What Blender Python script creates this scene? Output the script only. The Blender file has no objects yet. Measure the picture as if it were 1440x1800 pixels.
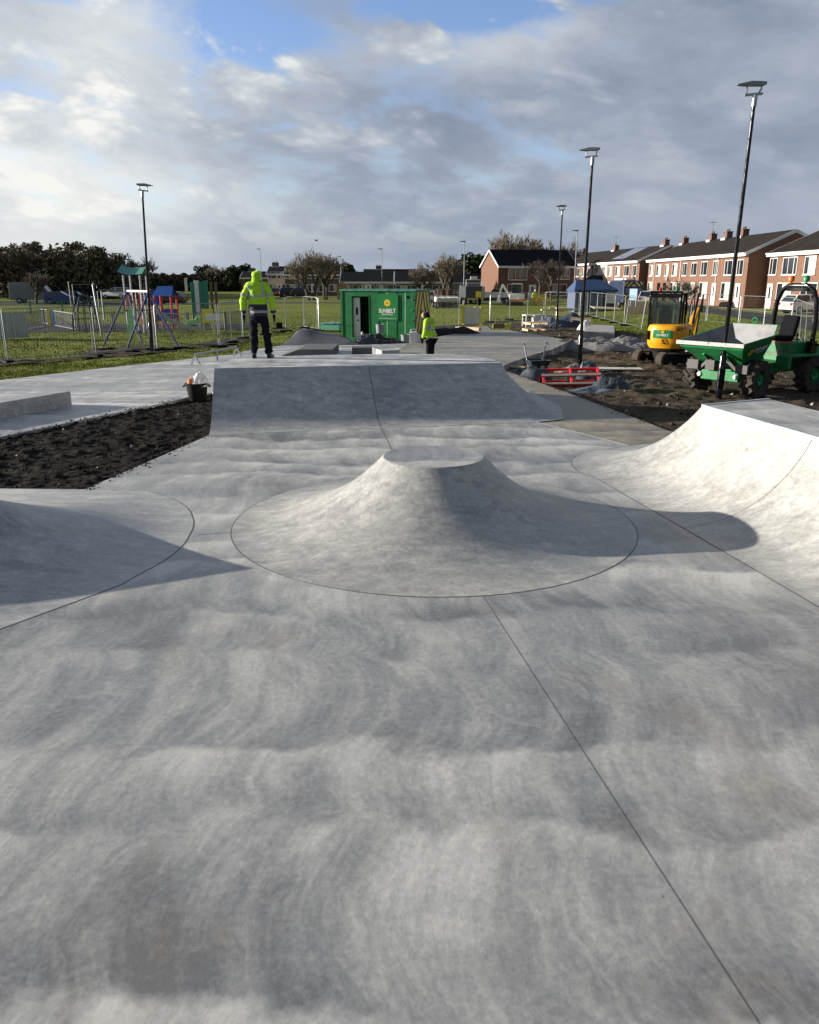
import bpy, bmesh, math, random
import numpy as np
from mathutils import Vector, Matrix, Euler, noise as mnoise
R = math.radians
random.seed(7)
rng = np.random.default_rng(11)
scene = bpy.context.scene
COL = scene.collection

# ------------------------------------------------------------------ camera
F, CX, CY, H = 1380.0, 720.0, 900.0, 2.72
PITCH = R(16.55)
cam_d = bpy.data.cameras.new('camera')
cam_d.sensor_fit = 'HORIZONTAL'; cam_d.sensor_width = 36.0
cam_d.lens = F / 1440 * 36.0
cam_d.clip_start = 0.05; cam_d.clip_end = 4000
cam = bpy.data.objects.new('camera', cam_d); COL.objects.link(cam)
cam.location = (0, 0, H); cam.rotation_euler = (R(90) - PITCH, 0, 0)
scene.camera = cam

# ------------------------------------------------------------------ light
SUN_EL, SUN_AZ = R(12.7), R(8)          # azimuth: in front of the camera, from the left
to_sun = Vector((-math.cos(SUN_AZ) * math.cos(SUN_EL), math.sin(SUN_AZ) * math.cos(SUN_EL), math.sin(SUN_EL)))
sun_d = bpy.data.lights.new('sun', 'SUN'); sun_d.energy = 5.0; sun_d.angle = R(0.5); sun_d.color = (1.0, 0.935, 0.835)
sun = bpy.data.objects.new('sun', sun_d); COL.objects.link(sun)
sun.rotation_euler = (-to_sun).to_track_quat('-Z', 'Y').to_euler()
scene.view_settings.view_transform = 'Standard'; scene.view_settings.look = 'None'
scene.view_settings.gamma = 1.0; scene.view_settings.use_curve_mapping = False
scene.view_settings.exposure = 0.85

# ------------------------------------------------------------------ node helper
class NT:
    def __init__(s, tree): s.t = tree; s.n = tree.nodes; s.l = tree.links
    def node(s, typ, **kw):
        n = s.n.new(typ)
        for k, v in kw.items(): setattr(n, k, v)
        return n
    def put(s, sock, v):
        if isinstance(v, bpy.types.NodeSocket): s.l.new(v, sock)
        elif v is not None:
            if hasattr(sock, 'default_value') and hasattr(sock.default_value, '__len__') and not hasattr(v, '__len__'): v = (v, v, v)
            if hasattr(v, '__len__') and sock.type == 'RGBA' and len(v) == 3: v = (*v, 1)
            sock.default_value = v
    def math(s, op, a, b=None, c=None, clamp=False):
        n = s.node('ShaderNodeMath', operation=op, use_clamp=clamp)
        for i, v in enumerate((a, b, c)):
            if v is not None: s.put(n.inputs[i], v)
        return n.outputs[0]
    def vmath(s, op, a, b=None):
        n = s.node('ShaderNodeVectorMath', operation=op)
        s.put(n.inputs[0], a)
        if b is not None:
            if op == 'SCALE': s.put(n.inputs['Scale'], b)
            else: s.put(n.inputs[1], b)
        return n.outputs['Value'] if op in ('LENGTH', 'DOT_PRODUCT', 'DISTANCE') else n.outputs[0]
    def sep(s, v):
        n = s.node('ShaderNodeSeparateXYZ'); s.put(n.inputs[0], v); return n.outputs
    def comb(s, x, y, z=0.0):
        n = s.node('ShaderNodeCombineXYZ')
        for i, v in enumerate((x, y, z)): s.put(n.inputs[i], v)
        return n.outputs[0]
    def noise(s, vec, scale, detail=4, rough=0.55, dist=0.0, col=False):
        n = s.node('ShaderNodeTexNoise')
        s.put(n.inputs['Vector'], vec)
        n.inputs['Scale'].default_value = scale; n.inputs['Detail'].default_value = detail
        n.inputs['Roughness'].default_value = rough; n.inputs['Distortion'].default_value = dist
        return n.outputs['Color'] if col else n.outputs['Fac']
    def ramp(s, fac, stops, interp='LINEAR'):
        n = s.node('ShaderNodeValToRGB'); e = n.color_ramp; e.interpolation = interp
        while len(e.elements) < len(stops): e.elements.new(0.5)
        for el, (p, c) in zip(e.elements, stops):
            el.position = p; el.color = (c, c, c, 1) if not hasattr(c, '__len__') else (*c, 1)
        s.put(n.inputs[0], fac); return n.outputs[0]
    def mix(s, fac, a, b, mode='MIX'):
        n = s.node('ShaderNodeMix', data_type='RGBA', blend_type=mode)
        s.put(n.inputs[0], fac); s.put(n.inputs[6], a); s.put(n.inputs[7], b); return n.outputs[2]
    def step(s, v, lo, hi, a=0.0, b=1.0):
        n = s.node('ShaderNodeMapRange', interpolation_type='SMOOTHSTEP')
        for i, x in enumerate((v, lo, hi, a, b)): s.put(n.inputs[i], x)
        return n.outputs[0]

def new_mat(name):
    m = bpy.data.materials.new(name); m.use_nodes = True
    t = NT(m.node_tree); b = m.node_tree.nodes['Principled BSDF']
    return m, t, b
def obj_coord(t): return t.node('ShaderNodeTexCoord').outputs['Object']
def bump(t, b, h, strength=0.3, dist=0.02):
    n = t.node('ShaderNodeBump'); n.inputs['Strength'].default_value = strength; n.inputs['Distance'].default_value = dist
    t.put(n.inputs['Height'], h); t.l.new(n.outputs[0], b.inputs['Normal'])

_mc = {}
def mat(name, col, rough=0.6, metal=0.0, var=0.18, scale=6.0, bmp=0.0, spec=0.5, coat=0.0, dirt=None):
    """painted / plain surface with slight procedural tone and gloss variation"""
    if name in _mc: return _mc[name]
    m, t, b = new_mat(name); c = obj_coord(t)
    n1 = t.noise(c, scale, 5, 0.6, 0.4)
    a = tuple(max(0, x * (1 - var)) for x in col); d = tuple(min(1, x * (1 + var)) for x in col)
    base = t.ramp(n1, [(0.3, a), (0.7, d)])
    if dirt:
        n2 = t.noise(c, scale * 0.6, 6, 0.7, 0.8)
        base = t.mix(t.step(n2, 0.52, 0.68, 0, dirt[3]), base, dirt[:3])
    t.put(b.inputs['Base Color'], base)
    t.put(b.inputs['Roughness'], t.step(n1, 0.2, 0.8, max(0.02, rough - 0.1), min(1, rough + 0.1)))
    b.inputs['Metallic'].default_value = metal; b.inputs['Specular IOR Level'].default_value = spec
    b.inputs['Coat Weight'].default_value = coat
    if bmp: bump(t, b, t.noise(c, scale * 5, 4, 0.6), bmp, 0.01)
    _mc[name] = m; return m

# ------------------------------------------------------------------ sky
world = bpy.data.worlds.new("World"); scene.world = world; world.use_nodes = True
wt = NT(world.node_tree); wt.n.clear()
out = wt.node('ShaderNodeOutputWorld')
sky = wt.node('ShaderNodeTexSky', sky_type='NISHITA')
sky.sun_disc = False; sky.sun_elevation = SUN_EL; sky.sun_rotation = math.atan2(to_sun.x, to_sun.y)
sky.air_density = 1.0; sky.dust_density = 0.6; sky.ozone_density = 1.5
g = wt.node('ShaderNodeTexCoord').outputs['Generated']
gx, gy, gz = wt.sep(g)[:3]
# clouds: warped noise over the direction, stretched along the horizon
az = wt.math('ARCTAN2', gx, gy)                       # 0 straight ahead, + right
el = wt.math('ARCSINE', gz)
el_c = wt.math('MAXIMUM', el, -0.02)
band = wt.math('POWER', wt.math('ADD', el_c, 0.06), 0.72)
slant = wt.math('ADD', band, wt.math('MULTIPLY', az, 0.10))
vec = wt.comb(wt.math('MULTIPLY', az, 5.2), wt.math('MULTIPLY', slant, 10.5), wt.math('MULTIPLY', gy, 0.8))
warp = wt.vmath('SCALE', wt.vmath('SUBTRACT', wt.noise(vec, 0.9, 3, 0.5, col=True), (0.5, 0.5, 0.5)), 0.55)
vec2 = wt.vmath('ADD', vec, warp)
n_a = wt.noise(vec2, 1.1, 9, 0.52, 0.0)
n_b = wt.noise(wt.vmath('ADD', vec2, (3.1, 7.7, 1.3)), 2.3, 9, 0.55, 0.0)
n_c = wt.noise(wt.vmath('ADD', vec2, (9.1, 2.2, 5.3)), 0.5, 4, 0.5, 0.0)
vb_n = wt.node('ShaderNodeTexVoronoi', feature='SMOOTH_F1', voronoi_dimensions='2D'); vb_n.inputs['Scale'].default_value = 1.5; vb_n.inputs['Detail'].default_value = 3.5; vb_n.inputs['Roughness'].default_value = 0.55; vb_n.inputs['Lacunarity'].default_value = 2.2; vb_n.inputs['Smoothness'].default_value = 0.6
wt.put(vb_n.inputs['Vector'], vec2)
billow = wt.step(vb_n.outputs['Distance'], 0.15, 0.85, 1.0, 0.0)
def blob(a0, e0, sa, se):
    da = wt.math('DIVIDE', wt.math('SUBTRACT', az, a0), sa); de = wt.math('DIVIDE', wt.math('SUBTRACT', el, e0), se)
    q = wt.math('ADD', wt.math('MULTIPLY', da, da), wt.math('MULTIPLY', de, de))
    return wt.math('POWER', 2.718, wt.math('MULTIPLY', q, -1.0))
def add(*v):
    r = v[0]
    for x in v[1:]: r = wt.math('ADD', r, x)
    return r
gap = add(blob(-0.185, 0.262, 0.075, 0.030), wt.math('MULTIPLY', blob(0.055, 0.283, 0.10, 0.024), 1.1),
          wt.math('MULTIPLY', blob(-0.43, 0.285, 0.06, 0.018), 0.9), wt.math('MULTIPLY', blob(-0.15, 0.165, 0.05, 0.010), 0.42),
          wt.math('MULTIPLY', blob(0.20, 0.292, 0.05, 0.02), 0.4), wt.math('MULTIPLY', wt.step(az, 0.18, 0.36), -0.6), wt.math('MULTIPLY', blob(-0.46, 0.19, 0.06, 0.012), 0.35))
cover = wt.step(wt.math('ADD', wt.math('ADD', wt.math('MULTIPLY', wt.math('SUBTRACT', n_b, 0.5), 1.6), wt.math('MULTIPLY', wt.math('SUBTRACT', billow, 0.5), -0.7)), wt.math('MULTIPLY', gap, 1.0)), 0.26, 0.92, 1.0, 0.0)
cover = wt.math('MAXIMUM', cover, wt.step(el, 0.10, 0.02))
# cloud brightness: sun side (left) bright, right a slate bank, soft billows
bright = add(wt.math('MULTIPLY', wt.step(az, -0.65, 0.42, 1.0, 0.0), 0.46),
             wt.math('MULTIPLY', wt.math('ADD', wt.math('ADD', wt.math('MULTIPLY', wt.math('SUBTRACT', wt.step(n_a, 0.30, 0.68), 0.45), 0.22), wt.math('MULTIPLY', wt.math('SUBTRACT', billow, 0.5), wt.step(az, -0.1, 0.35, 0.38, 0.16))), wt.math('MULTIPLY', wt.math('SUBTRACT', n_b, 0.5), 0.62)), wt.step(el, 0.0, 0.17, 0.30, 1.0)),
             wt.math('MULTIPLY', wt.math('SUBTRACT', n_c, 0.5), 0.5),
             wt.math('MULTIPLY', blob(-0.42, 0.10, 0.20, 0.10), 0.30), wt.math('MULTIPLY', blob(-0.30, 0.25, 0.22, 0.06), 0.28),
             wt.math('MULTIPLY', blob(0.12, 0.255, 0.10, 0.035), 0.40), wt.math('MULTIPLY', blob(-0.04, 0.18, 0.14, 0.03), -0.10),
             wt.math('MULTIPLY', wt.step(el, 0.0, 0.12, 1.0, 0.0), -0.09), 0.29)
ccol = wt.ramp(bright, [(0.0, (0.168, 0.202, 0.270)), (0.25, (0.232, 0.270, 0.340)), (0.5, (0.335, 0.368, 0.418)), (0.75, (0.460, 0.490, 0.515)), (1.0, (0.66, 0.66, 0.635))])
up = wt.math('MULTIPLY', wt.step(el, 0.32, 0.8, 1.0, 0.42), wt.step(gy, 0.35, -0.35, 1.0, 0.55))  # unseen sky overhead and behind the camera dimmed and blued for ambient shade
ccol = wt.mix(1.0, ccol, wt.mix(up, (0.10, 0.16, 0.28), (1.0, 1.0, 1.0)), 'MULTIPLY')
bg1 = wt.node('ShaderNodeBackground'); bg1.inputs['Strength'].default_value = 0.10
wt.put(bg1.inputs['Color'], wt.mix(1.0, sky.outputs[0], (0.92, 0.95, 1.22), 'MULTIPLY'))
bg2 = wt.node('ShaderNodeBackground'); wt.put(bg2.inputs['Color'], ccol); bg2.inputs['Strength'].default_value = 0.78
mixs = wt.node('ShaderNodeMixShader'); wt.put(mixs.inputs[0], cover)
wt.l.new(bg1.outputs[0], mixs.inputs[1]); wt.l.new(bg2.outputs[0], mixs.inputs[2])
wt.l.new(mixs.outputs[0], out.inputs['Surface'])

# ------------------------------------------------------------------ photo pixel -> world
G = -0.30                                   # natural ground level; the concrete is at 0
def ang(py): return PITCH + math.atan((py - CY) / F)
def P(px, py, z=0.0):
    d = (H - z) / math.tan(ang(py))
    zc = d * math.cos(PITCH) + (H - z) * math.sin(PITCH)
    return Vector(((px - CX) / F * zc, d, z))
def Pg(px, py): return P(px, py, G)
def Xat(px, d, z=0.0): return (px - CX) / F * (d * math.cos(PITCH) + (H - z) * math.sin(PITCH))
def Zat(py, d): return H - d * math.tan(ang(py))

# ------------------------------------------------------------------ mesh builder
class MB:
    def __init__(s): s.v = []; s.f = []; s.mi = []; s.M = Matrix.Identity(4)
    def add(s, vs, fs, mi=0):
        o = len(s.v); M = s.M
        s.v += [tuple(M @ Vector(v)) for v in vs]
        s.f += [tuple(i + o for i in f) for f in fs]; s.mi += [mi] * len(fs); return s
    def box(s, x0, x1, y0, y1, z0, z1, mi=0):
        vs = [(x, y, z) for z in (z0, z1) for y in (y0, y1) for x in (x0, x1)]
        return s.add(vs, [(0, 2, 3, 1), (4, 5, 7, 6), (0, 1, 5, 4), (2, 6, 7, 3), (0, 4, 6, 2), (1, 3, 7, 5)], mi)
    def obox(s, c, size, rot=(0, 0, 0), mi=0):
        old = s.M; s.M = old @ Matrix.Translation(c) @ Euler(rot).to_matrix().to_4x4()
        a, b, d = (x / 2 for x in size); s.box(-a, a, -b, b, -d, d, mi); s.M = old; return s
    def bar(s, p, q, w, h=None, mi=0):
        h = h or w; p = Vector(p); q = Vector(q); d = (q - p); L = d.length
        if L < 1e-6: return s
        rot = d.to_track_quat('Z', 'Y').to_matrix().to_4x4()
        old = s.M; s.M = old @ Matrix.Translation(p) @ rot
        s.box(-w / 2, w / 2, -h / 2, h / 2, 0, L, mi); s.M = old; return s
    def tube(s, pts, r, n=8, mi=0, cap=True, closed=False):
        pts = [Vector(p) for p in pts]; k = len(pts)
        rs = r if hasattr(r, '__len__') else [r] * k
        vs = []; fs = []; up = None
        for i, p in enumerate(pts):
            if closed: d = pts[(i + 1) % k] - pts[i - 1]
            else: d = pts[min(i + 1, k - 1)] - pts[max(i - 1, 0)]
            d.normalize()
            if up is None:
                up = Vector((0, 0, 1)) if abs(d.z) < 0.9 else Vector((1, 0, 0))
            a = d.cross(up)
            if a.length < 1e-4: a = d.cross(Vector((0.3, 1, 0.2)))
            a.normalize(); b = a.cross(d).normalized(); up = b
            for j in range(n):
                t = 2 * math.pi * j / n
                vs.append(p + (a * math.cos(t) + b * math.sin(t)) * rs[i])
        m = k if closed else k - 1
        for i in range(m):
            for j in range(n):
                A = i * n + j; B = i * n + (j + 1) % n; C = ((i + 1) % k) * n
                fs.append((A, B, C + (j + 1) % n, C + j))
        if cap and not closed:
            fs.append(tuple(range(n - 1, -1, -1))); fs.append(tuple((k - 1) * n + j for j in range(n)))
        return s.add(vs, fs, mi)
    def lathe(s, prof, n=24, c=(0, 0, 0), axis='Z', mi=0, cap=True):
        vs = []; fs = []; c = Vector(c)
        for r, h in prof:
            for j in range(n):
                t = 2 * math.pi * j / n; x, y = r * math.cos(t), r * math.sin(t)
                v = (x, y, h) if axis == 'Z' else ((h, x, y) if axis == 'X' else (y, h, x))
                vs.append(c + Vector(v))
        for i in range(len(prof) - 1):
            for j in range(n):
                fs.append((i * n + j, i * n + (j + 1) % n, (i + 1) * n + (j + 1) % n, (i + 1) * n + j))
        if cap:
            fs.append(tuple(range(n - 1, -1, -1))); k = (len(prof) - 1) * n; fs.append(tuple(k + j for j in range(n)))
        return s.add(vs, fs, mi)
    def prism(s, poly, a, b, axis='Y', mi=0, sb=None):
        """2-D polygon extruded along an axis; coordinates are the other two axes in order"""
        def pt(u, v, w): return (u, w, v) if axis == 'Y' else ((w, u, v) if axis == 'X' else (u, v, w))
        n = len(poly); q = sb or poly
        vs = [pt(u, v, a) for u, v in poly] + [pt(u, v, b) for u, v in q]
        fs = [tuple(range(n)), tuple(range(2 * n - 1, n - 1, -1))]
        fs += [(i, n + i, n + (i + 1) % n, (i + 1) % n) for i in range(n)]
        return s.add(vs, fs, mi)
    def grid(s, rows, mi=0, wrap=False):
        nu = len(rows); nv = len(rows[0]); vs = [p for r in rows for p in r]; fs = []
        for i in range(nu - 1):
            for j in range(nv if wrap else nv - 1):
                k = (j + 1) % nv
                fs.append((i * nv + j, i * nv + k, (i + 1) * nv + k, (i + 1) * nv + j))
        return s.add(vs, fs, mi)
    def sphere(s, c, r, n=10, m=7, mi=0, sc=(1, 1, 1)):
        rows = []
        for i in range(m + 1):
            p = math.pi * i / m
            rows.append([(c[0] + r * sc[0] * math.sin(p) * math.cos(2 * math.pi * j / n), c[1] + r * sc[1] * math.sin(p) * math.sin(2 * math.pi * j / n), c[2] - r * sc[2] * math.cos(p)) for j in range(n)])
        return s.grid(rows, mi, wrap=True)
    def mesh(s, name, mats, smooth=False, fix=True):
        me = bpy.data.meshes.new(name); me.from_pydata(s.v, [], s.f)
        for m in (mats if isinstance(mats, (list, tuple)) else [mats]): me.materials.append(m)
        if len(set(s.mi)) > 1: me.polygons.foreach_set('material_index', s.mi)
        if fix:
            bm = bmesh.new(); bm.from_mesh(me); bmesh.ops.remove_doubles(bm, verts=bm.verts, dist=1e-5)
            bmesh.ops.recalc_face_normals(bm, faces=bm.faces); bm.to_mesh(me); bm.free()
        if smooth:
            me.polygons.foreach_set('use_smooth', [True] * len(me.polygons))
            me.set_sharp_from_angle(angle=R(40))
        return me
    def build(s, name, mats, parent=None, loc=None, smooth=False, bevel=0.0, fix=True, rz=0.0):
        o = bpy.data.objects.new(name, s.mesh(name, mats, smooth, fix)); COL.objects.link(o)
        if parent: o.parent = parent
        if loc is not None: o.location = loc
        o.rotation_euler[2] = rz
        if bevel:
            b = o.modifiers.new('bevel', 'BEVEL'); b.width = bevel; b.segments = 2; b.limit_method = 'ANGLE'; b.angle_limit = R(35)
        return o

def tag(o, label, cat, group=None, kind=None):
    o['label'] = label; o['category'] = cat
    if group: o['group'] = group
    if kind: o['kind'] = kind
    return o
def struct(o): o['kind'] = 'structure'; return o
def thing(name, label, cat, loc=(0, 0, 0), rz=0.0, group=None, rot=None):
    o = bpy.data.objects.new(name, None); COL.objects.link(o); o.empty_display_size = 0.2
    o.location = loc; o.rotation_euler = rot or (0, 0, rz)
    return tag(o, label, cat, group)
def copy_tree(o, parent=None):
    kids = [c for c in bpy.data.objects if c.parent == o] if o.type == 'EMPTY' or o.children else []
    c = o.copy(); COL.objects.link(c)
    if parent: c.parent = parent
    for k in list(o.children): copy_tree(k, c)
    return c
def copy_thing(o, loc, rz, label, group=None):
    c = copy_tree(o); c.location = loc; c.rotation_euler[2] = rz; c['label'] = label
    if group: c['group'] = group
    return c

# numpy value noise
def vnoise(x, y, seed=0):
    xi = np.floor(x).astype(np.int64); yi = np.floor(y).astype(np.int64); xf = x - xi; yf = y - yi
    def h(a, b):
        n = (a * 374761393 + b * 668265263 + seed * 1442695041) & 0xffffffff
        n = ((n ^ (n >> 13)) * 1274126177) & 0xffffffff
        return ((n ^ (n >> 16)) & 0xffff) / 65535.0
    u = xf * xf * (3 - 2 * xf); v = yf * yf * (3 - 2 * yf)
    return (h(xi, yi) * (1 - u) + h(xi + 1, yi) * u) * (1 - v) + (h(xi, yi + 1) * (1 - u) + h(xi + 1, yi + 1) * u) * v
def fbm(x, y, oct=5, seed=0, rough=0.5):
    a = 1.0; t = 0; s = 0
    for i in range(oct): t = t + a * vnoise(x * 2 ** i, y * 2 ** i, seed + i); s += a; a *= rough
    return t / s
def inside(poly, x, y):
    r = np.zeros(x.shape, bool); n = len(poly)
    for i in range(n):
        x0, y0 = poly[i][:2]; x1, y1 = poly[(i + 1) % n][:2]
        c = ((y0 > y) != (y1 > y)) & (x < (x1 - x0) * (y - y0) / (y1 - y0 + 1e-12) + x0); r ^= c
    return r
def fast_mesh(name, verts, faces, mats, parent=None, smooth=False):
    """verts (n,3) float array, faces (m,k) int array"""
    me = bpy.data.meshes.new(name); n, k = faces.shape
    me.vertices.add(len(verts)); me.vertices.foreach_set('co', np.asarray(verts, np.float32).ravel())
    me.loops.add(n * k); me.loops.foreach_set('vertex_index', faces.astype(np.int32).ravel())
    me.polygons.add(n); me.polygons.foreach_set('loop_start', np.arange(n, dtype=np.int32) * k)
    me.polygons.foreach_set('loop_total', np.full(n, k, np.int32))
    if smooth: me.polygons.foreach_set('use_smooth', np.ones(n, bool))
    for m in (mats if isinstance(mats, (list, tuple)) else [mats]): me.materials.append(m)
    me.update(calc_edges=True); me.validate()
    o = bpy.data.objects.new(name, me); COL.objects.link(o)
    if parent: o.parent = parent
    return o
def text_mesh(name, body, size, m, parent, M, depth=0.004, bold=0.0, sx=1.0):
    cu = bpy.data.curves.new(name, 'FONT'); cu.body = body; cu.size = size; cu.extrude = depth / 2; cu.offset = bold
    cu.align_x = 'CENTER'; cu.align_y = 'CENTER'
    o = bpy.data.objects.new(name, cu); COL.objects.link(o)
    me = bpy.data.meshes.new_from_object(o.evaluated_get(bpy.context.evaluated_depsgraph_get()))
    bpy.data.objects.remove(o); me.name = name
    me.transform(M @ Matrix.Diagonal((sx, 1, 1, 1)))
    me.materials.clear(); me.materials.append(m)
    o = bpy.data.objects.new(name, me); COL.objects.link(o); o.parent = parent; return o

# ------------------------------------------------------------------ materials of the place
def add3(t, *pairs):
    r = 0.0
    for n, a in pairs: r = t.math('ADD', r, t.math('MULTIPLY', t.math('SUBTRACT', n, 0.5), a))
    return r
def concrete(name, tone=1.0, warm=0.0, bands=True, slope_streak=False, dampy=1.0, period=1.0, tint=None):
    m, t, b = new_mat(name); c = obj_coord(t); x, y, z = t.sep(c)[:3]
    flat = t.comb(x, y, t.math('MULTIPLY', z, 1.0))
    big = t.noise(flat, 0.33, 5, 0.55, 0.6)
    mid = t.noise(flat, 1.5, 6, 0.62, 1.2)
    fine = t.noise(flat, 22.0, 5, 0.7)
    if bands:
        wv = t.math('MULTIPLY', t.math('SUBTRACT', t.noise(flat, 0.30, 3, 0.55), 0.5), 1.9)
        wv2 = t.math('MULTIPLY', t.math('SUBTRACT', t.noise(flat, 2.3, 5, 0.6), 0.5), 0.16)
        yw = t.math('ADD', t.math('ADD', y, wv), wv2)
        def layer(off):                       # one set of trowel passes: arcs swept along x
            tt = t.math('ADD', t.math('DIVIDE', yw, period), off)
            idx = t.math('FLOOR', tt); v = t.math('SUBTRACT', t.math('FRACT', tt), 0.5)
            arc = t.math('SQRT', t.math('MAXIMUM', t.math('SUBTRACT', 0.27, t.math('MULTIPLY', v, v)), 0.0005))
            h1 = t.math('FRACT', t.math('MULTIPLY', t.math('SINE', t.math('MULTIPLY', t.math('ADD', idx, off * 17), 12.9)), 43.7))
            sgn = t.math('SUBTRACT', t.math('MULTIPLY', t.math('GREATER_THAN', h1, 0.3), 2.0), 1.0)
            u = t.math('ADD', t.math('ADD', x, wv2), t.math('MULTIPLY', t.math('MULTIPLY', arc, sgn), 1.55))
            n0 = t.noise(t.comb(t.math('MULTIPLY', u, 0.9), t.math('ADD', t.math('MULTIPLY', idx, 5.7), off * 9), t.math('MULTIPLY', v, 0.7)), 1.0, 3, 0.55)
            n1 = t.noise(t.comb(t.math('MULTIPLY', u, 3.6), t.math('ADD', t.math('MULTIPLY', idx, 7.31), off * 5), t.math('MULTIPLY', v, 1.7)), 1.0, 6, 0.62, 0.25)
            n2 = t.noise(t.comb(t.math('MULTIPLY', u, 19.0), t.math('ADD', t.math('MULTIPLY', idx, 3.17), off * 3), t.math('MULTIPLY', v, 5.0)), 1.0, 4, 0.7, 0.3)
            kk = add3(t, (n0, 0.62), (n1, 0.66), (n2, 0.26), (t.step(n1, 0.46, 0.58), 0.05), (t.step(n2, 0.48, 0.60), 0.03))
            kk = t.math('ADD', kk, t.math('MULTIPLY', t.math('SUBTRACT', h1, 0.5), 0.16))
            kk = t.math('ADD', kk, t.math('MULTIPLY', v, t.step(h1, 0.0, 1.0, 0.25, 0.95)))
            return kk, v
        kA, vA = layer(0.0); kB, vB = layer(0.5)
        wA = t.step(t.math('ADD', t.math('ABSOLUTE', vA), t.math('MULTIPLY', t.math('SUBTRACT', t.noise(flat, 1.1, 4, .6), 0.5), 0.35)), 0.27, 0.35, 1.0, 0.0)
        k = t.math('ADD', t.math('MULTIPLY', kA, wA), t.math('MULTIPLY', kB, t.math('SUBTRACT', 1.0, wA)))
    else:
        st = t.noise(t.comb(t.math('MULTIPLY', x, 1.6), t.math('MULTIPLY', y, 4.5), t.math('MULTIPLY', z, 6.0)), 1.0, 6, 0.65, 0.9)
        st2 = t.noise(t.comb(t.math('MULTIPLY', x, 5.0), t.math('MULTIPLY', y, 9.0), t.math('MULTIPLY', z, 11.0)), 1.0, 6, 0.75, 0.6)
        k = add3(t, (st, 0.70), (st2, 0.50), (t.step(st2, 0.48, 0.58), 0.04))
    k = t.math('ADD', k, t.math('MULTIPLY', t.math('SUBTRACT', big, 0.5), 1.05 * dampy))
    k = t.math('ADD', k, t.math('MULTIPLY', t.math('SUBTRACT', mid, 0.5), 0.45))
    k = t.math('ADD', k, t.math('MULTIPLY', t.math('SUBTRACT', fine, 0.5), 0.55))
    k = t.math('ADD', k, 0.5)
    w = warm
    stops = [(0.12, (0.195 + .02 * w, 0.196, 0.198 - .02 * w)), (0.38, (0.330 + .03 * w, 0.330, 0.322 - .04 * w)),
             (0.6, (0.475 + .03 * w, 0.470, 0.440 - .05 * w)), (0.88, (0.70 + .02 * w, 0.685, 0.63 - .06 * w))]
    stops = [(p, tuple(min(0.8, q * tone) for q in cc)) for p, cc in stops]
    col = t.ramp(k, stops)
    # brownish damp patches and tiny dark specks
    pit = t.noise(flat, 75.0, 2, 0.5)
    col = t.mix(t.step(pit, 0.66, 0.72, 0.0, 0.35), col, (0.17, 0.165, 0.16))
    lime = t.step(t.noise(t.vmath('ADD', flat, (31.0, 8.0, 0)), 1.9, 7, 0.68, 1.6), 0.55, 0.66, 0.0, 0.22)
    col = t.mix(lime, col, (0.66 * tone, 0.65 * tone, 0.61 * tone))
    br = t.step(t.noise(t.vmath('ADD', flat, (13.0, 4.0, 0)), 0.8, 6, 0.65, 1.0), 0.52, 0.72, 0.0, 0.52 * dampy)
    col = t.mix(br, col, t.mix(k, (0.20 * tone, 0.175 * tone, 0.145 * tone), (0.50 * tone, 0.465 * tone, 0.41 * tone)))
    sp = t.step(t.noise(flat, 34.0, 2, 0.5), 0.735, 0.775, 0.0, 0.55)
    col = t.mix(sp, col, (0.10, 0.085, 0.075))
    scr = t.noise(t.comb(t.math('MULTIPLY', x, 3.0), t.math('MULTIPLY', y, 60.0), t.math('MULTIPLY', z, 40.0)), 1.0, 2, 0.5, 2.5)
    col = t.mix(t.math('MULTIPLY', t.step(scr, 0.70, 0.76, 0.0, 0.30), t.step(mid, 0.45, 0.6)), col, (0.24, 0.235, 0.225))
    if tint: col = t.mix(1.0, col, tint, 'MULTIPLY')
    t.put(b.inputs['Base Color'], col)
    t.put(b.inputs['Roughness'], t.step(k, 0.2, 0.8, 0.40, 0.62))
    b.inputs['Specular IOR Level'].default_value = 0.45
    bump(t, b, t.math('ADD', t.math('MULTIPLY', fine, 0.5), t.math('MULTIPLY', mid, 1.2)), 0.22, 0.012)
    return m
M_floor = concrete('trowelled_concrete', 0.87, period=1.9, dampy=1.1)
M_plaza = concrete('pale_concrete', 1.0, dampy=0.6, period=1.5)
M_ramp = concrete('ramp_concrete', 0.87, 0.12, bands=False, dampy=0.7)
M_bank = concrete('bank_concrete', 0.96, 0.0, bands=False, dampy=0.6)
M_tan = concrete('damp_tan_concrete', 0.62, 0.6, bands=True, dampy=1.0, period=1.3, tint=(1.0, .92, .76))
M_path = concrete('brushed_path_concrete', 0.60, 0.5, bands=True, dampy=0.9, period=1.1, tint=(1.0, .95, .86))

def grass_mat():
    m, t, b = new_mat('winter_grass'); c = obj_coord(t); x, y, z = t.sep(c)[:3]
    n1 = t.noise(c, 0.12, 5, 0.6, 0.5); n2 = t.noise(t.comb(t.math('MULTIPLY', x, 0.5), y, 0), 1.3, 6, 0.7); n3 = t.noise(c, 9.0, 5, 0.75)
    k = t.math('ADD', t.math('MULTIPLY', n1, 0.35), t.math('ADD', t.math('MULTIPLY', n2, 0.45), t.math('MULTIPLY', n3, 0.3)))
    col = t.ramp(k, [(0.38, (0.068, 0.084, 0.015)), (0.50, (0.135, 0.162, 0.026)), (0.62, (0.21, 0.225, 0.040)), (0.8, (0.30, 0.265, 0.075))])
    t.put(b.inputs['Base Color'], col); b.inputs['Roughness'].default_value = 0.9; b.inputs['Specular IOR Level'].default_value = 0.1
    bump(t, b, t.math('ADD', t.math('MULTIPLY', n2, 1.0), t.math('MULTIPLY', n3, 0.9)), 0.9, 0.10)
    return m
M_grass = grass_mat()
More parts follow.
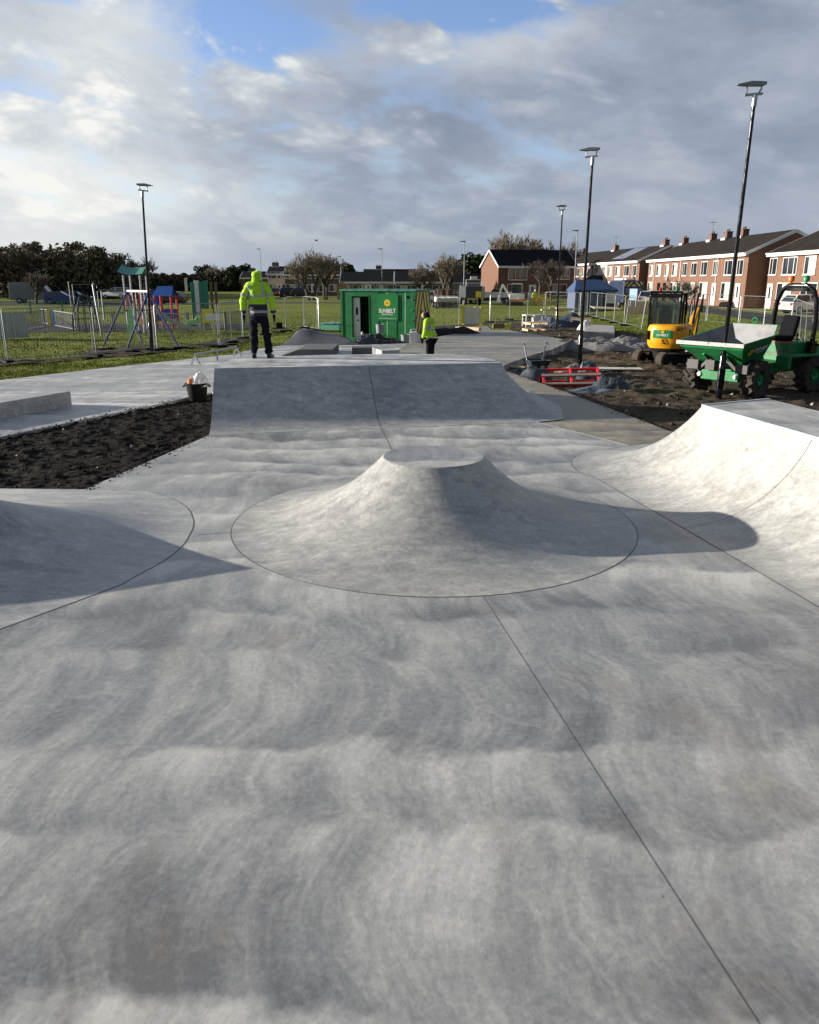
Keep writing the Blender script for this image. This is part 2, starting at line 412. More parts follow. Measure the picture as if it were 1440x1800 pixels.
def soil_mat(name, dark, light, green=0.25, rubble=0.0):
    m, t, b = new_mat(name); c = obj_coord(t)
    n1 = t.noise(c, 0.9, 6, 0.65, 0.5); n2 = t.noise(c, 7.0, 6, 0.75, 0.3)
    k = t.math('ADD', t.math('MULTIPLY', n1, 0.5), t.math('MULTIPLY', n2, 0.5))
    col = t.ramp(k, [(0.35, dark), (0.68, light)])
    gm = t.step(t.noise(t.vmath('ADD', c, (5, 1, 0)), 0.55, 6, 0.7, 0.6), 0.62 - green * 0.3, 0.78 - green * 0.3, 0.0, 0.85)
    gm = t.math('MULTIPLY', gm, t.step(n2, 0.42, 0.6))
    col = t.mix(gm, col, (0.055, 0.075, 0.018))
    if rubble:
        rb = t.step(t.noise(c, 13.0, 4, 0.6), 0.70 - rubble * 0.08, 0.74 - rubble * 0.08)
        col = t.mix(rb, col, (0.30, 0.27, 0.23))
    t.put(b.inputs['Base Color'], col); b.inputs['Roughness'].default_value = 0.95; b.inputs['Specular IOR Level'].default_value = 0.12
    bump(t, b, n2, 0.6, 0.05); return m
M_soil = soil_mat('dark_topsoil', (0.007, 0.006, 0.005), (0.026, 0.020, 0.016), 0.10)
M_mud = soil_mat('churned_mud', (0.022, 0.017, 0.012), (0.125, 0.094, 0.064), 0.46, 0.6)
M_rubble = soil_mat('grey_rubble', (0.10, 0.10, 0.10), (0.36, 0.35, 0.33), 0.0, 0.8)
M_road = mat('tarmac', (0.040, 0.041, 0.045), 0.9, var=0.2, scale=3, bmp=0.2, spec=.15)
M_pave = mat('paving', (0.26, 0.25, 0.23), 0.85, var=0.15, scale=4)

M_galv = mat('galvanised_steel', (0.36, 0.38, 0.40), 0.42, 0.75, 0.12, 9)
M_wire = mat('fence_wire', (0.20, 0.21, 0.22), 0.5, 0.7, 0.1, 9)
M_black = mat('black_paint', (0.006, 0.006, 0.008), 0.16, 0.0, 0.2, 5, spec=.35)
M_dark = mat('dark_rubber', (0.012, 0.011, 0.011), 0.85, 0.0, 0.3, 14, 0.2, spec=.2)
M_white = mat('white_upvc', (0.78, 0.78, 0.76), 0.45, 0.0, 0.05, 3)
M_cream = mat('cream_fabric', (0.72, 0.68, 0.55), 0.9, 0.0, 0.12, 8)
M_glass = mat('dark_glass', (0.018, 0.022, 0.026), 0.08, 0.0, 0.2, 2, spec=0.8)
M_steel = mat('worn_steel', (0.42, 0.44, 0.46), 0.38, 0.6, 0.2, 7, dirt=(0.14, 0.10, 0.07, 0.6))
M_conc_edge = mat('cast_edge_concrete', (0.33, 0.32, 0.30), 0.85, 0.0, 0.2, 4, 0.2)
M_joint = mat('joint_sealant', (0.12, 0.12, 0.118), 0.8, 0.0, 0.2, 12)
M_timber = mat('pale_timber', (0.58, 0.44, 0.27), 0.8, 0.0, 0.2, 6)
M_ply = mat('plywood', (0.62, 0.47, 0.30), 0.8, 0.0, 0.12, 5)
M_hiviz = mat('hiviz_yellow', (0.42, 0.74, 0.02), 0.75, 0.0, 0.12, 9, 0.2)
M_navy = mat('navy_cloth', (0.014, 0.020, 0.040), 0.9, 0.0, 0.25, 9, 0.2, spec=.12)
M_blackcloth = mat('black_cloth', (0.008, 0.008, 0.010), 0.92, 0.0, 0.25, 9, 0.2, spec=.1)
M_skin = mat('skin', (0.52, 0.31, 0.22), 0.6, 0.0, 0.06, 12)
M_green = mat('hire_green_paint', (0.008, 0.150, 0.045), 0.42, 0.0, 0.16, 3, 0.0, dirt=(0.045, 0.075, 0.03, 0.5))
M_greenmud = mat('muddy_green_paint', (0.010, 0.180, 0.050), 0.5, 0.0, 0.2, 4, 0.1, dirt=(0.075, 0.058, 0.038, 0.8))
M_greenroof = mat('pale_green_roof', (0.10, 0.32, 0.24), 0.5, 0.0, 0.2, 4)
M_yellow = mat('machine_yellow', (0.80, 0.36, 0.01), 0.4, 0.0, 0.08, 5, dirt=(0.30, 0.16, 0.03, 0.35))
M_signyellow = mat('sign_yellow', (0.75, 0.60, 0.05), 0.5, 0.0, 0.08, 5)
M_red = mat('red_plastic', (0.62, 0.015, 0.02), 0.45, 0.0, 0.15, 6)
M_orange = mat('orange_lens', (0.75, 0.14, 0.01), 0.3, 0.0, 0.1, 6)
M_blue = mat('blue_paint', (0.02, 0.06, 0.26), 0.4, 0.0, 0.15, 6)
M_bluecloth = mat('blue_gazebo_cloth', (0.085, 0.11, 0.18), 0.75, 0.0, 0.12, 4, 0.15)
M_roofblue = mat('blue_panel', (0.02, 0.10, 0.38), 0.5, 0.0, 0.12, 5)
M_tarp = mat('dark_tarpaulin', (0.035, 0.045, 0.050), 0.38, 0.0, 0.3, 5, 0.3)
M_whitebag = mat('white_bag', (0.74, 0.72, 0.68), 0.75, 0.0, 0.1, 8, 0.2)
M_signgreen = mat('play_green', (0.03, 0.22, 0.12), 0.5, 0.0, 0.12, 5)
M_postwood = mat('brown_post', (0.16, 0.11, 0.06), 0.8, 0.0, 0.2, 6)

# ================================================================== SETTING
def poly_slab(name, pts, z0, z1, mats):
    m = MB(); m.prism([(p[0], p[1]) for p in pts], z0, z1, axis='Z')
    return struct(m.build(name, mats))
def strip(name, pts, w, z, m, kind=True):
    """flat ribbon along a polyline"""
    b = MB(); pts = [Vector((p[0], p[1], 0)) for p in pts]; rows = []
    if len(pts) < 8: pts = [pts[i].lerp(pts[i + 1], j / 6) for i in range(len(pts) - 1) for j in range(6)] + [pts[-1]]
    for i, p in enumerate(pts):
        d = (pts[min(i + 1, len(pts) - 1)] - pts[max(i - 1, 0)]).normalized(); n = Vector((-d.y, d.x, 0)) * (w / 2)
        rows.append([(p.x + n.x, p.y + n.y, z + gh(p.x + n.x, p.y + n.y) - G), (p.x - n.x, p.y - n.y, z + gh(p.x - n.x, p.y - n.y) - G)])
    b.grid(rows); o = b.build(name, m)
    return struct(o) if kind else o

def gh(x, y):                              # the land rises gently towards the terraces
    def s(v): v = min(1, max(0, v)); return v * v * (3 - 2 * v)
    return G + .36 * s((x - 13) / 12) * s((y - 44) / 22)
gm = MB()
xs = [-2500, -600, -200, -80, -30, 0, 12, 14, 16, 18, 20, 22, 24, 26, 30, 50, 80, 200, 600, 2500]; ys = [-200, -20, 10, 40, 44, 48, 52, 56, 60, 64, 68, 80, 130, 200, 350, 700, 3000]
gm.grid([[(x, y, gh(x, y)) for x in xs] for y in ys]); struct(gm.build('ground', M_grass))

BL, BR = P(367, 765), P(943, 742); TL, TR = P(377, 648, 1.0), P(882, 638, 1.0)
FLOOR = [P(145, 862), BL, BL.lerp(BR, .33), BL.lerp(BR, .66), BR, P(1105, 783), Vector((5.4, 12.7, 0)), Vector((6.7, 5, 0)), Vector((8.0, -4, 0)), Vector((-11, -4, 0)), Vector((-11, 11.2, 0)), P(-60, 858)]
poly_slab('concrete_floor', FLOOR, -0.33, 0.0, M_floor)
PLAZA = [P(-120, 796), P(0, 768), P(250, 716), P(372, 689.5), Vector((-3.75, 17.2, 0)), Vector((1.3, 17.9, 0)), P(888, 641), P(950, 620), P(1007, 599), P(950, 589.5), P(889, 580), P(832, 581), P(770, 592),
         P(716, 603.5), P(640, 606), P(496, 607), P(430, 617), P(415, 622), P(200, 645), P(0, 668), P(-120, 683)]
poly_slab('concrete_path', PLAZA, -0.33, 0.0, M_plaza)
TAN = [P(884, 649), P(1000, 690), P(1176, 756), Vector((5.4, 13.6, 0)), Vector((5.4, 12.74, 0)), P(1105.5, 782.6), P(943.5, 741.6), BR.lerp(BL, .3) + Vector((0, .02, 0)), Vector((1.3, 17.85, 0))]
poly_slab('concrete_path', TAN, -0.33, -0.012, M_tan)
# darker brushed pour laid over the right half of the far plaza
DARK = [P(690, 622), P(716, 604.2), P(771, 592.6), P(832, 581.6), P(889, 580.6), P(950, 590), P(1005, 599), P(950, 619.6), P(888.6, 640.4), P(860, 648)]
poly_slab('concrete_path', DARK, -0.02, 0.004, M_path)
strip('concrete_path', [P(861, 581.5), P(846, 573), P(836, 566)], 1.5, G + 0.03, M_path)

# footpath, road and verges beyond the site
strip('footpath', [Pg(600, 579), Pg(760, 577), Pg(880, 566), Pg(1000, 559), Pg(1040, 553)], 1.6, G + 0.010, M_road)
strip('road', [(26.6, 30, 0), (26.2, 64, 0), (26.0, 80, 0), (25.6, 108, 0), (22.5, 147, 0)], 4.2, G + 0.014, M_road)
strip('road', [(-120, 108, 0), (-40, 106.5, 0), (0, 106, 0), (20, 104, 0)], 5.5, G + 0.008, M_road)
strip('pavement', [(30.0, 36, 0), (29.9, 64, 0), (29.6, 92, 0), (29.0, 109, 0)], 1.2, G + 0.03, M_pave)
poly_slab('car_park', [(-70, 96), (-30, 96), (-30, 112), (-70, 112)], G - .1, G + 0.016, M_road)
poly_slab('play_surface', [Pg(-60, 588), Pg(130, 583), Pg(430, 580), Pg(470, 570), Pg(-60, 568)], G - .1, G + 0.014, M_road)

# bare earth -----------------------------------------------------------------
def earth(name, poly, step, zf, m, stuff=False):
    xs_ = [p[0] for p in poly]; ys_ = [p[1] for p in poly]
    x = np.arange(min(xs_), max(xs_) + step, step); y = np.arange(min(ys_), max(ys_) + step, step)
    X, Y = np.meshgrid(x, y, indexing='ij'); Z = zf(X, Y)
    nu, nv = X.shape; idx = np.arange(nu * nv).reshape(nu, nv)
    q = np.stack([idx[:-1, :-1], idx[1:, :-1], idx[1:, 1:], idx[:-1, 1:]], -1).reshape(-1, 4)
    cx = (X[:-1, :-1] + step / 2).ravel(); cy = (Y[:-1, :-1] + step / 2).ravel()
    keep = inside(poly, cx, cy); q = q[keep]
    used = np.unique(q); remap = np.full(nu * nv, -1); remap[used] = np.arange(len(used))
    V = np.stack([X.ravel(), Y.ravel(), Z.ravel()], -1)[used]
    return struct(fast_mesh(name, V, remap[q], m, smooth=True))
def soil_z(X, Y):
    clod = np.maximum(0, fbm(X * 6, Y * 6, 3, 5) - 0.52) * 0.16
    return -0.135 + 0.10 * fbm(X * 1.3, Y * 1.3, 5, 2) + clod + 0.06 * fbm(X * 9, Y * 9, 3, 8)
SOIL = [P(140, 868), P(160, 858), BL + Vector((0.03, -0.05, 0)), Vector((-3.78, 15.4, 0)), Vector((-3.7, 17.3, 0)), P(376, 688), P(250, 714.5), P(0, 766), P(-125, 793), Vector((-11.2, 11.1, 0)), P(-60, 862)]
SOIL = [(p[0], p[1]) for p in SOIL]
earth('bare_earth', SOIL, 0.045, soil_z, M_soil)
def mud_z(X, Y):
    rut = 0.10 * np.sin((X * 0.75 + Y * 0.35 + 1.2 * fbm(X * .2, Y * .2, 3, 9)) * 4.2) * np.clip(fbm(X * .35, Y * .35, 3, 4) * 2 - .6, 0, 1)
    clod = np.maximum(0, fbm(X * 3.2, Y * 3.2, 4, 7) - 0.5) * 0.34
    edge = np.clip((Y - 14) / 3, 0, 1) * np.clip((46 - Y) / 8, 0.15, 1)
    return G + 0.035 + (rut * .8 + clod + 0.10 * fbm(X * .6, Y * .6, 5, 1)) * (0.35 + .65 * edge) * 0.85 + 0.22 * np.clip((19 - Y) / 5, 0, 1) * np.clip((9 - X) / 3, 0, 1)
MUD = [(5.5, 11.0), (5.5, 13.55), P(1177, 755), P(1000, 689.5), P(884, 648), P(889.5, 641), P(951, 620), P(1008, 599), P(955, 588), P(895, 578), Pg(900, 569), Pg(1000, 573), Pg(1060, 578), Pg(1130, 592), Pg(1215, 605), Pg(1300, 640), (18, 19), (22, 11)]
earth('bare_earth', [(p[0], p[1]) for p in MUD], 0.10, mud_z, M_mud)
def fence_mud(X, Y): return G + 0.0 + 0.22 * np.maximum(0, fbm(X * 1.1, Y * 1.1, 5, 3) - 0.36)
FM = [Pg(-40, 648), Pg(-40, 638), Pg(60, 632), Pg(140, 627), Pg(165, 612), Pg(250, 608), Pg(300, 611), Pg(400, 597), Pg(440, 598), Pg(420, 606), Pg(330, 615), Pg(255, 624), Pg(170, 631), Pg(60, 640)]
earth('bare_earth', [(p[0], p[1]) for p in FM], 0.10, fence_mud, M_mud)

# short grass blades where the lawn is close enough to read ------------------------
def blades(name, poly, n, h0, h1, w, seed):
    r = np.random.default_rng(seed); xs_ = [p[0] for p in poly]; ys_ = [p[1] for p in poly]
    x = r.uniform(min(xs_), max(xs_), n); y = r.uniform(min(ys_), max(ys_), n)
    k = inside(poly, x, y) & (fbm(x * .9, y * .9, 4, seed) > r.uniform(.2, .75, n)); x = x[k]; y = y[k]; n = len(x)
    a = r.uniform(0, 2 * np.pi, n); h = r.uniform(h0, h1, n); l = r.normal(0, .35, (n, 2)) * h[:, None]
    V = np.zeros((n, 3, 3)); dx = np.cos(a) * w / 2; dy = np.sin(a) * w / 2
    V[:, 0] = np.stack([x - dx, y - dy, np.full(n, G)], -1); V[:, 1] = np.stack([x + dx, y + dy, np.full(n, G)], -1)
    V[:, 2] = np.stack([x + l[:, 0], y + l[:, 1], G + h], -1)
    o = fast_mesh(name, V.reshape(-1, 3), np.arange(n * 3).reshape(n, 3), M_grass)
    return tag(o, 'short green and yellow winter grass on the park lawn', 'grass', kind='stuff')
def xy(*pts): return [(p[0], p[1]) for p in pts]
def lawn(n, seed):
    r = np.random.default_rng(seed); d = 1 / r.uniform(1 / 95, 1 / 17, n); x = r.uniform(-.60, .60, n) * d * 1.0; y = d
    k = np.ones(n, bool)
    for pl in (PLAZA, TAN, FLOOR, MUD, FM, [(-4, 14), (6, 14), (6, 22), (-4, 22)], xy(Pg(-60, 588), Pg(130, 583), Pg(430, 580), Pg(470, 570), Pg(-60, 568)), xy((24.4, 30), (23.9, 64), (23.4, 108), (27.8, 108), (28.4, 64), (28.8, 30)), xy(Pg(600, 579.5), Pg(760, 577.5), Pg(880, 566.5), Pg(1000, 559.5), Pg(1000, 556), Pg(880, 562), Pg(760, 571), Pg(600, 573))):
        k &= ~inside([(p[0], p[1]) for p in pl], x, y)
    k &= fbm(x * .8, y * .8, 4, seed) > r.uniform(.15, .75, n)
    x, y, d = x[k], y[k], d[k]; n = len(x); a = r.uniform(0, 6.283, n)
    f = np.clip((95 - d) / 45, 0, 1); h = r.uniform(.025, .085, n) * (.3 + .7 * f) * (.6 + .8 * fbm(x * .3, y * .3, 3, 4)); w = .014 + .0009 * d
    l = r.normal(0, .5, (n, 2)) * h[:, None]; V = np.zeros((n, 3, 3)); dx = np.cos(a) * w / 2; dy = np.sin(a) * w / 2; g0 = G - .005 + .36 * (lambda v: v * v * (3 - 2 * v))(np.clip((x - 13) / 12, 0, 1)) * (lambda v: v * v * (3 - 2 * v))(np.clip((y - 44) / 22, 0, 1))
    V[:, 0] = np.stack([x - dx, y - dy, g0], -1); V[:, 1] = np.stack([x + dx, y + dy, g0], -1); V[:, 2] = np.stack([x + l[:, 0], y + l[:, 1], g0 + h], -1)
    o = fast_mesh('grass', V.reshape(-1, 3), np.arange(n * 3).reshape(n, 3), M_grass)
    return tag(o, 'short green and yellow winter grass on the park lawn', 'grass', kind='stuff')
lawn(330000, 3)
# loose stones in the mud
def stones(name, poly, n, zf, r0, r1, m, label, seed):
    r = np.random.default_rng(seed); xs_ = [p[0] for p in poly]; ys_ = [p[1] for p in poly]
    x = r.uniform(min(xs_), max(xs_), n); y = r.uniform(min(ys_), max(ys_), n); k = inside(poly, x, y); x = x[k]; y = y[k]
    z = zf(x, y); s = r0 + (r1 - r0) * r.random(len(x)) ** 4
    oc = np.array([(1, 0, 0), (0, 1, 0), (-1, 0, 0), (0, -1, 0), (0, 0, .8), (0, 0, -.8)], float)
    of = np.array([(0, 1, 4), (1, 2, 4), (2, 3, 4), (3, 0, 4), (1, 0, 5), (2, 1, 5), (3, 2, 5), (0, 3, 5)])
    V = oc[None] * s[:, None, None] * r.uniform(.6, 1.4, (len(x), 6, 1)); a = r.uniform(0, 6.28, len(x)); c, q = np.cos(a)[:, None], np.sin(a)[:, None]
    V = np.stack([V[..., 0] * c - V[..., 1] * q + x[:, None], V[..., 0] * q + V[..., 1] * c + y[:, None], V[..., 2] + z[:, None] + s[:, None] * .3], -1)
    F_ = (of[None] + (np.arange(len(x)) * 6)[:, None, None]).reshape(-1, 3)
    return tag(fast_mesh(name, V.reshape(-1, 3), F_, m), label, 'stones', kind='stuff')
MUDP = [(p[0], p[1]) for p in MUD]
stones('loose_stones', MUDP, 900, mud_z, .010, .07, mat('broken_stone', (0.30, 0.27, 0.23), 0.9, var=.4, scale=3), 'small pale stones scattered over the churned mud', 4)
stones('earth_clods', MUDP, 6000, mud_z, .015, .08, M_mud, 'dark clods of churned mud beside the concrete', 8)
stones('earth_clods', SOIL, 9000, soil_z, .008, .032, M_soil, 'dark clods of topsoil in the planting bed', 9)
stones('loose_stones', SOIL, 60, soil_z, .010, .035, mat('broken_stone', (0.3, 0.27, 0.23)), 'few pale pebbles lying on the dark topsoil', 10)

def crumbs(name, edges, n, m, label, seed, zf=lambda x, y: np.full(x.shape, .001)):
    r = np.random.default_rng(seed); pts = []
    for p, q in edges:
        k = int(n * (q - p).length); t = r.random(k); d = (q - p).normalized(); o = r.normal(0, .10, k)
        pts.append(np.stack([p.x + (q.x - p.x) * t - d.y * o, p.y + (q.y - p.y) * t + d.x * o], -1))
    a = np.concatenate(pts); lo = a.min(0) - 1; hi = a.max(0) + 1; oc = np.array([(1, 0, 0), (0, 1, 0), (-1, 0, 0), (0, -1, 0), (0, 0, .8), (0, 0, -.3)], float)
    of = np.array([(0, 1, 4), (1, 2, 4), (2, 3, 4), (3, 0, 4)]); s = .005 + .022 * r.random(len(a)) ** 3
    V = oc[None] * s[:, None, None] * r.uniform(.6, 1.4, (len(a), 6, 1)); V[..., 0] += a[:, :1]; V[..., 1] += a[:, 1:]; V[..., 2] += .002
    return tag(fast_mesh(name, V.reshape(-1, 3), (of[None] + (np.arange(len(a)) * 6)[:, None, None]).reshape(-1, 3), m), label, 'crumbs', kind='stuff')
crumbs('earth_crumbs', [(P(145, 862), BL), (P(0, 768), P(250, 715)), (P(250, 715), P(370, 690))], 45, M_soil, 'dark earth crumbs spilled along the concrete edges of the topsoil bed', 21)
crumbs('earth_crumbs', [(P(1176, 756), P(1000, 690)), (P(1000, 690), P(888, 650)), (P(888, 641), P(950, 620))], 60, M_mud, 'brown mud crumbs spilled along the edge of the tan path', 22)

# ================================================================== CONCRETE RAMPS
def prof(run, h, t):                       # circular transition, t 0 at the base .. 1 at the lip
    Rr = (run * run + h * h) / (2 * h); x = run * t
    return x, Rr - math.sqrt(max(0, Rr * Rr - x * x))
def sweep(path, h, nseg=16):
    rows = []
    for (cx, cy, a, run) in path:
        n = Vector((math.cos(R(a)), math.sin(R(a)))); row = []
        for i in range(nseg + 1):
            x, z = prof(run, h, i / nseg); q = run - x
            row.append((cx + n.x * q, cy + n.y * q, z + 0.003))
        rows.append(row)
    return rows
def refine(path, steps):
    o = []
    for i in range(len(path) - 1):
        for k in range(steps):
            t = k / steps; o.append(tuple(path[i][j] * (1 - t) + path[i + 1][j] * t for j in range(4)))
    return o + [path[-1]]
def ribbon(rows, w):                       # joint along a list of points, lying on the surface
    b = MB(); pts = [Vector(p) for p in rows]; out_ = []
    for i, p in enumerate(pts):
        d = (pts[min(i + 1, len(pts) - 1)] - pts[max(i - 1, 0)]).normalized()
        n = Vector((-d.y, d.x, 0)).normalized() * (w / 2); out_.append([tuple(p + n), tuple(p - n)])
    return b.grid(out_)
def base_curve(path, extra=0.0, z=0.0016):
    return [(c[0] + math.cos(R(c[2])) * (c[3] + extra), c[1] + math.sin(R(c[2])) * (c[3] + extra), z) for c in path]

# --- volcano
vx, vy, vr, vh, vrun = 0.275, 8.80, 2.31, 0.775, 1.73
t_ = thing('volcano_ramp', 'round concrete volcano ramp with flat top in the middle of the floor', 'skate ramp', (vx, vy, 0))
pr = [(vr - prof(vrun, vh, i / 22)[0], prof(vrun, vh, i / 22)[1] + .003) for i in range(22)] + [(vr - vrun + .012, vh - .014), (vr - vrun + .004, vh - .004), (vr - vrun - .008, vh + .001)]
b = MB(); b.lathe(pr, 96, cap=False); b.build('sloped_side', M_ramp, t_, smooth=True)
b = MB(); rr = vr - vrun - .008; b.add([(rr * math.cos(2 * math.pi * j / 96), rr * math.sin(2 * math.pi * j / 96), vh + .001) for j in range(96)], [tuple(range(96))]); b.build('flat_top', M_floor, t_)
b = MB(); b.grid([[(q * math.cos(2 * math.pi * j / 160), q * math.sin(2 * math.pi * j / 160), .0016) for j in range(161)] for q in (vr + .004, vr + .012)]); b.build('joint', M_joint, t_)

# --- quarter pipe on the right
C_ = Vector((4.16, 11.1)); dn = Vector((0.185, -0.983)); E_ = Vector((5.09, 11.55)); de = Vector((0.90, 0.436))
pth = [(*(C_ + dn * 13), 190.7, 1.50), (*(C_ + dn * 6), 190.7, 1.50), (*(C_ + dn * 2.35), 190.7, 1.50), (*C_, 190.7, 1.52), (*C_, 180, 1.62), (*C_, 165, 1.75), (*C_, 150, 1.85), (*C_, 135, 1.92), (*C_, 122, 1.97), (*C_, 115.6, 1.97), (*E_, 115.6, 1.97), (*(E_ + de * .3), 115.6, 1.97)]
pth = refine(pth[:4], 3)[:-1] + refine(pth[3:], 4)
t_ = thing('quarter_pipe', 'sunlit concrete quarter pipe with raised deck on the right', 'skate ramp', (0, 0, 0))
b = MB(); b.grid(sweep(pth, 1.0, 20)); b.build('curved_face', M_ramp, t_, smooth=True)
hq = 1.0
deck = [C_ + dn * 13, C_, E_ + de * .3]; back = [E_ + de * .3 + Vector((.25, -1.5)), E_ + de * .3 + Vector((.6, -3.2)), C_ + dn * 13 + Vector((2.2, 0))]
b = MB(); b.prism([tuple(p) for p in deck + back], -.3, hq + .003, axis='Z'); b.build('deck', M_floor, t_)
b = MB()
for p, q in ((C_ + dn * 13, C_), (C_, E_ + de * .3)):
    b.bar((*p, hq - .008), (*q, hq - .008), .045, .045)
b.build('steel_coping', mat('coping_steel', (.60, .64, .62), .35, .5, .1, 5), t_)
ribbon(base_curve(pth, .008), .0085).build('joint', M_joint, t_)
k = C_ + dn * 2.35; n_ = Vector((math.cos(R(190.7)), math.sin(R(190.7))))
b = MB(); rows = []
for i in range(21):
    x, z = prof(1.50, 1.0, i / 20); q = k + n_ * (1.50 - x); e = dn * .005
    sl = math.atan2(1, 1) ; up = .004
    nx = Vector((n_.x, n_.y)) * (x / 2.3 * up)
    rows.append([(q.x + e.x + nx.x, q.y + e.y + nx.y, z + .0035), (q.x - e.x + nx.x, q.y - e.y + nx.y, z + .0035)])
b.grid(rows); b.build('joint', M_joint, t_)

# --- banked hip on the left
hl = 0.66; CL = Vector((-4.44, 7.62)); d1 = Vector((-0.55, -0.835)); d2 = Vector((-0.996, 0.09))
d1 = Vector((-0.89, -0.456))
def tb(t, q): return (t[0], t[1], math.degrees(math.atan2(q[1] - t[1], q[0] - t[0])), math.hypot(q[0] - t[0], q[1] - t[1]))
pth = [tb(CL + d1 * 9, (-7.2, -.5)), tb(CL + d1 * 3, (-4.35, 4.2)), tb(CL + d1 * 1.4, (-3.3, 5.85)), tb(CL + d1 * .45, (-2.68, 6.78)), (*CL, -15, 1.93), (*CL, 0, 2.0), (*CL, 18, 2.10), (*CL, 36, 2.28), (*CL, 52, 2.48), tb(CL, (-3.5, 10.12)), tb(CL + d2 * .8, (-4.4, 10.22)), tb(CL + d2 * 2.2, P(-30, 859)), tb(CL + d2 * 7, (-11.6, 10.75))]
pth = refine(pth, 4)
t_ = thing('banked_hip', 'shaded curved concrete bank at the left edge of the floor', 'skate ramp')
b = MB(); b.grid(sweep(pth, hl, 16)); b.build('curved_face', M_bank, t_, smooth=True)
b = MB(); b.prism([tuple(CL + d1 * 7), tuple(CL), tuple(CL + d2 * 6), tuple(CL + d2 * 6 + d1 * 7)], -.3, hl + .003, axis='Z'); b.build('deck', M_floor, t_)
ribbon(base_curve(pth, .008), .0085).build('joint', M_joint, t_)

# --- flat-topped bank in the middle distance
def gprof(t, t0=.38):
    s = 1 / (1 - t0 / 2); return s * t * t / (2 * t0) if t < t0 else s * (t - t0 / 2)
t_ = thing('flat_bank', 'large flat-topped concrete bank the hooded worker stands on', 'skate ramp')
NB = 14
def bank_rows(bot, top, n=18):
    return [[tuple(Vector((a.x + (c.x - a.x) * i / n, a.y + (c.y - a.y) * i / n, .003 + (c.z) * gprof(i / n)))) for i in range(n + 1)] for a, c in zip(bot, top)]
bot = [BL.lerp(BR, i / NB) for i in range(NB + 1)]; top = [TL.lerp(TR, i / NB) for i in range(NB + 1)]
b = MB(); b.grid(bank_rows(bot, top)); b.build('front_bank', M_bank, t_, smooth=True)
S1, S2, S3 = P(868, 632.5, 1), P(845, 627, 1), P(800, 623.2, 1)
rb_bot = [BR, Vector((3.12, 15.72, 0)), Vector((3.35, 17.4, 0)), Vector((3.0, 20.0, 0))]; rb_top = [TR, S1, S2, S3]
def fill(lst, k):
    o = []
    for i in range(len(lst) - 1): o += [lst[i].lerp(lst[i + 1], j / k) for j in range(k)]
    return o + [lst[-1]]
b = MB(); b.grid(bank_rows(fill(rb_bot, 4), fill(rb_top, 4))); b.build('side_bank', M_bank, t_, smooth=True)
b = MB(); dk = [TL, TR, S1, S2, S3, P(700, 622, 1), P(560, 624.2, 1), P(420, 628.2, 1), P(388, 639, 1)]
n = len(dk); b.add([tuple(p + Vector((0, 0, .003))) for p in dk], [tuple(range(n))])
wl = dk[4:] + [TL]
for p, q in zip(wl[:-1], wl[1:]): b.add([(p.x, p.y, 1.003), (q.x, q.y, 1.003), (q.x, q.y, -.3), (p.x, p.y, -.3)], [(0, 1, 2, 3)])
# left cheek of the front bank
ck = [bank_rows([BL], [TL])[0]][0]
b.add([tuple(p) for p in ck] + [(TL.x, TL.y, -.3), (BL.x, BL.y, -.3)], [tuple(range(len(ck) + 2))])
b.build('deck', M_plaza, t_)
b = MB(); b.bar(TL + Vector((0, 0, -.004)), TR + Vector((0, 0, -.004)), .022); b.build('edge_trim', M_steel, t_)
u = (640 - 377) / (882 - 377); a0 = BL.lerp(BR, .505); a1 = TL.lerp(TR, u + .0)
rows = [tuple(p) for p in bank_rows([a0], [a1])[0]]
ribbon([(p[0], p[1] - .001, p[2] + .002) for p in rows], .012).build('joint', M_joint, t_)
# straight saw-cut joints in the floor
b = ribbon([P(848, 1046, .0014), P(1335, 1800, .0014), P(1370, 1855, .0014)], .0042)
b2 = ribbon([(a0.x, a0.y, .0014), P(690, 792, .0014)], .012); b.add(b2.v, b2.f)
b2 = ribbon([P(347, 940, .0014), P(404, 936, .0014)], .012); b.add(b2.v, b2.f)
struct(b.build('floor_joint', M_joint))
struct(ribbon([BR + Vector((0, 0, .004)), P(1105, 783, .004)], .035).build('floor_edge', mat('pale_cement_edge', (.62, .62, .58), .8)))

# --- low features of the far plaza
b = MB(); z1 = .32
f0, f1 = P(-90, 753), P(127, 713); dv = (f1 - f0).normalized(); nv = Vector((-dv.y, dv.x, 0)) * .55
poly = [f0, f1, f1 + nv, f0 + nv]
b.prism([(p.x, p.y) for p in poly], -.02, z1, axis='Z')
o = b.build('grind_ledge', M_bank, bevel=.012); tag(o, 'long low concrete ledge beside the dark earth at the left edge', 'skate ledge')
t_ = thing('grind_rail', 'low flat steel grind rail on two splayed legs left of the bank', 'grind rail')
p, q = P(344, 641), P(417, 626); zr = .33
b = MB(); b.bar((p.x, p.y, zr), (q.x, q.y, zr), .06, .06); b.build('rail', M_galv, t_)
for e, dx in ((p, 0), (q, 0)):
    for sg in (-1, 1):
        b = MB(); b.bar((e.x, e.y, zr - .03), (e.x + sg * .16, e.y - .05 * sg, 0), .045); b.build('leg', M_galv, t_)
b = MB(); m_ = p.lerp(q, .5); b.bar((m_.x, m_.y, zr - .03), (m_.x, m_.y, 0), .045); b.build('leg', M_galv, t_)
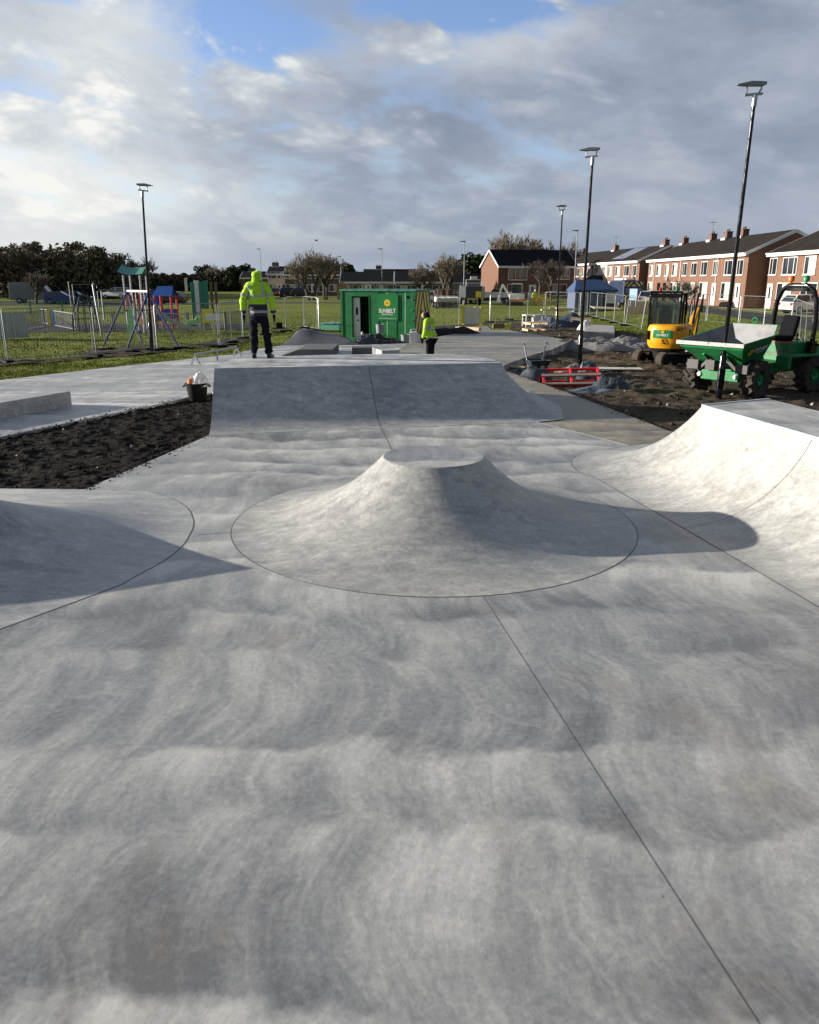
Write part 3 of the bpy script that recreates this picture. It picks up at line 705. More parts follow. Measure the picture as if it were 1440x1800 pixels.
# triangular bank at the back
A, B_, D_ = P(494, 607.2), P(630, 605), P(720, 600)
bx = A.lerp(B_, .22); zt = .92
b = MB(); pk = Vector((Xat(526, 36.2, .9), 36.2, Zat(576, 36.2))); p2 = Vector((Xat(556, 36.2, .7), 36.2, Zat(583, 36.2))); p3 = Vector((Xat(596, 36.0, .4), 36.0, Zat(589, 36.0)))
rows = []
for j in range(13):
    t = j / 12; bot_ = A.lerp(B_, t)
    if t < .3: tp = A.lerp(pk, (t / .3) ** 1.25) + Vector((0, .1, 0)); tp.z = pk.z * (t / .3) ** 1.6
    elif t < .48: tp = pk.lerp(p2, (t - .3) / .18)
    elif t < .75: tp = p2.lerp(p3, (t - .48) / .27)
    else: tp = p3.lerp(B_, (t - .75) / .25)
    rows.append([tuple(bot_.lerp(tp, i / 5) + Vector((0, 0, .004))) for i in range(6)] + [(tp.x, tp.y + .35, tp.z + .003), (tp.x, tp.y + .36, -.3)])
b.grid(rows); o = b.build('corner_bank', mat('shade_dark_concrete', (.105, .11, .115), .85, var=.2, scale=3), smooth=True)  # dark base colour stands in for shade on the camera-facing slope
tag(o, 'dark shaded peaked concrete bank left of the green cabin', 'skate ramp')
# wedge pad and L shaped ledge just behind the flat bank
b = MB(); a, c = P(488, 627.5), P(585, 627.5)
zz = .27; b.prism([(a.x, -.01), (c.x, -.01), (c.x, zz), (Xat(525, a.y, zz), zz)], a.y, a.y + 2.6, axis='Y')
o = b.build('manual_pad', mat('shade_dark_concrete', (.2, .2, .2))); tag(o, 'low shaded wedge pad behind the hooded worker', 'skate ledge')  # shade of the unlit near face is put into the colour
b = MB(); p = [P(655, 623), P(672, 629.5), P(703, 628), P(684, 620)]
b.prism([(v.x, v.y) for v in p], -.01, .26, axis='Z'); o = b.build('concrete_ledge', M_floor); tag(o, 'pale slanting concrete ledge behind the flat bank', 'skate ledge')
b = MB(); p = [P(619, 622.5), P(654, 622.5), P(654, 619), P(619, 619)]
b.prism([(v.x, v.y) for v in p], -.01, .24, axis='Z'); o = b.build('concrete_ledge', mat('shade_dark_concrete', (.2, .2, .2))); tag(o, 'short shaded concrete ledge between the wedge pad and the slanting ledge', 'skate ledge')  # dark colour paints in the shade of this ledge too
# lit curved lip on the right of the path, low block behind it
b = MB(); pts = [P(944, 621.8), P(968, 616), P(990, 607.5), P(1008, 599)]; rows = []
for i, p in enumerate(pts):
    h_ = .02 + .10 * i / 3; d = Vector((.75, .66, 0))
    rows.append([tuple(p - d * .32 + Vector((0, 0, .006))), tuple(p - d * .1 + Vector((0, 0, h_ * .4))), tuple(p + Vector((0, 0, h_))), tuple(p + d * .09 + Vector((0, 0, h_))), tuple(p + d * .095 + Vector((0, 0, -.34)))])
b.grid(rows); o = b.build('curved_kerb', M_floor, smooth=True); tag(o, 'pale curved concrete kerb rising along the right edge of the path', 'kerb')
b = MB(); p = [Pg(1026, 597), Pg(1080, 598), Pg(1079, 585), Pg(1038, 583)]
b.prism([(v.x, v.y) for v in p], G - .02, G + .42, axis='Z'); o = b.build('concrete_block', M_conc_edge, bevel=.02); tag(o, 'low grey concrete block in the mud behind the lamp post', 'concrete block')

# ================================================================== STREET LAMPS
def site_lamp(px, pyb, pyt, lean=0.0, yaw=0.0, label=''):
    """black stepped column with a flood light on a stirrup bracket"""
    base = Pg(px, pyb); d = base.y; hgt = Zat(pyt, d) - G
    t = thing('lamp_post', label, 'lamp post', base, 0, 'new black lamp posts around the skatepark', rot=(0, lean, yaw))
    b = MB(); b.tube([(0, 0, -.2), (0, 0, 1.15), (0, 0, 1.22)], [.085, .085, .055], 14); b.build('base_section', M_black, t, smooth=True)
    b = MB(); b.tube([(0, 0, 1.2), (0, 0, hgt - .42)], [.055, .040], 12); b.build('column', M_black, t, smooth=True)
    b = MB(); b.box(-.07, .07, -.088, -.080, .35, .85); b.build('door', M_black, t)
    b = MB(); b.tube([(0, 0, hgt - .44), (0, 0, hgt - .20)], [.058, .058], 12); b.build('collar', M_galv, t, smooth=True)
    b = MB(); b.bar((-.24, 0, hgt - .20), (.16, 0, hgt - .17), .06, .05)
    b.tube([(-.2, 0, hgt - .18), (-.21, 0, hgt - .06), (-.19, 0, hgt + .02)], .022, 6); b.tube([(.05, 0, hgt - .18), (.12, 0, hgt - .08), (.12, 0, hgt + .03)], .022, 6)
    b.build('bracket', M_galv, t)
    b = MB(); b.prism([(-.44, hgt + .0), (-.1, hgt - .015), (.16, hgt - .01), (.22, hgt + .02), (.22, hgt + .07), (.15, hgt + .08), (-.12, hgt + .09), (-.43, hgt + .025)], -.055, .055, axis='Y')
    b.build('lamp_head', mat('lamp_grey', (.22, .24, .26), .45, .4, .1, 5), t, bevel=.012)
    b = MB(); b.add([(-.34, -.06, hgt - .012), (.10, -.06, hgt - .018), (.10, .06, hgt - .018), (-.34, .06, hgt - .012)], [(0, 1, 2, 3)]); b.build('lens', mat('lens_grey', (.22, .21, .19), .3), t)
    return t
site_lamp(1262, 707, 150, R(0.55), R(-4), 'tallest black lamp post standing in front of the green dumper')
site_lamp(1018, 650, 264, R(0.2), R(-12), 'black lamp post beside the red plastic frames in the mud')
site_lamp(978, 581, 363, 0, R(10), 'black lamp post beside the pile of pallets and tarpaulins')
site_lamp(267, 618, 326, R(-1.9), R(180), 'black lamp post by the playground slide on the left')
def road_lamp(px, d, pyt, label, arm=-1):
    x = Xat(px, d, 0); h = Zat(pyt, d) - G
    t = thing('street_lamp', label, 'street lamp', (x, d, G), 0, 'grey street lamps along the roads')
    b = MB(); b.tube([(0, 0, -.2), (0, 0, 1.3), (0, 0, 1.32), (0, 0, h)], [.10, .10, .065, .045], 8); b.build('column', mat('lamp_column_grey', (.30, .31, .31), .6, .2), t, smooth=True)
    b = MB(); b.prism([(0.1 * arm * -1, h - .02), (.55 * arm, h + .02), (.62 * arm, h + .09), (.1 * arm * -1, h + .12)], -.13, .13, axis='Y'); b.build('lamp_head', mat('lamp_grey', (.22, .24, .26)), t, bevel=.015)
for a in ((461, 150, 438, 'grey street lamp beyond the hooded worker, left of the pale gabled house'), (672, 120, 438, 'grey street lamp rising behind the green cabin'),
          (815, 100, 425, 'grey street lamp behind the caged machines'), (1008, 96, 406, 'grey street lamp in front of the brick terrace'),
          (180, 135, 441, 'thin pale lamp column in front of the dark wood'), (600, 145, 451, 'thin lamp column among the branches of the large bare tree'), (528, 150, 468, 'short lamp column left of the large bare tree')):
    road_lamp(*a, arm=-1)

# ================================================================== SITE FENCE
def fence_panel_mesh():
    W, Hh = 3.4, 1.96
    fr = MB(); r = .019
    fr.tube([(0, 0, .0), (0, 0, Hh - .1), (.03, 0, Hh - .03), (.1, 0, Hh), (W - .1, 0, Hh), (W - .03, 0, Hh - .03), (W, 0, Hh - .1), (W, 0, .0)], r, 8)
    fr.tube([(0, 0, .16), (W, 0, .16)], r * .8, 6); 
    me = MB()
    for i in range(1, 27): me.bar((W * i / 27, 0, .16), (W * i / 27, 0, Hh), .0022)
    for j in range(1, 9): me.bar((0, .004, .16 + (Hh - .16) * j / 9), (W, .004, .16 + (Hh - .16) * j / 9), .0022)
    ft = MB(); ft.obox((-.05, 0, .05), (.26, .62, .14))
    return fr.mesh('frame', M_galv, True), me.mesh('mesh_infill', M_wire), ft.mesh('foot', M_dark)
FP = fence_panel_mesh()
def place_fence(pts, label, cover=None, drop=0.0, lean=0.0):
    pts = [Vector((p[0], p[1], 0)) for p in pts]
    k = 0
    for p, q in zip(pts[:-1], pts[1:]):
        L = (q - p).length; n = max(1, round(L / 3.45)); dirv = (q - p).normalized()
        for i in range(n):
            a = p + dirv * (L * i / n)
            ln = label[k] if k < len(label) else label[-1]; k += 1
            t = thing('fence_panel', ln, 'fence panel', (a.x, a.y, G + drop), math.atan2(dirv.y, dirv.x), 'galvanised temporary fence panels round the site')
            sx = (L / n - .06) / 3.4
            if lean: t.rotation_euler = (lean, 0, math.atan2(dirv.y, dirv.x))
            for me, nm in zip(FP, ('frame', 'mesh_infill', 'foot')):
                o = bpy.data.objects.new(nm, me); COL.objects.link(o); o.parent = t
                if nm != 'foot': o.scale = (sx, 1, 1)
place_fence([Pg(-120, 650), Pg(15, 638), Pg(168, 627)], ['temporary mesh fence panel cut off by the left edge', 'temporary mesh fence panel nearest the left edge, concrete foot at its left post'])
place_fence([Pg(170, 627), Pg(275, 617)], ['temporary mesh fence panel just left of the lamp post by the slide'])
place_fence([Pg(277, 617), Pg(387, 611)], ['temporary mesh fence panel just right of the lamp post by the slide'])
place_fence([Pg(388, 611), Pg(426, 596)], ['temporary mesh fence panel turning the corner left of the hooded worker', 'temporary mesh fence panel hidden partly by the hooded worker'])
place_fence([Pg(428, 596), Pg(535, 578)], ['temporary mesh fence panel passing behind the hooded worker', 'temporary mesh fence panel passing behind the hooded worker', 'temporary mesh fence panel right of the hooded worker'])
place_fence([Pg(536, 578), Pg(559, 582)], ['short temporary mesh fence panel behind the dark peaked bank'])
place_fence([Pg(561, 582), Pg(612, 575)], ['temporary mesh fence panel meeting the left end of the green cabin'])
place_fence([Pg(752, 578), Pg(808, 576)], ['temporary mesh fence panel right of the green cabin, behind the second worker'])
place_fence([Pg(861, 567), Pg(956, 556)], ['temporary mesh fence panel in front of the white tipper truck', 'temporary mesh fence panel in front of the digger on the field', 'temporary mesh fence panel in front of the far worker', 'temporary mesh fence panel left of the pallet pile'])
place_fence([Pg(958, 556), Pg(1018, 558)], ['temporary mesh fence panel behind the pallet pile'])
place_fence([Pg(1019, 558), Pg(1032, 557)], ['temporary mesh fence panel edge-on in front of the blue gazebo'])
place_fence([Pg(1036, 557), Pg(1097, 573)], ['temporary mesh fence panel between the blue gazebo and the excavator', 'temporary mesh fence panel carrying the blue board'])
place_fence([Pg(1099, 573), Pg(1128, 579)], ['leaning temporary mesh fence panel left of the yellow excavator'], lean=R(-5))
place_fence([Pg(1150, 582), Pg(1240, 568)], ['temporary mesh fence panel behind the yellow excavator', 'temporary mesh fence panel behind the boom of the yellow excavator'])
place_fence([Pg(1242, 568), Pg(1298, 574)], ['temporary mesh fence panel behind the tallest lamp post'])
place_fence([Pg(1300, 574), Pg(1389, 584)], ['temporary mesh fence panel behind the dumper seat', 'temporary mesh fence panel in front of the white hatchback'])
place_fence([Pg(1391, 584), Pg(1425, 622)], ['temporary mesh fence panel behind the dumper roll bar', 'temporary mesh fence panel at the right edge'], lean=R(3))
def simple(name, mb, mats, loc, label, cat, rz=0, group=None, smooth=False, bevel=0.0, kind=None):
    o = mb.build(name, mats, loc=loc, smooth=smooth, bevel=bevel, rz=rz); return tag(o, label, cat, group, kind)

# ================================================================== HOUSES
def brick(name, c1, c2, mortar, sc=1.0):
    m, t, b = new_mat(name); c = obj_coord(t); x, y, z = t.sep(c)[:3]
    n = t.node('ShaderNodeTexBrick'); t.put(n.inputs['Vector'], t.comb(t.math('ADD', x, y), z, 0))
    for k_, v_ in (('Color1', c1), ('Color2', c2), ('Mortar', mortar)): n.inputs[k_].default_value = (*v_, 1)
    n.inputs['Scale'].default_value = sc; n.inputs['Mortar Size'].default_value = .008; n.inputs['Brick Width'].default_value = .225; n.inputs['Row Height'].default_value = .075
    pale = t.step(t.noise(c, 2.3, 4, .7), .58, .70, 0, .45)
    col = t.mix(pale, n.outputs[0], (.34, .20, .13)); big = t.noise(c, .5, 3)
    col = t.mix(t.step(big, .3, .7, 0, .35), col, (.16, .07, .045))
    t.put(b.inputs['Base Color'], col); b.inputs['Roughness'].default_value = .9; return m
M_brick = brick('red_brick', (.215, .098, .056), (.150, .068, .042), (.19, .14, .10))
M_brick2 = brick('orange_brick', (.20, .090, .046), (.15, .066, .038), (.17, .13, .10))
M_brickd = brick('brown_brick', (.16, .085, .06), (.12, .06, .045), (.2, .17, .15))
M_render = mat('cream_render', (.62, .55, .44), .9, var=.08, scale=1)
M_roof = mat('brown_roof_tiles', (.024, .019, .017), .95, var=.35, scale=1.2, bmp=.3, spec=.12, dirt=(.055, .048, .018, .45))
M_roof2 = mat('dark_roof_tiles', (.012, .013, .016), .95, var=.3, scale=1.5, bmp=.3, spec=.1)
M_fascia = mat('white_fascia', (.80, .80, .78), .5, var=.04)
M_curtain = mat('pale_curtain', (.44, .43, .36), .85, var=.15, scale=3)
M_solar = mat('solar_glass', (.12, .13, .17), .12, .0, .2, 3, spec=.9)
def window(par, x, z, w, h, y=-.045, split=.38, curtain=True, side=-1):
    b = MB(); f = .065; d = side
    b.box(x, x + w, y - .03, y + .05, z - .06, z); b.box(x, x + w, y - .03, y + .05, z + h, z + h + f)
    b.box(x - f, x, y - .03, y + .05, z - .06, z + h + f); b.box(x + w, x + w + f, y - .03, y + .05, z - .06, z + h + f)
    if split: b.box(x + w * split - .03, x + w * split + .03, y - .03, y + .05, z, z + h)
    b.box(x - .1, x + w + .1, y - .10, y + .03, z - .11, z - .061)
    o = b.build('window', M_white, par)
    b = MB(); s = split or .35
    b.box(x, x + w * s - .031, y + .002, y + .03, z, z + h, 0)
    b.box(x + w * s + .031, x + w, y + .004, y + .03, z, z + h, 1 if curtain else 0)
    b.build('pane', [M_glass, M_curtain], o)
def door(par, x, z, w, h, m, y=-.05, glazed=True):
    b = MB(); f = .07
    b.box(x - f, x, y - .03, y + .04, z, z + h + f); b.box(x + w, x + w + f, y - .03, y + .04, z, z + h + f); b.box(x, x + w, y - .03, y + .04, z + h, z + h + f); b.box(x, x + w, y - .012, y + .03, z, z + h)
    o = b.build('door', m, par)
    if glazed:
        b = MB(); b.box(x + w * .3, x + w * .7, y - .018, y - .013, z + .9, z + h - .2); b.build('pane', M_glass, o)
    b = MB(); b.bar((x + w * .12, y - .05, z + 1.0), (x + w * .12, y - .05, z + 1.14), .025); b.build('handle', M_galv, o)
def house(label, loc, rz, L, D, eave, ridge, wall=M_brick, roof=M_roof, wins=(), doors=(), chim=None, over=.0, fascia=True, gable_end=0, group=None, extra=None, ends=0.0, cat='house', barge=False):
    """front along local x facing -y"""
    t = thing('terraced_house' if group and 'terrace' in group else 'house', label, cat, loc, rz, group)
    g_ = .004; b = MB()
    prof_ = [(0, -.3), (D, -.3), (D, eave), (D / 2, ridge), (0, eave)]
    b.prism([(y, z) for y, z in prof_], g_, L - g_, axis='X'); b.build('wall', wall, t)
    b = MB(); th = .14; ov = .35; sl = (ridge - eave) / (D / 2)
    e0 = ends
    b.prism([(-ov, eave - sl * ov + .03), (D / 2, ridge + .03), (D + ov, eave - sl * ov + .03), (D + ov, eave - sl * ov + .03 + th), (D / 2, ridge + .03 + th), (-ov, eave - sl * ov + .03 + th)], g_ - e0, L - g_ + e0, axis='X')
    r_ = b.build('roof', roof, t)
    if chim is not None:
        cx, cw = chim; b = MB(); b.box(cx - cw / 2, cx + cw / 2, D / 2 - .32, D / 2 + .32, ridge - .5, ridge + .75)
        b.box(cx - cw / 2 - .05, cx + cw / 2 + .05, D / 2 - .37, D / 2 + .37, ridge + .75, ridge + .84)
        for k_ in (-.22, .22): b.lathe([(.11, ridge + .84), (.09, ridge + 1.1)], 10, (cx + k_ * cw, D / 2, 0))
        b.build('chimney', M_brickd, r_)
        b = MB(); b.box(cx - cw / 2 - .12, cx + cw / 2 + .12, D / 2 - .55, D / 2 - .33, ridge - .16, ridge + .18); b.build('lead_flashing', mat('lead_grey', (.45, .46, .47), .6), r_)
    if fascia:
        b = MB(); b.box(g_ - e0, L - g_ + e0, -ov - .03, -ov, eave - sl * ov - .16, eave - sl * ov + .14); b.box(g_ - e0, L - g_ + e0, -ov + .001, -.002, eave - sl * ov - .16, eave - sl * ov - .12)
        b.build('fascia', M_fascia, t)
        b = MB(); b.box(g_ - e0, L - g_ + e0, -ov - .13, -ov - .031, eave - sl * ov + .04, eave - sl * ov + .13); b.build('gutter', M_fascia, t)
    if barge:
        for xb in ((-.05 - e0, g_ - e0 - .002) if 'l' in barge else None, (L - g_ + e0 + .002, L + e0 + .05) if 'r' in barge else None):
            if xb is None: continue
            b = MB(); b.prism([(-ov, eave - sl * ov - .12), (D / 2, ridge - .12), (D + ov, eave - sl * ov - .12), (D + ov, eave - sl * ov + .17), (D / 2, ridge + .17), (-ov, eave - sl * ov + .17)], *xb, axis='X'); b.build('bargeboard', M_fascia, t)
    for w in wins: window(t, *w[:4], curtain=w[4] if len(w) > 4 else True, split=w[5] if len(w) > 5 else .38)
    for dd in doors: door(t, *dd)
    if extra: extra(t)
    return t
def downpipe(x, eave):
    def f(t): b = MB(); b.tube([(x, -.07, eave - .2), (x, -.07, .1)], .04, 8); b.build('downpipe', M_fascia, t)
    return f
def aerial(t, x, y, z, h=1.1):
    b = MB(); b.tube([(x, y, z), (x, y, z + h)], .02, 5); b.tube([(x - .7, y, z + h), (x + .5, y, z + h)], .014, 5)
    for k_ in range(7): b.bar((x - .65 + k_ * .18, y - .25, z + h), (x - .65 + k_ * .18, y + .25, z + h), .014)
    b.build('aerial', M_wire, t)
def dish(t, x, z):
    b = MB(); b.lathe([(.02, -.05), (.18, -.02), (.27, .06), (.29, .09)], 14, (x, -.28, z), axis='Y'); b.tube([(x, -.02, z - .1), (x, -.25, z)], .015, 5); b.tube([(x, -.2, z - .25), (x, -.55, z)], .01, 5); b.build('satellite_dish', mat('dish_grey', (.30, .30, .30), .6), t)
def facing(p, q):   # rotation that lays local x along p->q ; front (-y) then faces the right-hand side of travel
    return math.atan2(q[1] - p[1], q[0] - p[0])
# Terrace A : facade X ~ 26.4, from Y 90.7 (far) to 64.1 (near); front faces -X  => local x runs towards the camera
def terrace(p, q, n, D, eave, ridge, group, labels, spec, zoff=0.0, roof=M_roof, barge_last=True):
    p = Vector((*p, 0)); q = Vector((*q, 0)); L = (q - p).length / n; d = (q - p).normalized(); rz = math.atan2(d.y, d.x); kx = L / 5.3
    for i in range(n):
        a = p + d * (L * i); s = spec[i % len(spec)]
        def ex(t, s=s, i=i):
            if s.get('pipe') is not None: downpipe(s['pipe'], eave)(t)
            if s.get('aerial'): aerial(t, s['aerial'], D / 2 - .1, ridge + 1.0 if s.get('chim') else ridge + .1)
            if s.get('dish'): dish(t, *s['dish'])
            if s.get('more'): s['more'](t)
        house(labels[i], (a.x, a.y, .06 + zoff), rz, L, D, eave, ridge, wall=s.get('wall', M_brick), roof=roof, wins=[(w[0] * kx, w[1], w[2] * kx * .95, w[3], *w[4:]) for w in s['wins']], doors=[(w[0] * kx, *w[1:]) for w in s['doors']], chim=s.get('chim'), group=group, extra=ex, barge=('r' if i == n - 1 and barge_last else '') + ('l' if i == 0 else ''))
W_ = 5.3
sp1 = dict(wins=[(.7, 3.05, 1.15, 1.25), (3.2, 3.05, 1.5, 1.25), (.5, .75, 1.5, 1.45)], doors=[(3.9, .05, .9, 2.05, M_black)], chim=(1.0, 1.0), pipe=2.75)
sp2 = dict(wins=[(.8, 3.05, 1.1, 1.25), (3.1, 3.05, 1.5, 1.25), (2.9, .75, 1.9, 1.45)], doors=[(.6, .05, .9, 2.05, M_black)], chim=(4.3, 1.0), dish=(2.1, 2.6), aerial=4.4)
sp3 = dict(wins=[(.9, 3.05, 1.2, 1.25, False), (3.3, 3.05, 1.5, 1.25, False), (2.6, .75, 2.1, 1.45, True)], doors=[(.8, .05, .9, 2.05, M_white)], pipe=.25, chim=(2.6, 1.0))
sp4 = dict(wins=[(.6, 3.05, 1.5, 1.3, False), (3.5, 3.05, 1.1, 1.3, False), (.6, .75, 2.0, 1.5, True)], doors=[(3.7, .05, .95, 2.1, M_white)], pipe=5.1, chim=(.7, 1.0))
sp5 = dict(wins=[(.8, 3.05, 1.6, 1.3, False), (3.4, 3.05, 1.2, 1.3, False), (.5, .75, 2.1, 1.5, True)], doors=[(3.5, .05, 1.0, 2.1, M_white)])
terrace((31.3, 107.6), (31.35, 76.2), 5, 8.2, 5.0, 6.85, 'brick terrace houses behind the yellow excavator',
        ['terraced brick house at the far end of the middle row, two chimneys near the gap', 'terraced brick house with satellite dish above the excavator cab', 'terraced brick house right of the dish house', 'terraced brick house behind the tallest lamp post', 'terraced brick end house with dark gable and white glazed door'],
        [sp1, sp2, sp3, sp4, sp5])
bw = dict(wins=[(.3, 3.05, 1.2, 1.35, False), (2.5, 3.05, 2.3, 1.35, False), (2.0, .75, 2.4, 1.5, True)], doors=[(.35, .05, .95, 2.1, M_white)], pipe=5.0, aerial=1.0)
bw2 = dict(wins=[(.6, 3.05, 1.6, 1.35), (3.4, 3.05, 1.4, 1.35), (.5, .3, 2.4, 2.0, False)], doors=[(3.6, .05, .95, 2.1, M_white)], pipe=5.1)
terrace((33.1, 75.7), (33.1, 57.0), 3, 8.2, 4.9, 6.7, 'brick terrace houses at the right edge',
        ['terraced brick house behind the dumper roll bar', 'terraced brick house behind the white hatchback', 'terraced brick house beyond the right edge'], [bw, bw2, sp1])
def porch(t):
    b = MB(); b.prism([(-1.6, 2.45), (0, 3.2), (0, 2.45)], -.4, 4.9, axis='X'); b.build('porch_roof', M_roof2, t)
def flat_porch(t):
    b = MB(); b.box(.1, 5.0, -1.1, -.01, 2.5, 2.72); b.build('porch_roof', M_fascia, t)
def solar(t):
    b = MB(); D = 8.2; sl = 1.85 / 4.1; 
    for i in range(2): b.add([(.5 + 2.6 * i, .35, 5.0 + sl * .35 + .22), (3.0 + 2.6 * i, .35, 5.0 + sl * .35 + .22), (3.0 + 2.6 * i, 3.8, 5.0 + sl * 3.8 + .22), (.5 + 2.6 * i, 3.8, 5.0 + sl * 3.8 + .22)], [(0, 1, 2, 3)])
    b.build('solar_panel', M_solar, t)
c1 = dict(sp1, more=flat_porch, aerial=None, chim=(.8, 1.0)); c2 = dict(sp3, chim=None); c3 = dict(sp2, aerial=4.4, dish=(1.0, 3.4), chim=(4.3, 1.1))
c4 = dict(sp4, wall=M_render, more=porch, chim=None); c5 = dict(sp1, more=lambda t: solar(t), chim=None); c6 = dict(sp5, more=flat_porch, chim=(4.5, 1.0), dish=(4.6, 2.9))
terrace((26.8, 147), (30.5, 109.0), 6, 8.2, 5.0, 6.85, 'brick terrace houses behind the blue gazebo',
        ['terraced brick house at the far left end of its row with flat white porch', 'terraced brick house second from the far left end of its row', 'terraced brick house with wide chimney and tall aerial', 'terraced house with cream rendered upper wall and dark porch roof', 'terraced brick house with two solar panels on its roof', 'terraced brick end house with flat porch behind the blue board'], [c1, c2, c3, c4, c5, c6])
# gable house D, rotated
p = (11.2, 128.2); q = (13.1, 121.0)
rot = math.atan2(121 - 128.2, 13.1 - 11.2) + R(90)
house('two storey brick house with lit orange gable and dark roof beyond the truck', (13.1, 121.0, G), rot, 12.5, 7.4, 4.9, 7.1, wall=M_brick2, roof=M_roof2, wins=[(1.6, 2.9, 2.9, 1.7, False), (6.2, 3.2, 1.8, 1.2, False), (1.5, .6, 2.4, 1.6, True), (9.4, 3.0, 2.0, 1.4, False), (8.6, .6, 2.4, 1.6, False)], doors=[(5, 0, 1, 2.1, M_white)], barge='lr', ends=.15)
# distant houses and bungalows
def far_house(px0, px1, d, eave_py, ridge_py, label, D=7, rz=0.0, wall=M_brickd, roof=M_roof2, gab=False, n=3, two=False, **kw):
    x0, x1 = Xat(px0, d), Xat(px1, d); e = Zat(eave_py, d) - G; r_ = Zat(ridge_py, d) - G; L = x1 - x0
    wins = []
    for i in range(n):
        wx = L * (i + .5) / n - .8; wins.append((wx, .8, 1.7, 1.2, i % 2 == 0))
        if two: wins.append((wx, 3.1, 1.5, 1.1, i % 2 == 1))
    return house(label, (x0, d, G), rz, L, D, e, max(r_, e + 1.2), wall=wall, roof=roof, wins=wins, doors=[(L * .48, 0, .9, 2.05, M_white)], ends=.2, barge='lr', **kw)
far_house(502, 598, 150, 482, 469, 'dark two storey house behind the large bare tree', n=5, two=True)
far_house(472, 505, 153, 481, 471, 'grey house with lit cream gable left of the large bare tree', n=2, two=True, wall=M_render, chim=(1.0, 1.2))
far_house(600, 690, 140, 495, 479, 'long low dark roofed bungalow behind the green cabin', n=6)
far_house(640, 745, 170, 486, 474, 'dark roofed house behind the bungalows', n=4, two=True, chim=(3.0, 1.2))
far_house(696, 790, 128, 495, 478, 'brick bungalow with small lit gable right of the green cabin', n=5, wall=M_brick2)
far_house(790, 850, 135, 496, 479, 'low bungalow behind the caged machines', n=3)
far_house(425, 470, 190, 488, 478, 'small dark house far left of the pale gabled house', n=2, chim=(2.0, 1.6))
b = MB(); x0, x1 = Xat(619, 126), Xat(688, 126)
for i in range(24): b.box(x0 + (x1 - x0) * i / 24, x0 + (x1 - x0) * (i + .93) / 24, 0, .04, 0, 1.5 + .04 * (i % 3))
simple('board_fence', b, mat('tan_boards', (.40, .28, .18), .85, var=.2), (0, 126, G), 'tan boarded garden fence in front of the long bungalow', 'fence')
b = MB(); b.box(0, 1.6, 0, 1.2, 0, 2.0); b.prism([(-.1, 2.0), (1.7, 2.0), (.8, 2.7)], -.1, 1.3, axis='Y')
simple('garden_shed', b, mat('tan_boards', (.4, .28, .18)), (Xat(592, 124), 124, G), 'small tan shed by the bungalow garden fence', 'shed')

# ================================================================== TREES
M_bark = mat('grey_bark', (.075, .062, .048), .95, var=.3, scale=8)
M_twig = mat('brown_twigs', (.23, .185, .14), .95, var=.3, scale=2)
M_twigd = mat('dark_twigs', (.10, .078, .060), .95, var=.3, scale=2)
def leaf_mat(name, a, b_):
    m, t, b = new_mat(name); c = obj_coord(t); n = t.noise(c, .9, 4, .7); n2 = t.noise(c, 6, 3, .6)
    t.put(b.inputs['Base Color'], t.ramp(t.math('ADD', t.math('MULTIPLY', n, .6), t.math('MULTIPLY', n2, .4)), [(.35, a), (.65, b_)])); b.inputs['Roughness'].default_value = .8; b.inputs['Specular IOR Level'].default_value = .2; return m
M_pine = leaf_mat('dark_pine_leaf', (.055, .056, .028), (.19, .175, .09))
M_holly = leaf_mat('evergreen_leaf', (.010, .022, .009), (.035, .055, .018))
def bare_tree_meshes(seed, h, spread, trunk_h, levels=5, twig=M_twig, nb=4, r0=.17, thin=.010, multi=1, up=.35):
    r = random.Random(seed); tk = MB(); cr = MB()
    def grow(p, d, L, rad, lev):
        pts = [p]; dd = d.copy(); k = 3
        for i in range(k):
            dd = (dd + Vector((r.uniform(-.18, .18), r.uniform(-.18, .18), r.uniform(-.02, .14)))).normalized(); pts.append(pts[-1] + dd * L / k)
        tgt = tk if lev <= 1 else cr
        tgt.tube(pts, [rad * (1 - .16 * i) for i in range(k + 1)], 6 if lev < 2 else 3, cap=False)
        if lev >= levels: return
        n = nb if lev > 0 else nb + 1
        for i in range(n):
            t_ = (.35 + .65 * (i + r.random()) / n) if lev else (.62 + .38 * (i + r.random()) / n)
            j = min(k - 1, int(t_ * k)); q = pts[j].lerp(pts[j + 1], t_ * k - j)
            az_ = r.uniform(0, 6.28); sp_ = r.uniform(.35, .8) * spread
            nd = (dd * 1.0 + Vector((math.cos(az_) * sp_, math.sin(az_) * sp_, up * r.uniform(.2, 1)))).normalized()
            grow(q, nd, L * r.uniform(.55, .78), max(thin, rad * .52), lev + 1)
    for s in range(multi):
        a = 6.28 * s / multi; d0 = Vector((math.cos(a) * .25 * (multi > 1), math.sin(a) * .25 * (multi > 1), 1)).normalized()
        grow(Vector((math.cos(a) * .2 * (multi > 1), math.sin(a) * .2 * (multi > 1), -.2)), d0, trunk_h, r0, 0)
    z = max(v[2] for v in cr.v); s = h / z
    for b in (tk, cr): b.v = [(x * s, y * s, zz * s) for x, y, zz in b.v]
    return tk.mesh('trunk', M_bark, True, fix=False), cr.mesh('crown', twig, fix=False)
def put_tree(meshes, x, y, label, group='bare winter trees by the houses', rz=0, s=1.0, name='bare_tree', sw=1.0):
    t = thing(name, label, 'tree', (x, y, G), rz, group); t.scale = (s * sw, s * sw, s)
    for me, nm in zip(meshes, ('trunk', 'crown')):
        o = bpy.data.objects.new(nm, me); COL.objects.link(o); o.parent = t
    return t
T1 = bare_tree_meshes(3, 8.0, 1.55, 1.9, 5, nb=4, multi=2, thin=.018, r0=.2)
T2 = bare_tree_meshes(8, 8.0, 1.65, 1.7, 5, nb=4, multi=2, thin=.018, r0=.2)
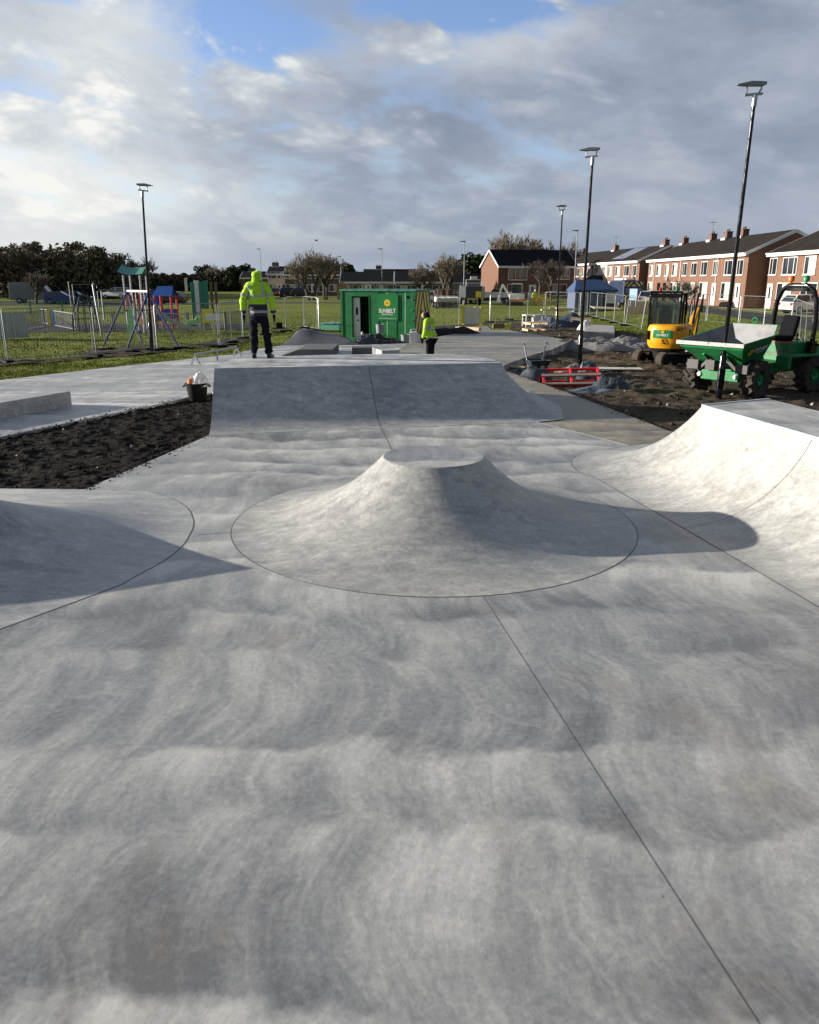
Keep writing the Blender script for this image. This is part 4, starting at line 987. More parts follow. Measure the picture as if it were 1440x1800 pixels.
T3 = bare_tree_meshes(15, 5.0, 1.4, 1.4, 5, twig=M_twigd, nb=4, r0=.12, thin=.010, up=.05)
put_tree(T1, Xat(548, 118), 118, 'large round bare tree in front of the dark houses', s=Zat(430, 118) / 8.0 + .04, sw=.95)
put_tree(T2, Xat(572, 123), 123, 'bare tree just right of and behind the large round bare tree', s=Zat(434, 123) / 8.0, rz=1, sw=.8)
put_tree(T2, Xat(785, 118), 118, 'bare tree with dense brown crown left of the brick gable house', s=Zat(437, 118) / 8, rz=2, sw=.9)
put_tree(T1, Xat(748, 122), 122, 'smaller bare tree with sparse upper branches right of the green cabin', s=Zat(452, 122) / 8, rz=.5, sw=.95)
put_tree(T2, Xat(908, 150), 150, 'tall wide bare tree rising above the brick gable house roof', s=Zat(398, 150) / 8 * 1.0, rz=.7, sw=1.0)
put_tree(T1, Xat(885, 155), 155, 'tall bare tree on the left shoulder of the trees above the gable house', s=Zat(412, 155) / 8, rz=2.4, sw=.9)
put_tree(T1, Xat(985, 152), 152, 'tall bare tree above the roof where the two brick rows meet', s=Zat(411, 152) / 8, rz=4, sw=.9)
put_tree(T3, Xat(945, 112), 112, 'low spreading dark bare tree in front of the gable house', s=Zat(455, 112) / 5 * 1.1, rz=0, sw=1.25)
put_tree(T3, Xat(968, 108), 108, 'low dark bare tree beside the terrace end with flat porch', s=Zat(462, 108) / 5 * 1.1, rz=2)
put_tree(T1, Xat(382, 205), 205, 'small bare tree on the skyline left of the dark evergreens', s=Zat(459, 205) / 8, rz=3)
put_tree(T3, Xat(1190, 60), 60, 'slender bare shrub in front of the terrace behind the excavator', s=.62, rz=1)
def leaf_tree_meshes(seed, h, w, m, n=2600, trunk=.16, clumps=26, size=.22, shape='round', low=.15):
    r = np.random.default_rng(seed); ph = r.uniform(0, 6.28, clumps); u = r.uniform(low, 1, clumps)
    if shape == 'pine': rad = (w / 2) * np.clip(1.08 - np.abs(u - .62) * 1.6, .2, 1) * r.uniform(.3, 1, clumps)
    else: rad = (w / 2) * np.sqrt(np.clip(1 - ((u - .5) / .52) ** 2, .05, 1)) * r.uniform(.25, 1, clumps)
    c = np.stack([np.cos(ph) * rad, np.sin(ph) * rad, u * h * .93], -1); cs = r.uniform(.12, .26, clumps) * w
    k = r.integers(0, clumps, n); dirs = r.normal(size=(n, 3)); dirs /= np.linalg.norm(dirs, axis=1)[:, None]
    pos = c[k] + dirs * (cs[k] * r.random(n) ** .4)[:, None] * [1, 1, .75]; pos[:, 2] = np.clip(pos[:, 2], .1, h)
    A = r.normal(size=(n, 3)); A /= np.linalg.norm(A, axis=1)[:, None]; B = np.cross(A, r.normal(size=(n, 3))); B /= np.linalg.norm(B, axis=1)[:, None]
    s = r.uniform(.5, 1.2, n)[:, None] * size
    V = np.stack([pos - A * s, pos + B * s * .6, pos + A * s, pos - B * s * .6], 1).reshape(-1, 3)
    o = fast_mesh('crown', V, np.arange(n * 4).reshape(n, 4), m); me = o.data; bpy.data.objects.remove(o)
    tk = MB(); tk.tube([(0, 0, -.2), (.05, .03, h * .35), (.02, -.05, h * .7)], [trunk, trunk * .8, trunk * .3], 7)
    for i in range(6):
        j = i % clumps; q = Vector(c[j]); tk.tube([(0, 0, q.z * .55), tuple(q)], [trunk * .4, .02], 4)
    return tk.mesh('trunk', M_bark, True), me
L1 = leaf_tree_meshes(1, 8, 5.0, M_pine, 3000, .2, 22, .24, 'pine', .3); L2 = leaf_tree_meshes(2, 8, 6.2, M_pine, 3400, .2, 26, .24, 'round', .2); L3 = leaf_tree_meshes(3, 6, 5.0, M_holly, 3200, .2, 30, .28, 'round', .05)
B1 = bare_tree_meshes(21, 8.0, .9, 2.6, 5, twig=M_twigd, nb=4, multi=2, thin=.02)
tree_specs = [(-30, 128, 430, L2), (12, 132, 427, L1), (30, 140, 428, L2), (52, 130, 434, B1), (66, 138, 429, L1), (88, 134, 431, L2), (104, 142, 436, B1), (126, 132, 428, L2), (140, 140, 428, L1), (160, 136, 437, L2), (178, 130, 437, L1), (196, 138, 443, B1), (212, 134, 440, L2), (228, 142, 446, B1), (244, 136, 452, B1)]
wl_ = ['dark pine at the far left end of the wood', 'dark flat topped pine of the wood above the pale grey van', 'broad dark tree of the wood above the pale grey van', 'bare brown tree of the wood above the blue car', 'tall dark pine in the wood just right of the van', 'broad dark tree of the wood behind the blue car', 'bare brown tree of the wood behind the goal frame', 'broad dark tree topping the middle of the wood', 'tall dark pine topping the middle of the wood', 'broad dark tree right of the wood centre', 'dark pine behind the thin pale lamp column', 'bare brown tree just right of the thin lamp column', 'broad dark tree behind the green roofed tower', 'bare brown tree behind the green roofed tower', 'bare brown tree at the right end of the wood']
for i, (px, d, top, me) in enumerate(tree_specs):
    put_tree(me, Xat(px, d), d, wl_[i], 'trees of the dark wood behind the playground', rz=i * 1.7, s=(Zat(top + (0, 7, -3, 5, -4, 8)[i % 6], d) - G) / 8.0, name='pine_tree' if me in (L1, L2) else 'bare_tree', sw=.86 if me is not B1 else 1.3)
# the dense body of the wood behind the front trees
nW = 26000; r = np.random.default_rng(5); px_ = r.uniform(-60, 262, nW); dd_ = r.uniform(128, 175, nW)
topz = np.interp(px_, [-60, 0, 130, 190, 240, 262], [9.6, 9.4, 9.2, 8.2, 6.6, 4.2]); zz = r.random(nW) ** .8 * topz * (.55 + .45 * fbm(px_ * .055, dd_ * .05, 4, 3))
xx = (px_ - CX) / F * dd_ * .96; pos = np.stack([xx, dd_, G + zz], -1)
A = r.normal(size=(nW, 3)); A /= np.linalg.norm(A, axis=1)[:, None]; Bv = np.cross(A, r.normal(size=(nW, 3))); Bv /= np.linalg.norm(Bv, axis=1)[:, None]
s = r.uniform(.25, .6, nW)[:, None]
Vv = np.stack([pos - A * s, pos + Bv * s * .5, pos + A * s, pos - Bv * s * .5], 1).reshape(-1, 3)
tag(fast_mesh('distant_wood', Vv, np.arange(nW * 4).reshape(nW, 4), [leaf_mat('wood_mix', (.08, .066, .046), (.22, .18, .125))]), 'dense dark undergrowth and branches of the wood behind the playground', 'wood', kind='stuff')
# low scrub along the far edge of the field
nW = 16000; px_ = r.uniform(235, 480, nW); dd_ = r.uniform(200, 235, nW); topz = np.interp(px_, [235, 262, 330, 350, 400, 440, 480], [6.5, 5.2, 4.6, 5.5, 5.5, 5, 3.5])
zz = r.random(nW) * topz * (0.6 + .4 * fbm(px_ * .08, px_ * 0, 3, 2)); pos = np.stack([(px_ - CX) / F * dd_ * .96, dd_, G + zz], -1)
A = r.normal(size=(nW, 3)); A /= np.linalg.norm(A, axis=1)[:, None]; Bv = np.cross(A, r.normal(size=(nW, 3))); Bv /= np.linalg.norm(Bv, axis=1)[:, None]
s = r.uniform(.3, .7, nW)[:, None]
Vv = np.stack([pos - A * s, pos + Bv * s * .5, pos + A * s, pos - Bv * s * .5], 1).reshape(-1, 3)
tag(fast_mesh('distant_scrub', Vv, np.arange(nW * 4).reshape(nW, 4), [leaf_mat('scrub_mix', (.03, .026, .018), (.075, .06, .04))]), 'low brown scrub along the far edge of the field', 'scrub', kind='stuff')
for px, d, top, lab, me, sw in ((362, 215, 464, 'dark evergreen left of the small bare tree on the skyline', L3, 1.0), (410, 200, 465, 'dark evergreen pair on the skyline, left one', L3, .8), (430, 200, 462, 'dark evergreen pair on the skyline, right one', L3, .8), (615, 160, 460, 'dark conifer rising behind the houses right of the large bare tree', L3, .8), (835, 140, 442, 'dark evergreen left of the brick gable house', L3, 1.0), (272, 120, 484, 'round dark bush behind the playground tower', L3, 1.0), (62, 100, 474, 'brown bare thicket in front of the pale grey van', B1, 1.7), (78, 118, 470, 'dark evergreen bush between the van and the goal frame', L3, .9)):
    z = Zat(top, d) - G; put_tree(me, Xat(px, d), d, lab, 'evergreens on the skyline' if me is L3 else 'bare winter trees by the houses', rz=px, s=z / (6.0 if me is L3 else 8.0), name='evergreen_tree' if me is L3 else 'bare_tree', sw=sw)

# ================================================================== PEOPLE
def skin(name, pts, edges, rad, mats, parent, sub=2, root=0, wrinkle=0.0):
    me = bpy.data.meshes.new(name); me.from_pydata([tuple(p) for p in pts], edges, [])
    o = bpy.data.objects.new(name, me); COL.objects.link(o)
    o.modifiers.new('skin', 'SKIN'); s = o.modifiers.new('sub', 'SUBSURF'); s.levels = s.render_levels = sub
    if not me.skin_vertices: me.skin_vertices.new()
    for i, v in enumerate(me.skin_vertices[0].data):
        r = rad[i]; v.radius = r if hasattr(r, '__len__') else (r, r); v.use_root = (i == root)
    bpy.context.view_layer.update()
    m2 = bpy.data.meshes.new_from_object(o.evaluated_get(bpy.context.evaluated_depsgraph_get()))
    bpy.data.objects.remove(o); bpy.data.meshes.remove(me); m2.name = name
    m2.materials.clear()
    for m in (mats if isinstance(mats, (list, tuple)) else [mats]): m2.materials.append(m)
    if wrinkle:
        n_ = len(m2.vertices); co = np.zeros(n_ * 3, np.float32); no = np.zeros(n_ * 3, np.float32); m2.vertices.foreach_get('co', co); m2.vertices.foreach_get('normal', no); co = co.reshape(-1, 3); no = no.reshape(-1, 3)
        w_ = fbm(co[:, 0] * 7 + co[:, 1] * 5 + 9, co[:, 2] * 16 + co[:, 0] * 6, 3, 4) - .5; m2.vertices.foreach_set('co', (co + no * (w_ * wrinkle)[:, None]).astype(np.float32).ravel())
    m2.polygons.foreach_set('use_smooth', [True] * len(m2.polygons))
    o = bpy.data.objects.new(name, m2); COL.objects.link(o); o.parent = parent; return o
def jacket_mat(name, z_navy, z_navy_arm, bands, arm_bands, braces, arm_x=.26, braces_z=(1.28, 1.5)):
    """hi-viz cloth: navy lower part and sewn-on silver tapes at fixed heights of the garment"""
    m, t, b = new_mat(name); x, y, z = t.sep(obj_coord(t))[:3]; c = obj_coord(t)
    ax = t.math('ABSOLUTE', x); arm = t.math('GREATER_THAN', ax, arm_x); w = t.math('ADD', z, t.math('MULTIPLY', t.math('SUBTRACT', t.noise(c, 7, 3), .5), .02))
    def bandmask(lst):
        r = 0.0
        for z0, hw in lst: r = t.math('MAXIMUM', r, t.math('LESS_THAN', t.math('ABSOLUTE', t.math('SUBTRACT', w, z0)), hw))
        return r
    bt = bandmask(bands); ba = bandmask(arm_bands)
    if braces:
        bz = t.math('MULTIPLY', t.math('LESS_THAN', t.math('ABSOLUTE', t.math('SUBTRACT', ax, .155)), .024), t.math('MULTIPLY', t.math('GREATER_THAN', z, braces_z[0]), t.math('LESS_THAN', z, braces_z[1])))
        bt = t.math('MAXIMUM', bt, bz)
    tape = t.math('ADD', t.math('MULTIPLY', bt, t.math('SUBTRACT', 1.0, arm)), t.math('MULTIPLY', ba, arm))
    nv = t.math('ADD', t.math('MULTIPLY', t.math('LESS_THAN', w, z_navy), t.math('SUBTRACT', 1.0, arm)), t.math('MULTIPLY', t.math('LESS_THAN', w, z_navy_arm), arm))
    n = t.noise(c, 9, 4)
    yel = t.ramp(n, [(.3, (.33, .62, .012)), (.7, (.46, .76, .02))])
    col = t.mix(nv, yel, (.014, .020, .040)); col = t.mix(tape, col, (.34, .35, .35))
    t.put(b.inputs['Base Color'], col); b.inputs['Roughness'].default_value = .75
    bump(t, b, t.noise(t.comb(t.math('MULTIPLY', x, 1.0), y, t.math('MULTIPLY', z, 2.2)), 9, 4, .6, .8), .6, .03)
    return m
def hand(parent, wrist, side, m, curl=.4, fwd=(0, 0.0, -1)):
    """palm, four unequal fingers and a thumb hanging from a wrist; side -1 left, +1 right"""
    w = Vector(wrist); b = MB()
    b.sphere((w.x, w.y, w.z - .045), .054, 10, 7, sc=(.62, .9, 1.15))
    b.build('hand', m, parent, smooth=True)
    hb = parent.children[-1] if False else None
    for i, (dy, L) in enumerate(((.032, .070), (.011, .080), (-.011, .075), (-.032, .058))):
        p0 = Vector((w.x, w.y + dy, w.z - .088)); p1 = p0 + Vector((-side * .006, .004, -L * .5)); p2 = p1 + Vector((-side * L * curl * .6, .004, -L * .42))
        f = MB(); f.tube([p0 + Vector((0, 0, .02)), p0, p1, p2], [.010, .0105, .0095, .007], 7); f.build('finger', m, parent, smooth=True)
    f = MB(); f.tube([(w.x, w.y + .035, w.z - .035), (w.x - side * .008, w.y + .062, w.z - .065), (w.x - side * .012, w.y + .066, w.z - .098)], [.013, .0115, .008], 7); f.build('thumb', m, parent, smooth=True)
def boots(parent, feet, m):
    for (x, y, a) in feet:
        b = MB(); c, s = math.cos(a), math.sin(a); rows = []
        for (ly, hw, z0, z1) in ((-.10, .036, 0, .09), (-.075, .045, 0, .125), (0, .048, 0, .125), (.07, .050, 0, .085), (.14, .052, 0, .065), (.175, .036, .006, .045)):
            rows.append([(x + lx * c - ly * s, y + lx * s + ly * c, z) for lx, z in ((-hw, z0), (hw, z0), (hw * 1.0, z0 + (z1 - z0) * .6), (hw * .6, z1), (-hw * .6, z1), (-hw, z0 + (z1 - z0) * .6))])
        b.grid(rows, wrap=True); n = 6; k = len(b.v)
        b.f += [tuple(range(n - 1, -1, -1)), tuple(range(k - n, k))]; b.mi += [0, 0]
        b.build('boot', m, parent, smooth=True)

# --- worker 1 : stands with his back to us on the flat bank
base = P(457, 629.5, 1.0); w1 = thing('person', 'person standing on the concrete bank with back turned, yellow hooded jacket and dark trousers', 'person', (base.x, base.y, 1.004), R(2)); w1.scale = (1.0, 1.0, 1.065)
bodyp = [(0.02, 0, .90), (0.02, .0, 1.12), (.02, 0, 1.36), (.02, .01, 1.50), (.02, .03, 1.62), (.02, .05, 1.70),
         (-.18, 0, 1.44), (-.27, -.01, 1.18), (-.29, .04, .90), (.22, 0, 1.44), (.31, -.01, 1.18), (.33, .04, .90),
         (-.10, .01, .84), (-.11, .03, .48), (-.12, 0, .10), (.13, .01, .84), (.18, .03, .48), (.21, 0, .10)]
bodye = [(0, 1), (1, 2), (2, 3), (3, 4), (4, 5), (3, 6), (6, 7), (7, 8), (3, 9), (9, 10), (10, 11), (0, 12), (12, 13), (13, 14), (0, 15), (15, 16), (16, 17)]
skin('body', bodyp, bodye, [(.13, .09), (.12, .09), (.14, .10), (.09, .07), .055, (.075, .09), .05, .042, .03, .05, .042, .03, .075, .052, .036, .075, .052, .036], M_navy, w1)
tr = [(.02, 0, .90), (-.095, 0, .80), (-.105, .02, .48), (-.115, -.005, .20), (-.12, -.01, .07), (.135, 0, .80), (.18, .02, .48), (.205, -.005, .20), (.215, -.01, .07)]
skin('trousers', tr, [(0, 1), (1, 2), (2, 3), (3, 4), (0, 5), (5, 6), (6, 7), (7, 8)], [(.17, .13), (.108, .11), (.088, .092), (.080, .088), (.082, .09), (.108, .11), (.088, .092), (.080, .088), (.082, .09)], mat('dark_work_trousers', (.010, .011, .018), .92, var=.3, scale=7, bmp=.4, spec=.1), w1, sub=3, wrinkle=.055)
jm = jacket_mat('hooded_jacket_cloth', 1.105, .985, [(1.27, .026), (.955, .026)], [(1.30, .026), (.985, .012)], True, .225, (1.27, 1.50))
jk = [(.02, 0, .80), (.02, 0, .95), (.02, 0, 1.14), (.02, .0, 1.34), (.02, .01, 1.48), (.02, .02, 1.56), (-.17, .0, 1.46), (-.27, -.01, 1.28), (-.305, 0, 1.10), (-.31, .03, .90), (.21, 0, 1.46), (.31, -.01, 1.28), (.345, 0, 1.10), (.35, .03, .90)]
skin('jacket', jk, [(0, 1), (1, 2), (2, 3), (3, 4), (4, 5), (4, 6), (6, 7), (7, 8), (8, 9), (4, 10), (10, 11), (11, 12), (12, 13)],
     [(.225, .15), (.225, .155), (.215, .15), (.21, .15), (.15, .125), (.08, .08), .095, .082, .074, .062, .095, .082, .074, .062], jm, w1, root=2, sub=3, wrinkle=.06)
hd = [(.01, .0, 1.50), (.01, .03, 1.575), (.01, .045, 1.655), (.005, .05, 1.735), (.0, .04, 1.765)]
skin('hood', hd, [(0, 1), (1, 2), (2, 3), (3, 4)], [(.14, .12), (.092, .09), (.118, .125), (.105, .115), (.06, .07)], mat('hiviz_hood', (.36, .66, .015), .75, var=.15, scale=8, bmp=.5), w1, sub=3, wrinkle=.05)
b = MB(); b.sphere((.01, .105, 1.665), .075, 14, 10, sc=(.82, .80, 1.1)); b.prism([(-.005, 1.65), (.025, 1.65), (.02, 1.68), (.0, 1.68)], .160, .182, axis='Y'); b.build('face', M_skin, w1, smooth=True)
boots(w1, [(-.125, .02, .15), (.225, .02, -.2)], M_black)
hand(w1, (-.315, .045, .885), -1, M_blackcloth, .35); hand(w1, (.357, .045, .885), 1, M_blackcloth, .35)

# --- worker 2 : down behind the bank, head bowed, turned to the left
by = 25.6; w2 = thing('person', 'person in a black hood and yellow reflective vest looking down behind the bank', 'person', (Xat(757, by), by, .004), R(62))
bodyp = [(0, 0, .90), (0, .0, 1.12), (0, .03, 1.34), (0, .09, 1.47), (0, .15, 1.56), (0, .20, 1.61), (-.19, .08, 1.41), (-.24, .06, 1.14), (-.23, .16, .90), (.19, .08, 1.41), (.24, .06, 1.14), (.23, .16, .90), (-.10, .01, .84), (-.11, .03, .48), (-.12, 0, .10), (.10, .01, .84), (.11, .03, .48), (.12, 0, .10)]
skin('body', bodyp, bodye, [(.13, .09), (.12, .09), (.14, .10), (.09, .07), .055, (.075, .09), .05, .042, .03, .05, .042, .03, .075, .052, .036, .075, .052, .036], M_blackcloth, w2)
skin('trousers', [(0, 0, .92), (-.095, 0, .80), (-.105, .02, .48), (-.11, -.01, .07), (.095, 0, .80), (.105, .02, .48), (.11, -.01, .07)], [(0, 1), (1, 2), (2, 3), (0, 4), (4, 5), (5, 6)], [(.17, .14), (.108, .115), (.088, .092), (.082, .09), (.108, .115), (.088, .092), (.082, .09)], M_blackcloth, w2)
jm2 = jacket_mat('vest_cloth', .5, .5, [(1.16, .028), (.92, .024)], [(1.22, .026)], True, .225, (1.15, 1.44))
jk = [(0, 0, .86), (0, 0, 1.0), (0, .0, 1.16), (0, .04, 1.34), (0, .08, 1.45), (0, .12, 1.51), (-.18, .07, 1.42), (-.25, .06, 1.26), (-.26, .08, 1.10), (-.24, .17, .90), (.18, .07, 1.42), (.25, .06, 1.26), (.26, .08, 1.10), (.24, .17, .90)]
skin('jacket', jk, [(0, 1), (1, 2), (2, 3), (3, 4), (4, 5), (4, 6), (6, 7), (7, 8), (8, 9), (4, 10), (10, 11), (11, 12), (12, 13)],
     [(.195, .15), (.195, .155), (.19, .155), (.19, .155), (.14, .125), (.08, .08), .09, .08, .072, .06, .09, .08, .072, .06], jm2, w2, root=2)
skin('hood', [(0, .08, 1.47), (0, .13, 1.55), (0, .17, 1.63), (0, .20, 1.69)], [(0, 1), (1, 2), (2, 3)], [(.10, .10), (.095, .095), (.10, .115), (.08, .09)], M_blackcloth, w2)
b = MB(); b.sphere((0, .255, 1.60), .082, 14, 10, sc=(.8, .75, 1.15)); b.prism([(-.012, 1.575), (.012, 1.575), (.008, 1.61), (-.008, 1.61)], .30, .335, axis='Y'); b.build('face', M_skin, w2, smooth=True)
boots(w2, [(-.11, .02, .1), (.11, .02, -.1)], M_black)
hand(w2, (-.245, .18, .885), -1, M_blackcloth, .5); hand(w2, (.245, .18, .885), 1, M_blackcloth, .5)
# --- worker 3 : far away on the field
d3 = 97; w3 = thing('person', 'far person in a yellow jacket standing by the yellow plastic barriers', 'person', (Xat(938, d3), d3, G), R(-140))
skin('body', bodyp, bodye, [(.17, .13), (.17, .13), (.18, .13), (.11, .09), .06, (.09, .10), .07, .06, .05, .07, .06, .05, .10, .075, .06, .10, .075, .06], M_navy, w3)
skin('jacket', jk, [(0, 1), (1, 2), (2, 3), (3, 4), (4, 5), (4, 6), (6, 7), (7, 8), (8, 9), (4, 10), (10, 11), (11, 12), (12, 13)], [(.21, .17), (.21, .17), (.2, .17), (.2, .17), (.15, .13), (.08, .08), .10, .09, .08, .07, .10, .09, .08, .07], M_hiviz, w3, root=2)
b = MB(); b.sphere((0, .2, 1.62), .1, 12, 8, sc=(.85, .95, 1.2)); b.build('face', M_skin, w3, smooth=True)
b = MB(); b.sphere((0, .2, 1.68), .115, 12, 6, sc=(.9, 1.05, .8)); b.build('helmet', M_white, w3, smooth=True)
boots(w3, [(-.12, .02, .1), (.12, .02, -.1)], M_black)
hand(w3, (-.245, .18, .885), -1, M_skin, .5); hand(w3, (.245, .18, .885), 1, M_skin, .5)

# ================================================================== GREEN CABIN
def sunflower(mb, r, z=0.0, n=14):
    for i in range(n):
        a = 2 * math.pi * i / n; ca, sa = math.cos(a), math.sin(a); w = .26 * r
        pts = [(r * .42 * ca + w * .7 * sa, r * .42 * sa - w * .7 * ca), (r * .75 * ca + w * sa, r * .75 * sa - w * ca), (r * ca, r * sa), (r * .75 * ca - w * sa, r * .75 * sa + w * ca), (r * .42 * ca - w * .7 * sa, r * .42 * sa + w * .7 * ca)]
        mb.add([(x, y, z + .0006 * (i % 2)) for x, y in pts], [(0, 1, 2, 3, 4)], 0)
    mb.add([(r * .44 * math.cos(2 * math.pi * j / 20), r * .44 * math.sin(2 * math.pi * j / 20), z + .002) for j in range(20)], [tuple(range(20))], 0)
    mb.add([(r * .24 * math.cos(2 * math.pi * j / 16), r * .24 * math.sin(2 * math.pi * j / 16), z + .004) for j in range(16)], [tuple(range(16))], 1)
    return mb
M_petal = mat('petal_yellow', (.85, .55, .02), .5, var=.05); M_core = mat('petal_core', (.20, .10, .02), .6)
def emblem(parent, M, r):
    b = MB(); sunflower(b, r); b.v = [tuple(M @ Vector(v)) for v in b.v]; return b.build('emblem', [M_petal, M_core], parent, fix=False)
ct = R(-20); c0 = Pg(729, 600.5); cx_ = thing('site_cabin', 'green steel site cabin with open door and black and yellow striped end', 'site cabin', (c0.x, c0.y, G), ct)
LC, WC, HC = 4.0, 2.3, 2.42                      # front runs from x=-LC to 0, faces -y
dx0, dx1, dz0, dz1 = -3.42, -2.42, .14, 2.2     # doorway
b = MB()
def panelling(x0, x1, z0, z1):                   # lightly ribbed steel sheet
    n = max(1, int((x1 - x0) / .42)); w = (x1 - x0) / n
    for i in range(n):
        a = x0 + i * w; pts = [(a, 0), (a + .05, .018), (a + w - .05, .018), (a + w, 0)] if i % 2 else [(a, 0), (a + .05, 0), (a + w - .05, 0), (a + w, 0)]
        b.grid([[(x, y, z0) for x, y in pts], [(x, y, z1) for x, y in pts]])
panelling(-LC, dx0, .12, HC); panelling(dx1, 0, .12, HC)
b.grid([[(dx0, 0, dz1), (dx1, 0, dz1)], [(dx0, 0, HC), (dx1, 0, HC)]]); b.grid([[(dx0, 0, 0.02), (dx1, 0, .02)], [(dx0, 0, dz0), (dx1, 0, dz0)]])
b.box(-LC, 0, WC - .05, WC, .12, HC); b.box(-LC - .0, -LC + .05, .001, WC - .051, .12, HC); b.box(-.05, 0, .001, WC - .051, .12, HC)
b.box(-LC, 0, .05, WC - .06, .06, .14); b.box(-LC - .02, -LC + .10, -.03, .09, 0, HC + .01); b.box(-.10, .02, -.03, .09, 0, HC + .01); b.box(-.1, .02, WC - .09, WC + .03, 0, HC + .01)
b.box(-LC + .101, -.101, -.025, -.002, 0, .12)
# door reveal
b.box(dx0 - .001, dx0 + .03, -.02, .12, dz0, dz1); b.box(dx1 - .03, dx1 + .001, -.02, .12, dz0, dz1); b.box(dx0 + .031, dx1 - .031, -.02, .12, dz1 - .03, dz1 + .03)
wl = b.build('wall', M_green, cx_)
b = MB(); b.box(-LC - .06, .06, -.06, WC + .06, HC + .012, HC + .07)
for i in range(9): b.box(-LC + .1 + i * .47, -LC + .34 + i * .47, -.08, WC + .08, HC + .071, HC + .095)
b.build('roof', M_greenroof, cx_)
b = MB(); b.box(dx0 + .035, dx0 + .40, .16, .19, .15, 2.1); b.build('inner_door', M_white, cx_)
b = MB(); b.box(dx0 + .18, dx0 + .30, .145, .159, 1.25, 1.62); b.box(dx0 + .24, dx0 + .33, .145, .159, .95, 1.02); b.build('door_notice', M_black, cx_)
b = MB(); b.box(dx0 + .62, dx0 + .9, 1.1, 1.4, .14, 1.9); b.tube([(dx0 + .56, 1.0, .15), (dx0 + .58, 1.02, 2.0)], .03, 6); b.build('locker', mat('locker_brown', (.06, .04, .03), .7), cx_)
# striped end : chevrons
m_, t_n, bs = new_mat('chevron_stripes'); x_, y_, z_ = t_n.sep(obj_coord(t_n))[:3]
q_ = t_n.math('FRACT', t_n.math('MULTIPLY', t_n.math('ADD', t_n.math('MULTIPLY', t_n.math('ABSOLUTE', t_n.math('SUBTRACT', y_, WC * .5)), 2.4), z_), .95))
t_n.put(bs.inputs['Base Color'], t_n.mix(t_n.math('GREATER_THAN', q_, .5), (.012, .012, .012), (.80, .68, .10))); bs.inputs['Roughness'].default_value = .5
b = MB(); b.box(.021, .03, .10, WC - .10, .42, HC - .04); b.build('striped_panel', m_, cx_)
b = MB(); b.box(.031, .05, .9, 1.0, 1.3, 1.5); b.box(.031, .05, 1.5, 1.62, 1.45, 1.6); b.build('latch', M_black, cx_)
FRONT = Matrix.Rotation(R(90), 4, 'X')
def on_front(x, z, y=-.028): return Matrix.Translation((x, y, z)) @ FRONT
b = MB(); b.box(-1.98, -.88, -.026, -.022, 1.0, 2.28); b.build('sign_panel', mat('sign_green', (.012, .20, .05), .4, var=.05), cx_)
emblem(cx_, on_front(-1.45, 1.86, -.028), .18)
text_mesh('lettering', 'SUNBELT', .27, M_white, cx_, on_front(-1.45, 1.47, -.03), bold=.008, sx=.82)
text_mesh('lettering', 'RENTALS', .105, M_white, cx_, on_front(-1.45, 1.30, -.03), sx=1.35, bold=.002)
text_mesh('lettering', 'www.sunbeltrentals.co.uk', .088, M_white, cx_, on_front(-1.43, 1.11, -.03))
text_mesh('lettering', '8', .30, M_black, cx_, on_front(-.36, 2.08, -.012), bold=.02)
b = MB()
for i in range(4): b.tube([(-.12, -.04, .5 + .5 * i), (-.12, -.04, .56 + .5 * i)], .03, 6)
b.build('hinge', M_green, cx_)
b = MB(); a, c = Pg(570, 583), Pg(603, 586); b.box(0, (c - a).length, -.5, .5, 0, .35); b.box(.0, (c - a).length, -.56, .56, .351, .41)
simple('tow_platform', b, M_greenroof, (a.x, a.y + .3, G + .12), 'low green platform sticking out behind the dark peaked bank', 'platform', rz=R(-20))

# ================================================================== RUBBLE, BAGS, CLOTHS
def crumple(w, d, h, seed, n=18, rough=1.0, flat=0.0):
    rows = []; r = np.random.default_rng(seed); ox = r.uniform(0, 50)
    u = np.linspace(-1, 1, n)
    for a in u:
        row = []
        for c in u:
            rad = math.sqrt(a * a * .9 + c * c * .9); ed = max(0, 1 - rad ** 2.2)
            e = float(fbm(np.array([a * 2.2 + ox]), np.array([c * 2.2]), 5, seed)[0]); e2 = float(fbm(np.array([a * 1.1 + ox]), np.array([c * 1.1]), 2, seed + 5)[0])
            rr = 1 + .35 * (e2 - .5)
            row.append((a * w / 2 * rr, c * d / 2 * rr, max(-.03, h * (ed * (.45 + .75 * e2) + rough * (e - .5) * .8 * min(1, ed + .15)) - .02)))
        rows.append(row)
    b = MB(); b.grid(rows); return b
def heap(name, loc, w, d, h, m, label, cat, seed, rz=0, rough=1.0, smooth=False, n=18, group=None):
    return simple(name, crumple(w, d, h, seed, n, rough), m, loc, label, cat, rz=rz, smooth=smooth, group=group)
p = Pg(1072, 616); heap('rubble_heap', (p.x, p.y, G + .03), 4.4, 2.6, .55, M_rubble, 'pale grey rubble heap left of the yellow excavator', 'rubble heap', 3, n=64, rough=1.6)
p = Pg(965, 612); heap('rubble_heap', (p.x + 1.2, p.y, G), 2.2, 1.6, .55, M_mud, 'brown spoil heap below the curved kerb', 'rubble heap', 6, n=26, rough=.9)
p = P(672, 603, 0); heap('rubble_heap', (p.x - .1, p.y + 1.0, G + .18), 2.7, 1.4, .62, mat('dark_spoil', (.03, .027, .024), .95, var=.5, scale=5, bmp=.5), 'dark broken spoil heap in front of the green cabin', 'rubble heap', 9, n=30, rough=1.3)
p = P(640, 604, 0); heap('black_sheet', (p.x, p.y + .6, G + .2), 1.3, .8, .42, M_tarp, 'crumpled black sheeting left of the spoil heap by the green cabin', 'plastic sheet', 12, n=20, rough=1.6)
